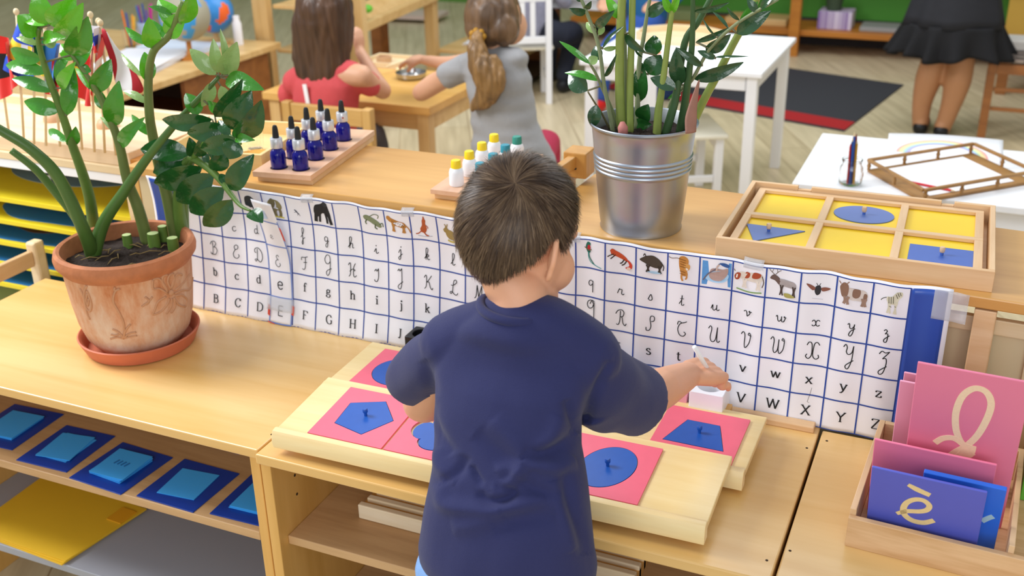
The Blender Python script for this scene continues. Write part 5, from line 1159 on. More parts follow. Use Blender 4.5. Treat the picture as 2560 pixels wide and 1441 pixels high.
for k in range(4):
    a = PI/4+k*PI/2; q = MB(); q.tube([(sc0.x-.01+.10*math.cos(a), 3.43+.10*math.sin(a), .275), (sc0.x-.01+.15*math.cos(a), 3.43+.15*math.sin(a), .002)], .011, 10); q.build('leg', m_alu, st_)
# things on the table
wt = thing('wooden_tray', 'small pale wooden tray on the girls\' table', 'tray'); c = PZ(985, 160, .5722); wt.location = (c.x, c.y, .5723)
q = MB(); q.box((-.13, -.09, 0), (.09, .10, .006)); q.build('base', m_pale, wt)
for a, c_ in (((-.13, -.09, .0062), (.09, -.08, .022)), ((-.13, .09, .0062), (.09, .10, .022)), ((-.13, -.0798, .0062), (-.12, .0898, .022)), ((.08, -.0798, .0062), (.09, .0898, .022))):
    q = MB(); q.box(a, c_); q.build('rim', m_pale, wt)
q = MB(); q.lathe([(0, .006), (.034, .006), (.036, .03), (.028, .03), (.027, .012), (0, .012)], (c.x-.05, c.y+.0, .573), 24); tag(q.build('wooden_cup', m_dome, smooth='auto'), 'round brown wooden cup in the girls\' tray', 'cup')
c = PZ(1028, 195, .5722); q = MB(); q.lathe([(0, 0), (.05, 0), (.062, .006), (.066, .026), (.064, .027), (.059, .009), (0, .004)], (c.x, c.y, .5723), 36); tag(q.build('metal_dish', mat('steel dish', 'B0B0B0', .2, metal=1), smooth='auto'), 'round shallow steel dish under the ponytail girl\'s hand', 'dish')
for i, (x, y) in enumerate(((1000, 178), (915, 165), (1015, 165))):
    c = PZ(x, y, .5722); q = MB(); q.lathe([(0, 0), (.018, 0), (.02, .012), (.012, .016), (0, .016)], (c.x, c.y, .5723), 16); tag(q.build('cream_disc', mat('cream disc', 'F2E2B0', .5), smooth='auto'), 'cream coloured disc on the girls\' table, '+['left of the steel dish', 'beside the red sleeve', 'behind the steel dish'][i], 'disc')
c1 = PZ(965, 168, .60); c2_ = PZ(1020, 150, .61); q = MB(); q.tube([c1, c2_], .005, 8); tag(q.build('wooden_stick', m_stick), 'thin wooden stick in the ponytail girl\'s hand', 'stick')

# ---------------------------------------------------------------- white furniture
def white_table(name, lab, x0, x1, y0, y1, h, mm=m_white, leg=.045):
    t = thing(name, lab, 'table'); bx_('table_top', (x0, y0, h-.022), (x1, y1, h), mm, t, .004)
    for x in (x0+.02, x1-.02-leg):
        for y in (y0+.02, y1-.02-leg): bx_('leg', (x, y, 0), (x+leg, y+leg, h-.0225), mm, t)
    bx_('apron', (x0+.07, y0+.03, h-.085), (x1-.07, y0+.045, h-.0225), mm, t); bx_('apron', (x0+.07, y1-.045, h-.085), (x1-.07, y1-.03, h-.0225), mm, t); bx_('apron', (x0+.03, y0+.07, h-.085), (x0+.045, y1-.07, h-.0225), mm, t); bx_('apron', (x1-.045, y0+.07, h-.085), (x1-.03, y1-.07, h-.0225), mm, t)
    return t
white_table('white_table', 'white square table behind the bucket plant', -1.60, -.815, 4.36, 5.14, .62)
white_table('white_table', 'white table at right with pencil jar and railed tray', -.455, .55, 3.02, 3.57, .62)
white_table('white_table', 'white table at the top behind the ponytail girl', -2.75, -1.98, 6.2, 6.9, .58)
oc = thing('octagon_tray', 'pale octagonal wooden tray on the white table behind the plant', 'tray'); c = PZ(1700, 98, .62); oc.location = (c.x, c.y, .6203)
q = MB(); q.prism([(.21*math.cos(PI/8+k*PI/4), .17*math.sin(PI/8+k*PI/4)) for k in range(8)], 0, .01); q.build('base', m_pale, oc)
for k in range(8):
    a, b_ = PI/8+k*PI/4, PI/8+(k+1)*PI/4; q = MB(); q.bar((.205*math.cos(a), .165*math.sin(a), .024), (.205*math.cos(b_), .165*math.sin(b_), .024), .012, .028); q.build('rim', m_pale, oc, bevel=.002)
q = MB(); c = PZ(1650, 122, .62); q.lathe([(0, 0), (.03, 0), (.034, .008), (0, .01)], (c.x, c.y-.1, .6203), 16); tag(q.build('orange_disc', mat('orange paint', 'F0861E', .5), smooth='auto'), 'small orange disc on the white table beside the plant', 'disc')
def white_chair(lab, loc, rz, seat='E9E4D2'):
    t = thing('white_chair', lab, 'chair'); t.location = loc; t.rotation_euler = (0, 0, rz)
    for x in (-.17, .135):
        bx_('leg', (x, -.17, 0), (x+.035, -.135, .66), m_white, t); bx_('leg', (x, .13, 0), (x+.035, .165, .315), m_white, t)
    bx_('seat', (-.185, -.134, .3155), (.185, .18, .335), mat('cream seat', seat, .5), t, .006)
    for z in (.60,): bx_('back_rail', (-.134, -.165, z), (.134, -.142, z+.055), m_white, t)
    bx_('back_rail', (-.134, -.165, .36), (.134, -.142, .40), m_white, t)
    for x in (-.075, -.015, .045): bx_('back_slat', (x, -.162, .4005), (x+.03, -.145, .5995), m_white, t)
    bx_('apron', (-.134, .14, .26), (.134, .155, .315), m_white, t); bx_('stretcher', (-.165, -.134, .12), (-.145, .129, .15), m_white, t); bx_('stretcher', (.145, -.134, .12), (.165, .129, .15), m_white, t)
    return t
cw = PZ(1330, 262, 0)
white_chair('white slatted chair holding a seated person in dark jeans', (cw.x-.12, cw.y+.12, 0), R(28))
white_chair('white chair tucked half behind the metal bucket', (-1.19, 4.50, 0), R(-62), 'E4EDE0')
# floor mat
mt = thing('floor_mat', 'black floor mat with red band on the floor', 'mat'); A = Vector((-.633, 5.84, 0)); ud = Vector((-.80, .25, 0)).normalized(); vd = Vector((.195, 1.17, 0)).normalized()
def quad3(name, a, b_, c_, d_, z0, z1, mm):
    q = MB(); vs = [p+Vector((0, 0, z)) for z in (z0, z1) for p in (a, b_, c_, d_)]; q.add(vs, [(3, 2, 1, 0), (4, 5, 6, 7), (0, 1, 5, 4), (1, 2, 6, 5), (2, 3, 7, 6), (3, 0, 4, 7)]); return q.build(name, mm, mt)
quad3('mat', A, A+ud*1.6, A+ud*1.6+vd*1.19, A+vd*1.19, .0005, .008, mat('charcoal mat', '34343A', .85, var=(.1, 90)))
quad3('red_band', A+vd*.015, A+ud*1.6+vd*.015, A+ud*1.6+vd*.19, A-ud*.0+vd*.19, .0082, .0095, mat('red band', 'A8181E', .8))
# green shelving at the back
gs = thing('wall_shelf', 'orange wood shelving with green back along the far wall', 'shelf')
bx_('back_panel', (-2.9, 8.12, .19), (2.2, 8.14, 1.3), mat('green panel', '4E9A34', .6), gs); bx_('back_panel', (-2.9, 8.10, 0), (2.2, 8.12, .1898), mat('dark plinth', '3C3A3E', .7), gs)
bx_('shelf_board', (-2.9, 7.70, .135), (2.2, 8.0998, .175), m_orange, gs); bx_('shelf_board', (-2.9, 7.70, .62), (2.2, 8.0998, .66), m_orange, gs)
for px in (1590, 1988, 2530):
    x = PY(px, 60, 7.68).x; bx_('post', (x-.035, 7.64, 0), (x+.035, 7.699, 1.3), m_orange, gs)
def shelfbox(name, lab, px0, px1, d, h, mm, cat, z=.175, Y=7.78):
    x0 = PY(px0, 60, Y).x; x1 = PY(px1, 60, Y).x; q = MB(); q.box((x0, Y, z+.0003), (x1, Y+d, z+h)); return tag(q.build(name, mm, bevel=.004), lab, cat)
m_check = mat('purple checked card', 'B098B8', .6); nt = m_check.node_tree; ck = nt.nodes.new('ShaderNodeTexBrick'); ck.inputs['Scale'].default_value = 22; ck.inputs['Color1'].default_value = lin('8A6CA8'); ck.inputs['Color2'].default_value = lin('D8CCE0'); ck.inputs['Mortar'].default_value = lin('F0ECF2'); nt.links.new(ck.outputs[0], nt.nodes['Principled BSDF'].inputs['Base Color']); tcx = nt.nodes.new('ShaderNodeTexCoord'); nt.links.new(tcx.outputs['Object'], ck.inputs['Vector'])
shelfbox('patterned_box', 'purple and white patterned box on the far shelf', 2043, 2128, .2, .12, m_check, 'box')
shelfbox('flat_box', 'flat grey folder on the far shelf, right of the purple box', 2150, 2262, .22, .03, mat('grey folder', '9A9A98', .5), 'folder')
shelfbox('wooden_tray', 'pale flat tray on the far shelf above the white table', 1812, 1965, .25, .045, m_bgwood, 'tray')
shelfbox('flat_box', 'sage green flat box on the far shelf behind the plant', 1635, 1745, .25, .07, mat('sage card', '7C8A5A', .6), 'box')
q = MB(); c = PY(2085, 20, 7.86); q.lathe([(.05, 0), (.06, .09), (.02, .1), (0, .1)], (c.x, 7.86, .2955), 14); tag(q.build('dark_ornament', mat('dark ornament', '3A4A34', .7), smooth='auto'), 'dark ornament standing on the purple patterned box', 'ornament')
# right back: side board with yellow panel, woven chair
rb = thing('side_board', 'brown side board with ochre panel at the upper right edge', 'sideboard'); x = PY(2505, 60, 7.0).x
bx_('top_board', (x, 6.95, .60), (x+1.3, 7.35, .63), m_brown, rb); bx_('panel', (x+.02, 6.98, .34), (x+1.28, 7.0, .60), mat('ochre panel', 'B8923A', .6), rb); bx_('lower_board', (x, 6.95, .24), (x+1.3, 7.35, .34), m_brown, rb); bx_('leg', (x+.02, 6.97, 0), (x+.08, 7.03, .2395), m_brown, rb); bx_('leg', (x+1.2, 6.97, 0), (x+1.26, 7.03, .2395), m_brown, rb)
wc = thing('woven_chair', 'brown wooden chair with woven grey seat at the right edge', 'chair'); cA = PZ(2440, 352, 0)
X0_, Y0_ = cA.x, cA.y; m_weave = mat('grey brown webbing', '7A6C62', .8); nt = m_weave.node_tree; ck = nt.nodes.new('ShaderNodeTexChecker'); ck.inputs['Scale'].default_value = 22; ck.inputs['Color1'].default_value = lin('8A7C72'); ck.inputs['Color2'].default_value = lin('4A3E38'); nt.links.new(ck.outputs[0], nt.nodes['Principled BSDF'].inputs['Base Color']); tcx = nt.nodes.new('ShaderNodeTexCoord'); nt.links.new(tcx.outputs['Object'], ck.inputs['Vector'])
for x in (0, .40):
    for y in (0, .36): bx_('leg', (X0_+x, Y0_+y, 0), (X0_+x+.04, Y0_+y+.04, .40 if x < .1 else .78), m_brown, wc)
bx_('seat', (X0_+.005, Y0_+.005, .405), (X0_+.435, Y0_+.355, .43), m_weave, wc, .008); bx_('seat_rail', (X0_+.041, Y0_+.004, .35), (X0_+.399, Y0_+.03, .40), m_brown, wc)
for z in (.26, .16): bx_('stretcher', (X0_+.041, Y0_+.01, z), (X0_+.399, Y0_+.025, z+.02), m_brown, wc)
bx_('back_rail', (X0_+.41, Y0_+.041, .66), (X0_+.43, Y0_+.359, .76), m_brown, wc)
q = MB(); q.box((X0_+.01, Y0_+.20, .4303), (X0_+.19, Y0_+.37, .485)); tag(q.build('folded_cloth', mat('off white cloth', 'DAD4CC', .8), bevel=.01), 'off white folded cloth on the woven chair seat', 'cloth')

# ---------------------------------------------------------------- on the right white table
H2 = .6202
def Q(px, py, z=H2): return PZ(px, py, z)
jr = thing('pencil_jar', 'small bulging glass jar with coloured pencils on the white table', 'jar'); c = Q(2120, 470); jr.location = (c.x, c.y+.035, H2)
q = MB(); q.lathe([(0, .0), (.026, 0), (.032, .006), (.035, .03), (.031, .052), (.026, .060), (.026, .068), (.0285, .070), (.0285, .075), (.0255, .075), (.0235, .068), (.0238, .060), (.0288, .050), (.0325, .03), (.030, .009), (0, .006)], n=36); q.build('glass', m_glass, jr, smooth='auto')
for k, (col, dx, dy, tx, ty, h) in enumerate((('B8322A', -.006, 0, -.010, .004, .118), ('2A5AB0', .004, .004, -.004, .01, .150), ('1E4A9A', 0, -.004, -.001, -.004, .142), ('D8A02A', .010, 0, .006, .004, .130), ('8A2A2A', .002, .008, .002, .012, .145), ('1A3A7A', -.002, .004, -.006, .004, .136))):
    p = thing('coloured_pencil', ['brick red pencil, shortest in the jar', 'bright blue pencil, tallest in the jar', 'dark blue pencil, front of the jar', 'ochre yellow pencil, right side of the jar', 'maroon pencil at the back of the jar', 'navy pencil between the red and blue ones'][k], 'pencil', 'coloured pencils in the glass jar'); p.location = jr.location
    B = Vector((dx, dy, .0065)); T = Vector((tx, ty, h)); q = MB(); q.tube([B, B.lerp(T, .91)], .0036, 6); q.build('barrel', mat('pencil '+col, col, .4), p)
    q = MB(); q.tube([B.lerp(T, .9101), T], [.0035, .0006], 6); q.build('tip', m_stick if k % 2 else mat('pencil '+col, col, .4), p)
# railed tray
c0, c1, c3 = Q(2168, 430), Q(2305, 508), Q(2430, 388)
rt = thing('railed_tray', 'brown wooden tray with gallery rails and a sheet of paper', 'tray')
m_rt = wood('walnut tint', 'A87C44', '8C6230', 'x', 1.2, .45)
ux = (c1-c0); c2 = c3+ux*1.0; c2 = c1+(c3-c0)
U = ux; V = c3-c0
def tp(u, v, z): return c0+U*u+V*v+Vector((0, 0, z))
q = MB(); q.add([tp(0, 0, .0), tp(1, 0, 0), tp(1, 1, 0), tp(0, 1, 0), tp(0, 0, .008), tp(1, 0, .008), tp(1, 1, .008), tp(0, 1, .008)], [(3, 2, 1, 0), (4, 5, 6, 7), (0, 1, 5, 4), (1, 2, 6, 5), (2, 3, 7, 6), (3, 0, 4, 7)]); q.build('base', m_rt, rt, bevel=.001)
for (u0, v0, u1, v1) in ((0, 0, 1, 0), (1, 0, 1, 1), (1, 1, 0, 1), (0, 1, 0, 0)):
    a = tp(u0, v0, .036); b_ = tp(u1, v1, .036); q = MB(); q.bar(a, b_, .011, .008); q.build('rail', m_rt, rt, bevel=.001)
    L_ = (b_-a).length; n = 4 if L_ > .3 else 3
    for k in range(n):
        f = k/(n-1) if n > 1 else 0; f = .02+.96*f
        p = a.lerp(b_, f); 
        if k < n-1: q = MB(); q.lathe([(.005, 0), (.0042, .006), (.0065, .012), (.0042, .018), (.005, .0235)], (p.x, p.y, H2+.0082), 12); q.build('spindle', m_rt, rt, smooth='auto')
q = MB(); q.add([tp(.08, .1, .0085), tp(.93, .1, .0085), tp(.93, .86, .0085), tp(.08, .86, .0085), tp(.08, .1, .0092), tp(.93, .1, .0092), tp(.93, .86, .0092), tp(.08, .86, .0092)], [(3, 2, 1, 0), (4, 5, 6, 7), (0, 1, 5, 4), (1, 2, 6, 5), (2, 3, 7, 6), (3, 0, 4, 7)]); tag(q.build('paper_sheet', m_wpaper), 'blank white sheet lying in the railed tray', 'paper')
rp = thing('coloured_pencil', 'red pencil lying on the blank sheet in the railed tray', 'pencil'); a = Q(2275, 455, H2+.0132); b_ = Q(2378, 476, H2+.0132)
q = MB(); q.tube([a, b_], .0036, 6); q.build('barrel', mat('pencil C8202C', 'C8202C', .4), rp); q = MB(); d_ = (b_-a).normalized(); q.tube([b_+d_*.0001, b_+d_*.012], [.0035, .0006], 6); q.build('tip', m_stick, rp)
# rainbow drawing
dw = thing('drawing', 'white drawing sheet with a pale rainbow on the right table', 'drawing')
d0, d1, d2, d3 = Q(2216, 392), Q(2506, 420), Q(2508, 352), Q(2222, 334)
def dp(u, v, z): return d0.lerp(d1, u).lerp(d3.lerp(d2, u), v)+Vector((0, 0, z+.006*math.sin(u*3)*v))
def dsheet(nm, mm, z, f0, f1, n=24):
    q = MB(); vs = []
    for i in range(n+1): u, v = f0(i/n); vs.append(dp(u, v, z)); u, v = f1(i/n); vs.append(dp(u, v, z))
    q.add(vs, [(i*2, i*2+1, i*2+3, i*2+2) for i in range(n)]); return q.build(nm, mm, dw, smooth=True)
o = dsheet('sheet', m_wpaper, .001, lambda t: (t, 0), lambda t: (t, 1)); md = o.modifiers.new('s', 'SOLIDIFY'); md.thickness = .0006
for k, col in enumerate(('E8A8A0', 'F2CFA0', 'F0E6A8', 'B8DCC0', 'A8C0E8', 'B8B0DC')):
    def arc(r): return lambda t, r=r: (.48+.40*r*math.cos(PI*(1-t)), .22+.55*r*math.sin(PI*(1-t))*1.0)
    dsheet('rainbow_band', mat('crayon '+col, col, .8), .0018, arc(1-.05*k), arc(1-.05*k-.05))
# ---------------------------------------------------------------- people
def skinmat(name, c):
    m = mat(name, c, .48, var=(.05, 30), bump=(.06, 500), sss=.12); return m
m_skin = skinmat('child skin', 'DFA583'); m_skin2 = skinmat('girl skin', 'D2A080'); m_skin3 = skinmat('adult leg skin', 'B9855E')
def remeshed(name, q, mm, parent, voxel, it=4, fac=.5, post=None):
    o = q.build(name+'_tmp', mm)
    a = o.modifiers.new('r', 'REMESH'); a.mode = 'VOXEL'; a.voxel_size = voxel; a.use_smooth_shade = True
    if it: s_ = o.modifiers.new('s', 'SMOOTH'); s_.factor = fac; s_.iterations = it
    dg = bpy.context.evaluated_depsgraph_get(); dg.update()
    me = bpy.data.meshes.new_from_object(o.evaluated_get(dg)); me.name = name
    old = o.data; bpy.data.objects.remove(o); bpy.data.meshes.remove(old)
    if post:
        n = len(me.vertices); co = np.empty(n*3); me.vertices.foreach_get('co', co); co = co.reshape(-1, 3)
        nn = np.empty(n*3); me.vertices.foreach_get('normal', nn); nn = nn.reshape(-1, 3)
        co = post(co, nn); me.vertices.foreach_set('co', co.ravel()); me.update()
    me.polygons.foreach_set('use_smooth', [True]*len(me.polygons))
    me.materials.clear(); me.materials.append(mm)
    r = bpy.data.objects.new(name, me); COL.objects.link(r); r.parent = parent
    return r
def limb(q, pts, rad, n=16, flat=1., sub=4, caps=True):
    S = spline(pts, sub); k = len(S); rr = [interp(i/sub, list(range(len(rad))), rad) for i in range(k)]
    q.tube(S, rr, n, flat=flat)
    if caps:
        q.ell(S[0], (rr[0]*.98,)*3, 14, 10); q.ell(S[-1], (rr[-1]*.98,)*3, 14, 10)
def loft(q, rings, n=32, sub=4):
    """rings: (centre, rx, ry, yaw, squareness)"""
    C = spline([r[0] for r in rings], sub); k = len(C); X_ = list(range(len(rings))); o = len(q.v)
    for i, c in enumerate(C):
        t = i/sub; rx = interp(t, X_, [r[1] for r in rings]); ry = interp(t, X_, [r[2] for r in rings]); yw = interp(t, X_, [r[3] for r in rings]); ex = .85
        ca, sa = math.cos(yw), math.sin(yw)
        for j in range(n):
            a = 2*PI*j/n; x = rx*math.copysign(abs(math.cos(a))**ex, math.cos(a)); y = ry*math.copysign(abs(math.sin(a))**ex, math.sin(a))
            q.v.append((c.x+x*ca-y*sa, c.y+x*sa+y*ca, c.z))
    for i in range(k-1):
        for j in range(n): a = o+i*n+j; b_ = o+i*n+(j+1) % n; q.f.append((a, b_, b_+n, a+n)); q.m.append(0)
    q.f.append(tuple(o+j for j in reversed(range(n)))); q.m.append(0); q.f.append(tuple(o+(k-1)*n+j for j in range(n))); q.m.append(0)
def hand(q, wrist, fwd, pn, s, curls, spread=.12, side=1, thumb=(.5, .6)):
    """wrist point, direction to the knuckles, palm normal, hand length s; curls per finger (3 angles)"""
    fwd = Vector(fwd).normalized(); pn = Vector(pn); pn = (pn-fwd*pn.dot(fwd)).normalized(); lat = fwd.cross(pn)*side
    wrist = Vector(wrist); pl = s*.50; pw = s*.40
    for t in (-1, -.33, .33, 1):
        limb(q, [wrist+lat*t*pw*.28, wrist+fwd*pl*.55+lat*t*pw*.42, wrist+fwd*pl+lat*t*pw*.46], [s*.10, s*.115, s*.085], 10)
    tips = []
    for f in range(4):
        t = (-1, -.36, .30, .95)[f]; L_ = s*(.44, .50, .47, .37)[f]
        p = wrist+fwd*pl+lat*t*pw*.50; d = (fwd+lat*t*spread).normalized(); pts = [p]; c = curls[f] if hasattr(curls[0], '__len__') else curls
        for k in range(3):
            ax = lat; rm = Matrix.Rotation(c[k]*side, 3, ax); d2 = rm@d
            if (d2-d).dot(pn) < 0: d2 = Matrix.Rotation(-c[k]*side, 3, ax)@d
            d = d2; p = p+d*L_*(.44, .32, .24)[k]; pts.append(p)
        limb(q, pts, [s*.068, s*.064, s*.060, s*.050], 10, sub=3); tips.append(pts[-1])
    p = wrist+fwd*s*.12-lat*pw*.42; d = (fwd*.75-lat*thumb[0]+pn*thumb[1]).normalized(); p1 = p+d*s*.26; d2 = (d+fwd*.5+pn*.3+lat*.25).normalized(); p2 = p1+d2*s*.2
    limb(q, [p, p1, p2], [s*.10, s*.072, s*.058], 10, sub=3)
    return tips, p2

# ---- the boy
BY = thing('person', 'boy in a navy T-shirt seen from behind, reaching right with a white brush', 'person')
dB = lambda x, y, Y: PY(x, y, Y)
HC = dB(1296, 566, 1.215)
yawF = R(25); pit = R(16)
Fh = Vector((math.sin(yawF)*math.cos(pit), math.cos(yawF)*math.cos(pit), -math.sin(pit))); Rh = Vector((math.cos(yawF), -math.sin(yawF), 0)); Uh = Rh.cross(Fh)
HM = Matrix((Rh, Fh, Uh)).transposed()     # local (right, front, up) -> world
def hl(x, y, z): return HC+HM@Vector((x, y, z))
hr = Vector((.067, .083, .0875))
q = MB()
q.ell(hl(0, .002, .012), (hr.x, hr.y*.98, hr.z-.013), 40, 28, rot=HM)
q.ell(hl(0, .030, -.040), (.056, .054, .060), 28, 20, rot=HM)       # face
q.ell(hl(.032, .052, -.050), (.025, .028, .030), 18, 14, rot=HM); q.ell(hl(-.030, .052, -.050), (.025, .028, .030), 18, 14, rot=HM)   # cheeks
q.ell(hl(0, .058, -.092), (.025, .026, .022), 18, 14, rot=HM)       # chin
limb(q, [hl(-.030, .0, -.070), hl(-.026, .045, -.088), hl(0, .060, -.096), hl(.028, .045, -.088), hl(.034, .0, -.070)], [.022, .020, .018, .020, .022], 12)  # jaw
limb(q, [hl(0, .084, -.018), hl(0, .094, -.036), hl(0, .099, -.050)], [.008, .009, .0105], 10); q.ell(hl(.009, .092, -.051), (.007,)*3, 10, 8); q.ell(hl(-.009, .092, -.051), (.007,)*3, 10, 8)
limb(q, [hl(-.03, .070, .000), hl(0, .077, .002), hl(.03, .070, .000)], [.010, .011, .010], 10)   # brow
limb(q, [hl(-.016, .086, -.073), hl(0, .091, -.072), hl(.016, .086, -.073)], [.005, .0062, .005], 8)
NB = dB(1297, 795, 1.178)
limb(q, [hl(.004, -.004, -.040), hl(.006, -.008, -.066), dB(1298, 738, 1.184), NB, dB(1292, 850, 1.182)], [.034, .0365, .0385, .041, .034], 28)
# hidden torso core, shoulders
limb(q, [dB(1292, 850, 1.17), dB(1275, 1050, 1.15), dB(1268, 1300, 1.12), dB(1265, 1440, 1.10)], [.036, .05, .05, .05], 24)
limb(q, [dB(1130, 880, 1.17), NB-Vector((0, 0, .055)), dB(1450, 915, 1.19)], [.030, .032, .030], 18)
# right arm: shoulder, elbow, wrist
SR, ER, WR = dB(1462, 915, 1.20), dB(1612, 992, 1.365), dB(1722, 937, 1.515)
limb(q, [SR, SR.lerp(ER, .5), ER, ER.lerp(WR, .35), ER.lerp(WR, .75), WR], [.036, .034, .031, .0325, .026, .021], 20)
SL, EL, WL = dB(1118, 880, 1.18), dB(1056, 1008, 1.262), dB(1150, 985, 1.40)
limb(q, [SL, SL.lerp(EL, .55), EL, EL.lerp(WL, .4), WL], [.034, .033, .0305, .029, .020], 20)
fwd = (dB(1788, 925, 1.575)-WR)
hand(q, WR+fwd.normalized()*.006, fwd, (-.1, .25, -1), .118, [(1.2, 1.5, 1.0), (1.25, 1.5, 1.0), (1.3, 1.5, 1.0), (1.35, 1.5, 1.0)], spread=.04, side=-1, thumb=(.15, .45))
fwl = (dB(1230, 960, 1.46)-WL)
hand(q, WL+fwl.normalized()*.006, fwl, (0, .1, -1), .100, (.4, .5, .4), spread=.12, side=1, thumb=(.5, .4))
body = remeshed('body', q, m_skin, BY, .0026, it=5, fac=.5)
# ears
def ear(side):
    q = MB(); out = Rh*side; bk = (-Fh*.58+out*.81).normalized() if side > 0 else (-Fh*.95+out*.3).normalized(); nrm_ = bk.cross(Uh).normalized()
    c = hl(side*(.0630 if side > 0 else .056), .006 if side > 0 else .020, -.024)+bk*.009
    P = []
    for k in range(15):
        a = R(-60+k*20); P.append(c+bk*(.0125*math.sin(a)*(1.0 if a < R(110) else .8))+Uh*(.0255*math.cos(a)-.001))
    S = [(P[i]) for i in range(len(P))]
    limb(q, S, [.0030, .0034]+[.0040]*10+[.0045, .0046, .0036], 10, sub=3)
    q.ell(c-bk*.002, (.0045, .0105, .021), 20, 14, rot=Matrix((nrm_, bk, Uh)).transposed())
    return remeshed('ear', q, m_skin, BY, .0014, it=3, fac=.5)
ear(1); ear(-1)
m_eye = mat('eye white', 'F0F0F0', .2); m_iris = mat('dark iris', '2A1A10', .2); m_lip = mat('lips', 'C87868', .4)
for sd in (-1, 1):
    q = MB(); q.ell(hl(sd*.027, .0665, -.018), (.0095, .008, .0065), 18, 12, rot=HM); q.ell(hl(sd*.027, .0722, -.019), (.0040, .003, .0042), 12, 8, m=1, rot=HM); q.build('eye', [m_eye, m_iris], BY, smooth=True)
    q = MB(); limb(q, [hl(sd*.014, .0865, .006), hl(sd*.028, .080, .010), hl(sd*.042, .066, .006)], [.0014, .002, .0012], 6); q.build('eyebrow', mat('brow hair', '4A3222', .7), BY, smooth=True)
q = MB(); limb(q, [hl(-.015, .0905, -.0725), hl(0, .0965, -.0720), hl(.015, .0905, -.0725)], [.0022, .0036, .0022], 8, flat=.6); q.build('lips', m_lip, BY, smooth=True)
# hair: strands combed from the whorl along the skull
hairm = [mat('brown hair '+h, h, .42, spec=.35) for h in ('4E3C2E', '5E4A38', '705A44', '3C2D23', '86705A')]
HR = hr+Vector((.0035, .004, .0045))
def skull(d, off=0.):
    """point on the hair shell in local direction d"""
    k = 1/math.sqrt((d.x/HR.x)**2+(d.y/HR.y)**2+(d.z/HR.z)**2)
    if d.z < 0: k *= 1-.07*(-d.z)**1.6
    if d.y < 0: k *= 1+.035*max(0, -d.y)*max(0, d.z+.6)
    return d*(k+off)
wd = ((HM.transposed()@(dB(1288, 462, 1.17)-HC))); wd.normalize()
def hairline(a):   # a: azimuth from the front, radians, local z limit
    if a > 0: return interp(math.degrees(a), [0, 35, 55, 68, 76, 86, 96, 105, 125, 150, 165, 172, 180], [.046, .042, .018, -.016, -.020, .004, .000, -.024, -.048, -.066, -.074, -.081, -.086])
    a = abs(a); return interp(math.degrees(a), [0, 35, 55, 68, 80, 92, 105, 125, 150, 165, 172, 180], [.046, .042, .018, -.020, -.026, -.010, -.048, -.062, -.070, -.074, -.081, -.086])
t1 = wd.orthogonal().normalized(); t2 = wd.cross(t1)
def trace(th, lim, swirl=.6, extra=0.):
    pts = []; k = 0
    for i in range(60):
        s = i*.05; th2 = th+swirl*math.exp(-s*1.8)
        d = wd*math.cos(s)+(t1*math.cos(th2)+t2*math.sin(th2))*math.sin(s)
        p = skull(d)
        az = math.atan2(p.x, p.y)
        if p.z < hairline(az)-extra: break
        pts.append(d)
        if s > 2.9: break
    return pts
# cap
q = MB(); NA, NS = 160, 34; vs = []
for i in range(NA):
    D = trace(2*PI*i/NA, 0); n = len(D)
    for j in range(NS+1):
        f = j/NS*(n-1); k = min(int(f), n-2) if n > 1 else 0; d = D[k].lerp(D[min(k+1, n-1)], f-k).normalized()
        thick = .0035*(1-max(0, j/NS-.75)/.25*1.0)
        rel_ = noise.noise(Vector((i*.55, j*.12, 0)))*.0012
        vs.append(hl(*skull(d, thick*.4+rel_-.002)))
fs = []
for i in range(NA):
    a = i*(NS+1); b_ = ((i+1) % NA)*(NS+1)
    for j in range(NS): fs.append((a+j, b_+j, b_+j+1, a+j+1))
q.add(vs, fs); hair_o = q.build('hair', hairm[0], BY, smooth=True)
mdh = hair_o.modifiers.new('s', 'SOLIDIFY'); mdh.thickness = .004; mdh.offset = -1
q = MB(); g = random.Random(5)
for i in range(15000):
    # start anywhere on the scalp, run down the comb direction
    D = trace(g.uniform(0, 2*PI), 0, extra=g.uniform(-.002, .007))
    n = len(D)
    if n < 4: continue
    st_ = int(g.random()**1.25*(n-3)); ln = g.randint(6, 13); seg = D[st_:st_+ln]
    if len(seg) < 3: continue
    m = min(range(5), key=lambda _: g.random()); clump = noise.noise(seg[len(seg)//2]*9)
    m = [3, 0, 1, 2, 4][int(clamp(2+clump*3+g.uniform(-1.2, 1.2), 0, 4.99))]
    lift0 = g.uniform(.0005, .0025); lift1 = g.uniform(.001, .0055)*(1+.8*(seg[-1].z > .5)); w = g.uniform(.0007, .0013)
    jit = Vector((g.gauss(0, 1), g.gauss(0, 1), g.gauss(0, 1)))*.0018
    P = [hl(*(skull(d, lerp(lift0, lift1, (k/(len(seg)-1))))+jit*(k/(len(seg)-1))**1.3)) for k, d in enumerate(seg)]
    o_ = len(q.v)
    for k, p in enumerate(P):
        dd = (P[min(k+1, len(P)-1)]-P[max(k-1, 0)]).normalized(); nn = (p-HC).normalized(); sd = dd.cross(nn).normalized()*w*(1-.85*(k/(len(P)-1))**2)*.5
        q.v.append(tuple(p+sd+nn*.0)); q.v.append(tuple(p-sd))
    for k in range(len(P)-1): q.f.append((o_+2*k, o_+2*k+1, o_+2*k+3, o_+2*k+2)); q.m.append(m)
so = bpy.data.meshes.new('hair_strands'); so.from_pydata(q.v, [], q.f)
for mm in hairm: so.materials.append(mm)
so.polygons.foreach_set('material_index', q.m); so.polygons.foreach_set('use_smooth', [True]*len(q.f)); so.update()
oo = bpy.data.objects.new('hair_strands', so); COL.objects.link(oo); oo.parent = hair_o; oo['kind'] = 'stuff'

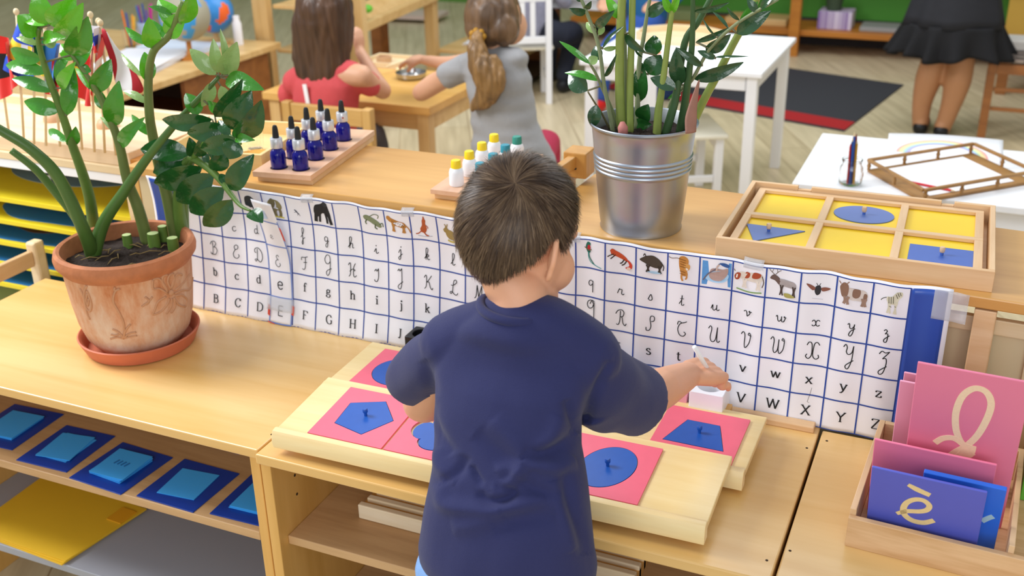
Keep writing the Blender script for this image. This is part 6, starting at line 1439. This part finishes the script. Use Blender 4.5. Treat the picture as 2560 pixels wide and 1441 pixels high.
# T-shirt
m_navy_s = mat('navy cotton', '242857', .85, var=(.07, 260), bump=(.25, 900), sheen=.1)
q = MB()
def ring(y, xl, xr, Y, ryk=.60, yaw=0, dy=0):
    c = dB((xl+xr)/2, y+dy, Y); hw = px2m(c, (xr-xl)/2)
    return (c, hw*1.02, hw*ryk, R(yaw))
loft(q, [ring(1418, 1052, 1478, 1.095, .70), ring(1380, 1050, 1482, 1.097, .70), ring(1300, 1058, 1476, 1.105, .70), ring(1200, 1074, 1470, 1.115, .68), ring(1100, 1084, 1452, 1.13, .66), ring(1020, 1082, 1455, 1.14, .60), ring(950, 1078, 1478, 1.152, .55), ring(890, 1085, 1490, 1.162, .46), ring(850, 1115, 1458, 1.162, .48), ring(815, 1150, 1425, 1.162, .66), ring(785, 1185, 1398, 1.168, .84), ring(764, 1204, 1382, 1.174, .95)], 40)
limb(q, [dB(1122, 862, 1.17), dB(1210, 818, 1.17), dB(1300, 815, 1.17), dB(1395, 832, 1.177), dB(1470, 890, 1.19)], [.042, .038, .045, .042, .047], 24)
def sleeve(q, pts, rad, n=26, flat=1.): 
    S = spline(pts, 5); rr = [interp(i/5, list(range(len(rad))), rad) for i in range(len(S))]; q.tube(S, rr, n, flat=flat)
# right sleeve
sleeve(q, [dB(1440, 915, 1.185), dB(1500, 952, 1.235), dB(1552, 985, 1.295), dB(1592, 1003, 1.335)], [.050, .054, .055, .053])
q.ell(dB(1440, 905, 1.185), (.052, .05, .05), 20, 14)
sleeve(q, [dB(1470, 985, 1.22), dB(1510, 1020, 1.26), dB(1545, 1035, 1.30)], [.045, .036, .026])
sleeve(q, [dB(1135, 880, 1.175), dB(1085, 905, 1.195), dB(1042, 938, 1.22), dB(1022, 962, 1.235)], [.048, .045, .041, .036])
q.ell(dB(1130, 872, 1.175), (.046, .046, .046), 20, 14)
CR = [ # (+ridge / -valley, width, px polyline)
 (-.0040, .0045, [(1175, 1165), (1190, 1190), (1205, 1212)]), (.0045, .008, [(1303, 1148), (1290, 1190), (1262, 1218), (1228, 1230)]),
 (-.0055, .006, [(1196, 1232), (1222, 1256), (1262, 1250), (1284, 1234), (1262, 1222), (1238, 1222)]), (.0050, .010, [(1100, 1210), (1112, 1258), (1182, 1272), (1287, 1268), (1365, 1245)]),
 (-.0070, .010, [(1446, 1088), (1404, 1118), (1350, 1136), (1305, 1138)]), (.0055, .010, [(1440, 1150), (1390, 1168), (1345, 1160), (1310, 1140)]),
 (-.0045, .009, [(1072, 1010), (1078, 1050), (1104, 1100), (1130, 1140)]), (.0040, .010, [(1085, 1120), (1100, 1165), (1140, 1205)]),
 (-.0055, .010, [(1412, 1180), (1425, 1250), (1450, 1330), (1466, 1390)]), (.0040, .010, [(1380, 1200), (1405, 1290), (1430, 1380)]),
 (-.0040, .007, [(1110, 1205), (1145, 1180), (1165, 1140)]), (-.0035, .012, [(1230, 1320), (1300, 1300), (1390, 1290)]), (.003, .012, [(1130, 1320), (1190, 1310), (1260, 1290)]),
 (-.0050, .006, [(1532, 902), (1505, 955), (1480, 1010), (1462, 1060)]), (-.0055, .008, [(1415, 1000), (1432, 1045), (1452, 1085)]), (.0045, .010, [(1400, 1040), (1380, 1090), (1340, 1130)]),
 (-.0035, .008, [(1060, 900), (1072, 950), (1078, 995)]), (.003, .012, [(1230, 1050), (1290, 1110), (1330, 1180)]), (-.003, .012, [(1190, 1080), (1240, 1130), (1290, 1180)]),
 (-.003, .008, [(1300, 1200), (1340, 1225), (1400, 1235)]), (.0035, .008, [(1240, 1180), (1275, 1170), (1320, 1195)])]
bodyY = 1.04
def shirt_post(co, nn):
    o = co.copy(); cam = np.array(CAM); dv = co-cam; fw = np.array(_f); rr = np.array(_r2); uu = np.array(_u2)
    z = dv@fw; px = 1280+F_PX*(dv@rr)/z; py = 720.5-F_PX*(dv@uu)/z
    face = np.clip(-(nn*dv/np.linalg.norm(dv, axis=1)[:, None]).sum(1)*2.2+.1, 0, 1)
    for amp, w, pl in CR:
        S = spline([(x, y, 0) for x, y in pl], 8); P = np.array([(p.x, p.y) for p in S]); k = len(P)
        d2 = (px[:, None]-P[None, :, 0])**2+(py[:, None]-P[None, :, 1])**2; j = d2.argmin(1); d = np.sqrt(d2.min(1))*z/F_PX
        endf = np.sin(np.pi*np.clip(j/(k-1), .0, 1))**.5*.9+.1
        o += nn*(1.7*amp*np.exp(-(d/w)**2)*endf*face)[:, None]
    ns = np.array([noise.noise(Vector(c)*14) for c in co]); ns2 = np.array([noise.noise(Vector((c[0]*22, c[1]*22, c[2]*9))+Vector((5, 2, 1))) for c in co])
    o += nn*(ns*.0035+ns2*.0025)[:, None]
    return o
shirt = remeshed('t_shirt', q, m_navy_s, BY, .0036, it=8, fac=.5, post=shirt_post)
# collar band and hems
q = MB(); cc = dB(1293, 768, 1.174)
P = []
for k in range(40):
    a = 2*PI*k/40; P.append(cc+Vector((.0485*math.cos(a), .0475*math.sin(a), .012*math.sin(a)*-.2-.004*math.cos(a)-.012*max(0, math.sin(a)))))
S = P+[P[0]]; q.tube(S, .0065, 10, flat=1.); q.build('collar', m_navy_s, BY, smooth=True)
# jeans and legs
m_jean = mat('light blue denim', '7FA6DC', .85, var=(.10, 120), bump=(.25, 700))
q = MB(); loft(q, [ring(1408, 1056, 1470, 1.095, .62), ring(1441, 1038, 1474, 1.093, .62), (dB(1256, 1441, 1.093)-Vector((0, 0, .07)), .122, .085, 0), (dB(1256, 1441, 1.09)-Vector((0, 0, .12)), .118, .082, 0)], 36)
hip = dB(1256, 1441, 1.09)
for sd in (-1, 1):
    limb(q, [hip+Vector((sd*.055, 0, -.08)), hip+Vector((sd*.058, .01, -.28)), hip+Vector((sd*.060, -.005, hip.z*-1+.09))], [.058, .047, .038], 20)
remeshed('jeans', q, m_jean, BY, .006, it=4)
for sd in (-1, 1):
    q = MB(); c = Vector((hip.x+sd*.062, hip.y+.02, 0)); limb(q, [c+Vector((0, -.045, .034)), c+Vector((0, 0, .036)), c+Vector((0, .07, .026))], [.034, .036, .027], 16); o = remeshed('shoe', q, mat('dark trainer', '3A4A6A', .6), BY, .005, it=3)
# brush in the right hand
br = thing('paintbrush', 'thin white brush handle in the boy\'s right hand', 'brush'); q = MB()
q.tube([dB(1736, 868, 1.50), dB(1758, 905, 1.53), dB(1796, 968, 1.60)], [.0038, .0038, .003], 10); q.build('handle', m_white, br, smooth=True)

# ---- girls and the others (background)
def streak(name, c1, c2): return wood(name, c1, c2, 'z', 1.6, .45)
m_h1 = streak('dark brown hair', '5A3E2A', '2A1A12'); m_h2 = streak('golden brown hair', '9A7444', '44301C')
g1 = thing('person', 'girl in a red top with long dark brown hair, seated at the table', 'person'); Y1 = 3.36
q = MB()
hc = dB(812, 48, Y1+.03); q.ell(hc, (.085, .095, .105), 24, 16); limb(q, [hc, dB(815, 175, Y1), dB(815, 230, Y1)], [.05, .045, .05], 16)
limb(q, [dB(745, 195, Y1), dB(820, 185, Y1), dB(905, 190, Y1)], [.042, .05, .042], 14)
limb(q, [dB(905, 190, Y1), dB(958, 228, Y1+.12), dB(935, 190, Y1+.19), dB(900, 130, Y1+.26)], [.036, .032, .028, .022], 14)
limb(q, [dB(735, 195, Y1), dB(715, 240, Y1+.10), dB(770, 222, Y1+.24)], [.036, .032, .024], 14)
hand(q, dB(899, 126, Y1+.265), (-.05, .1, 1), (-1, .3, 0), .10, (.3, .4, .3)); hand(q, dB(775, 220, Y1+.25), (.3, 1, 0), (0, 0, -1), .11, (.2, .3, .2), side=1)
limb(q, [dB(815, 260, Y1), dB(812, 330, Y1)], [.06, .06], 16)
q.ell(hc+Vector((0, .06, -.045)), (.06, .06, .06), 16, 12); q.ell(hc+Vector((0, .115, -.03)), (.011, .016, .018), 10, 8)
remeshed('body', q, m_skin2, g1, .008, it=3)
q = MB(); m_redt2 = mat('coral red cotton', 'CC4E52', .8, var=(.08, 60), bump=(.3, 60))
loft(q, [(dB(812, 345, Y1)-Vector((0, 0, .02)), .125, .095, 0), (dB(812, 300, Y1), .125, .09, 0), (dB(815, 250, Y1), .13, .09, 0), (dB(817, 205, Y1), .125, .08, 0), (dB(817, 178, Y1), .08, .06, 0)], 30)
limb(q, [dB(738, 205, Y1), dB(780, 178, Y1), dB(860, 178, Y1), dB(898, 195, Y1+.02), dB(925, 212, Y1+.05)], [.05, .042, .045, .048, .046], 16); q.ell(dB(722, 235, Y1+.02), (.04, .05, .05), 14, 10)
remeshed('top', q, m_redt2, g1, .008, it=4)
q = MB(); q.box((-.008, -.002, -.04), (.008, .002, .04)); o = q.build('white_strap', m_white, g1); o.location = dB(766, 238, Y1-.093); o.rotation_euler = (0, R(-6), 0)
def hairpost(sc, amp):
    def f(co, nn):
        n_ = np.array([noise.noise(Vector((c[0]*sc, c[1]*sc, c[2]*sc*.16))) for c in co]); return co+nn*(n_*amp)[:, None]
    return f
q = MB(); loft(q, [(dB(798, 214, Y1-.03), .045, .03, 0), (dB(800, 190, Y1-.02), .09, .05, 0), (dB(803, 150, Y1), .112, .07, 0), (dB(807, 100, Y1+.015), .112, .09, 0), (dB(808, 50, Y1+.02), .108, .105, 0), (dB(810, 5, Y1+.02), .095, .10, 0), (dB(810, -25, Y1+.02), .06, .06, 0)], 36)
q.ell(dB(810, 20, Y1+.02), (.102, .108, .098), 24, 16)
remeshed('hair', q, m_h1, g1, .006, it=3, post=hairpost(80, .007))
q = MB()
for sd in (-.06, .06): limb(q, [dB(812, 345, Y1)+Vector((sd, 0, -.04)), dB(812, 345, Y1)+Vector((sd, .26, -.05)), dB(812, 345, Y1)+Vector((sd, .28, -.30))], [.06, .05, .035], 14)
remeshed('trousers', q, mat('grey trousers', '5A5A66', .8), g1, .01, it=3)

g2 = thing('person', 'girl in a grey T-shirt with a golden brown ponytail, seated right of the table', 'person'); Y2 = 3.42
q = MB(); hc = dB(1240, 42, Y2+.05); q.ell(hc, (.088, .098, .105), 24, 16); q.ell(hc+Vector((.03, .05, -.04)), (.062, .064, .066), 16, 12); q.ell(hc+Vector((.045, .118, -.03)), (.012, .016, .018), 10, 8)
q.ell(dB(1288, 80, Y2+.02), (.012, .02, .028), 12, 8)
limb(q, [hc, dB(1240, 125, Y2+.02), dB(1245, 170, Y2)], [.05, .045, .05], 16)
limb(q, [dB(1150, 170, Y2), dB(1105, 200, Y2+.03), dB(1052, 232, Y2+.06), dB(1085, 200, Y2+.18), dB(1108, 188, Y2+.22)], [.036, .036, .033, .028, .02], 14)
limb(q, [dB(1180, 150, Y2+.15), dB(1120, 158, Y2+.24), dB(1060, 150, Y2+.30)], [.032, .027, .019], 14)
hand(q, dB(1056, 149, Y2+.305), dB(1010, 150, Y2+.32)-dB(1056, 149, Y2+.305), (0, .2, -1), .125, (.3, .4, .3), side=-1)
limb(q, [dB(1245, 200, Y2), dB(1280, 380, Y2)], [.06, .06], 16)
remeshed('body', q, m_skin2, g2, .008, it=3)
q = MB(); m_greyt = mat('grey marl cotton', '9C9C9E', .85, var=(.06, 90), bump=(.3, 50))
loft(q, [(dB(1290, 432, Y2), .17, .11, 0), (dB(1282, 390, Y2), .155, .11, 0), (dB(1268, 330, Y2), .128, .10, 0), (dB(1256, 270, Y2), .115, .092, 0), (dB(1246, 205, Y2), .118, .085, 0), (dB(1240, 160, Y2+.005), .115, .075, 0), (dB(1240, 128, Y2+.01), .07, .055, 0)], 30)
limb(q, [dB(1172, 165, Y2), dB(1205, 140, Y2), dB(1290, 150, Y2)], [.045, .04, .048], 16)
limb(q, [dB(1170, 165, Y2), dB(1140, 180, Y2+.01), dB(1112, 195, Y2+.02)], [.05, .048, .046], 16, caps=False)
def gpost(co, nn):
    n_ = np.array([noise.noise(Vector((c[0]*6, c[1]*6, c[2]*26))) for c in co]); return co+nn*(n_*.008)[:, None]
remeshed('t_shirt', q, m_greyt, g2, .008, it=4, post=gpost)
q = MB(); q.ell(dB(1232, 38, Y2+.04), (.098, .108, .106), 26, 18); q.ell(dB(1215, 70, Y2), (.075, .07, .07), 20, 14)
q.ell(dB(1262, 72, Y2-.0), (.05, .06, .06), 20, 14)
remeshed('hair', q, m_h2 if 0 else streak('brown hair', '7A5C40', '3A2818'), g2, .006, it=4, post=hairpost(60, .006))
q = MB(); limb(q, [dB(1196, 92, Y2-.075), dB(1192, 130, Y2-.10), dB(1208, 175, Y2-.11), dB(1222, 215, Y2-.105), dB(1210, 248, Y2-.10), dB(1185, 268, Y2-.10)], [.022, .034, .046, .044, .036, .014], 18)
limb(q, [dB(1235, 150, Y2-.10), dB(1245, 200, Y2-.10), dB(1225, 250, Y2-.10)], [.02, .03, .015], 12)
remeshed('ponytail', q, m_h2, g2, .005, it=2, post=hairpost(80, .009))
q = MB(); c = dB(1194, 90, Y2-.07)
for k in range(7): a = k*2*PI/7; q.ell(c+Vector((.022*math.cos(a), 0, .018*math.sin(a))), (.011, .012, .011), 10, 8)
q.build('hair_tie', mat('mustard hair tie', 'B8862A', .7), g2, smooth=True)
q = MB()
for sd in (-.07, .07): limb(q, [dB(1285, 420, Y2)+Vector((sd, .02, 0)), dB(1285, 420, Y2)+Vector((sd-.05, .28, .02)), dB(1285, 420, Y2)+Vector((sd-.05, .30, -.22))], [.07, .05, .035], 14)
remeshed('trousers', q, mat('crimson trousers', 'B02A4A', .8), g2, .01, it=3)

# seated person in dark jeans and one in blue behind the plant
g3 = thing('person', 'seated person in dark jeans on the white slatted chair', 'person'); cw_ = Vector((cw.x-.10, cw.y+.16, .36))
q = MB(); a = cw_
limb(q, [a+Vector((0, 0, .08)), a+Vector((0, -.0, .22)), a+Vector((0, .03, .40))], [.13, .12, .11], 18); limb(q, [a+Vector((-.14, .02, .36)), a+Vector((.14, .02, .36))], [.05, .05], 12)
limb(q, [a+Vector((.15, .02, .36)), a+Vector((.2, .12, .2)), a+Vector((.1, .35, .2))], [.045, .04, .03], 12); limb(q, [a+Vector((-.15, .02, .36)), a+Vector((-.2, .12, .2)), a+Vector((-.1, .35, .2))], [.045, .04, .03], 12)
remeshed('shirt', q, mat('pale patterned cloth', 'B4B4C8', .8, var=(.25, 25)), g3, .012, it=3)
q = MB(); limb(q, [a+Vector((0, .03, .38)), a+Vector((0, .05, .50))], [.045, .04], 12); q.ell(a+Vector((0, .06, .60)), (.085, .1, .11), 20, 14); q.ell(a+Vector((0, .165, .59)), (.012, .015, .018), 8, 6); 
for sd in (-1, 1): hand(q, a+Vector((sd*.1, .36, .2)), (0, 1, 0), (0, 0, -1), .14, (.2, .3, .2), side=sd)
remeshed('body', q, m_skin2, g3, .009, it=3)
q = MB(); q.ell(a+Vector((0, .035, .63)), (.096, .105, .10), 20, 14); remeshed('hair', q, m_h1, g3, .01, it=2)
q = MB()
k1, k2 = dB(1440, 82, cw.y+.55), dB(1440, 82, cw.y+.72)
limb(q, [a+Vector((.06, .02, .05)), dB(1400, 88, cw.y+.25), dB(1432, 82, cw.y+.40), dB(1425, 120, cw.y+.42), dB(1408, 190, cw.y+.35)], [.085, .08, .068, .058, .045], 16)
limb(q, [a+Vector((-.06, .03, .05)), a+Vector((-.02, .40, .05)), a+Vector((-.02, .43, -.10)), a+Vector((-.02, .42, -.28))], [.08, .07, .055, .045], 16)
remeshed('jeans', q, mat('dark denim', '262A38', .85, var=(.2, 40)), g3, .01, it=3)
for p in (dB(1405, 205, cw.y+.33), a+Vector((-.02, .42, -.31))):
    q = MB(); p.z = .045; limb(q, [p, p+Vector((.02, .10, -.008))], [.042, .036], 14); remeshed('shoe', q, mat('black shoe', '1E1E24', .5), g3, .01, it=2)

g4 = thing('person', 'person in blue clothes and red shoes half hidden by the bucket plant', 'person')
f1 = PZ(1500, 262, .04); q = MB(); b_ = Vector((f1.x, f1.y, 0)); Yb2 = b_.y
limb(q, [b_+Vector((.0, .0, .09)), b_+Vector((.03, .04, .34)), b_+Vector((.10, .30, .42)), b_+Vector((.12, .40, .46))], [.045, .06, .08, .10], 16); limb(q, [b_+Vector((.20, .05, .09)), b_+Vector((.22, .06, .34)), b_+Vector((.20, .30, .42)), b_+Vector((.16, .40, .46))], [.045, .06, .08, .10], 16)
remeshed('trousers', q, mat('mid blue trousers', '3458A4', .85, var=(.1, 30)), g4, .01, it=3)
q = MB(); limb(q, [b_+Vector((.14, .42, .46)), b_+Vector((.14, .40, .65)), b_+Vector((.14, .38, .80))], [.12, .13, .11], 18); limb(q, [b_+Vector((0, .38, .80)), b_+Vector((-.08, .28, .64)), b_+Vector((-.02, .12, .62))], [.05, .045, .04], 12); limb(q, [b_+Vector((.28, .38, .80)), b_+Vector((.36, .28, .64)), b_+Vector((.28, .12, .62))], [.05, .045, .04], 12)
remeshed('shirt', q, mat('teal blue shirt', '2A6CA0', .85), g4, .01, it=3)
q = MB(); limb(q, [b_+Vector((.14, .38, .82)), b_+Vector((.14, .36, .95))], [.05, .04], 12); q.ell(b_+Vector((.14, .35, 1.05)), (.085, .1, .11), 20, 14); q.ell(b_+Vector((.14, .248, 1.04)), (.012, .015, .018), 8, 6)
hand(q, b_+Vector((-.02, .12, .62)), (.3, -1, -.2), (0, 0, -1), .13, (.3, .3, .2), side=1); hand(q, b_+Vector((.28, .12, .62)), (-.3, -1, -.2), (0, 0, -1), .13, (.3, .3, .2), side=-1)
remeshed('body', q, m_skin2, g4, .009, it=3)
q = MB(); q.ell(b_+Vector((.14, .37, 1.08)), (.095, .10, .10), 20, 14); remeshed('hair', q, m_h1, g4, .01, it=2)
for dx in (0, .20):
    q = MB(); p = b_+Vector((dx, .0, .042)); limb(q, [p, p+Vector((-.01, -.11, -.006))], [.042, .036], 14); remeshed('shoe', q, mat('red shoe', 'D82A22', .5), g4, .01, it=2)
q = MB(); q.lathe([(0, 0), (.17, 0), (.17, .34), (0, .34)], (b_.x+.14, b_.y+.45, 0), 24); tag(q.build('blue_pouf', mat('deep blue cushion', '24406E', .8), bevel=.02), 'deep blue round seat behind the bucket plant', 'stool')

# woman with black skirt
g5 = thing('person', 'standing woman in a black ruffled skirt, bare legs, upper body out of frame', 'person'); YW = 5.95
q = MB()
kn = [[(2362, 60), (2345, 120), (2322, 195), (2305, 260), (2300, 325)], [(2405, 60), (2408, 120), (2395, 200), (2375, 270), (2352, 330)]]
for i, P in enumerate(kn):
    pts = [dB(x, y, YW+(.0 if i else .03)) for x, y in P]; pts.append(Vector((pts[-1].x, pts[-1].y, .06)))
    limb(q, pts, [.085, .062, .068, .050, .038, .036], 20); an = pts[-1]; limb(q, [an+Vector((0, -.02, -.01)), an+Vector((.01, .07, -.018)), an+Vector((.015, .15, -.03))], [.035, .034, .025], 14)
T0 = dB(2390, 0, YW); T0 = Vector((T0.x, YW, 0))
q.ell(T0+Vector((0, 0, 1.55)), (.085, .10, .12), 24, 16); limb(q, [T0+Vector((0, 0, 1.48)), T0+Vector((0, 0, 1.36)), T0+Vector((0, 0, 1.2)), T0+Vector((0, 0, .8))], [.05, .055, .10, .12], 18); q.ell(T0+Vector((0, .10, 1.54)), (.012, .016, .02), 8, 6)
for sd in (-1, 1):
    limb(q, [T0+Vector((sd*.16, 0, 1.32)), T0+Vector((sd*.23, .02, 1.05)), T0+Vector((sd*.14, .22, .98))], [.05, .04, .03], 14); hand(q, T0+Vector((sd*.14, .22, .98)), (-sd*.4, 1, .1), (0, 0, -1), .17, (.3, .4, .3), side=sd)
remeshed('body', q, m_skin3, g5, .01, it=3)
q = MB(); q.ell(T0+Vector((0, -.02, 1.58)), (.097, .105, .12), 20, 14); remeshed('hair', q, m_h1, g5, .012, it=2)
q = MB(); limb(q, [T0+Vector((0, 0, .9)), T0+Vector((0, 0, 1.1)), T0+Vector((0, 0, 1.3))], [.14, .14, .13], 20); limb(q, [T0+Vector((-.16, 0, 1.33)), T0+Vector((.16, 0, 1.33))], [.055, .055], 14)
for sd in (-1, 1): limb(q, [T0+Vector((sd*.17, 0, 1.32)), T0+Vector((sd*.21, .01, 1.15))], [.062, .055], 14)
remeshed('blouse', q, mat('dark patterned blouse', '2A2A34', .8), g5, .012, it=3)
m_skirt = mat('black skirt cloth', '1D1E24', .8, var=(.2, 14), bump=(.2, 60)); m_ruf = mat('black ruffle', '0C0C10', .85)
def skirt(nm, z0, z1, r0, r1, fr, amp, mm, cx=0.):
    q = MB(); n = 120; k = 8; vs = []
    for i in range(k+1):
        f = i/k; z = lerp(z0, z1, f); r = lerp(r0, r1, f)
        for j in range(n):
            a = 2*PI*j/n; rr = r*(1+amp*f*math.sin(a*fr+math.sin(a*3)*1.5)); vs.append((T0.x+cx+rr*1.12*math.cos(a), T0.y+rr*.85*math.sin(a), z+amp*.12*f*math.sin(a*5+1)))
    fs = [(i*n+j, i*n+(j+1) % n, (i+1)*n+(j+1) % n, (i+1)*n+j) for i in range(k) for j in range(n)]
    q.add(vs, fs); o = q.build(nm, mm, g5, smooth=True); md = o.modifiers.new('s', 'SOLIDIFY'); md.thickness = .004
hz1 = dB(2390, 135, YW).z; hz0 = dB(2390, 55, YW).z
skirt('skirt', .95, hz0-.01, .13, .215, 8, .03, m_skirt); skirt('ruffle', hz0, hz1, .212, .258, 13, .14, m_ruf)
for i in (0, 1):
    p = dB(kn[i][-1][0], kn[i][-1][1], YW+(.0 if i else .03)); q = MB(); limb(q, [Vector((p.x, p.y-.025, .028)), Vector((p.x+.01, p.y+.07, .02)), Vector((p.x+.015, p.y+.15, .018))], [.04, .041, .03], 14, flat=.5); remeshed('shoe', q, mat('black pump', '141416', .4), g5, .008, it=2)
# ---------------------------------------------------------------- origins: every thing's origin at its base
bpy.context.view_layer.update()
def rebase():
    for o in list(SC.objects):
        if o.parent or o.type not in ('MESH', 'EMPTY') or o.location.length > 1e-6: continue
        if o.get('kind') == 'structure': continue
        pts = []
        def coll(x):
            if x.type == 'MESH':
                pts.extend([x.matrix_world@Vector(c) for c in x.bound_box])
            for c in x.children: coll(c)
        coll(o)
        if not pts: continue
        lo = Vector([min(p[i] for p in pts) for i in range(3)]); hi = Vector([max(p[i] for p in pts) for i in range(3)])
        b_ = Vector(((lo.x+hi.x)/2, (lo.y+hi.y)/2, lo.z))
        if o.type == 'MESH':
            if o.data.users == 1: o.data.transform(Matrix.Translation(-b_)); o.location = b_
        else:
            o.location = b_
            for c in o.children: c.location = c.location-b_
rebase()
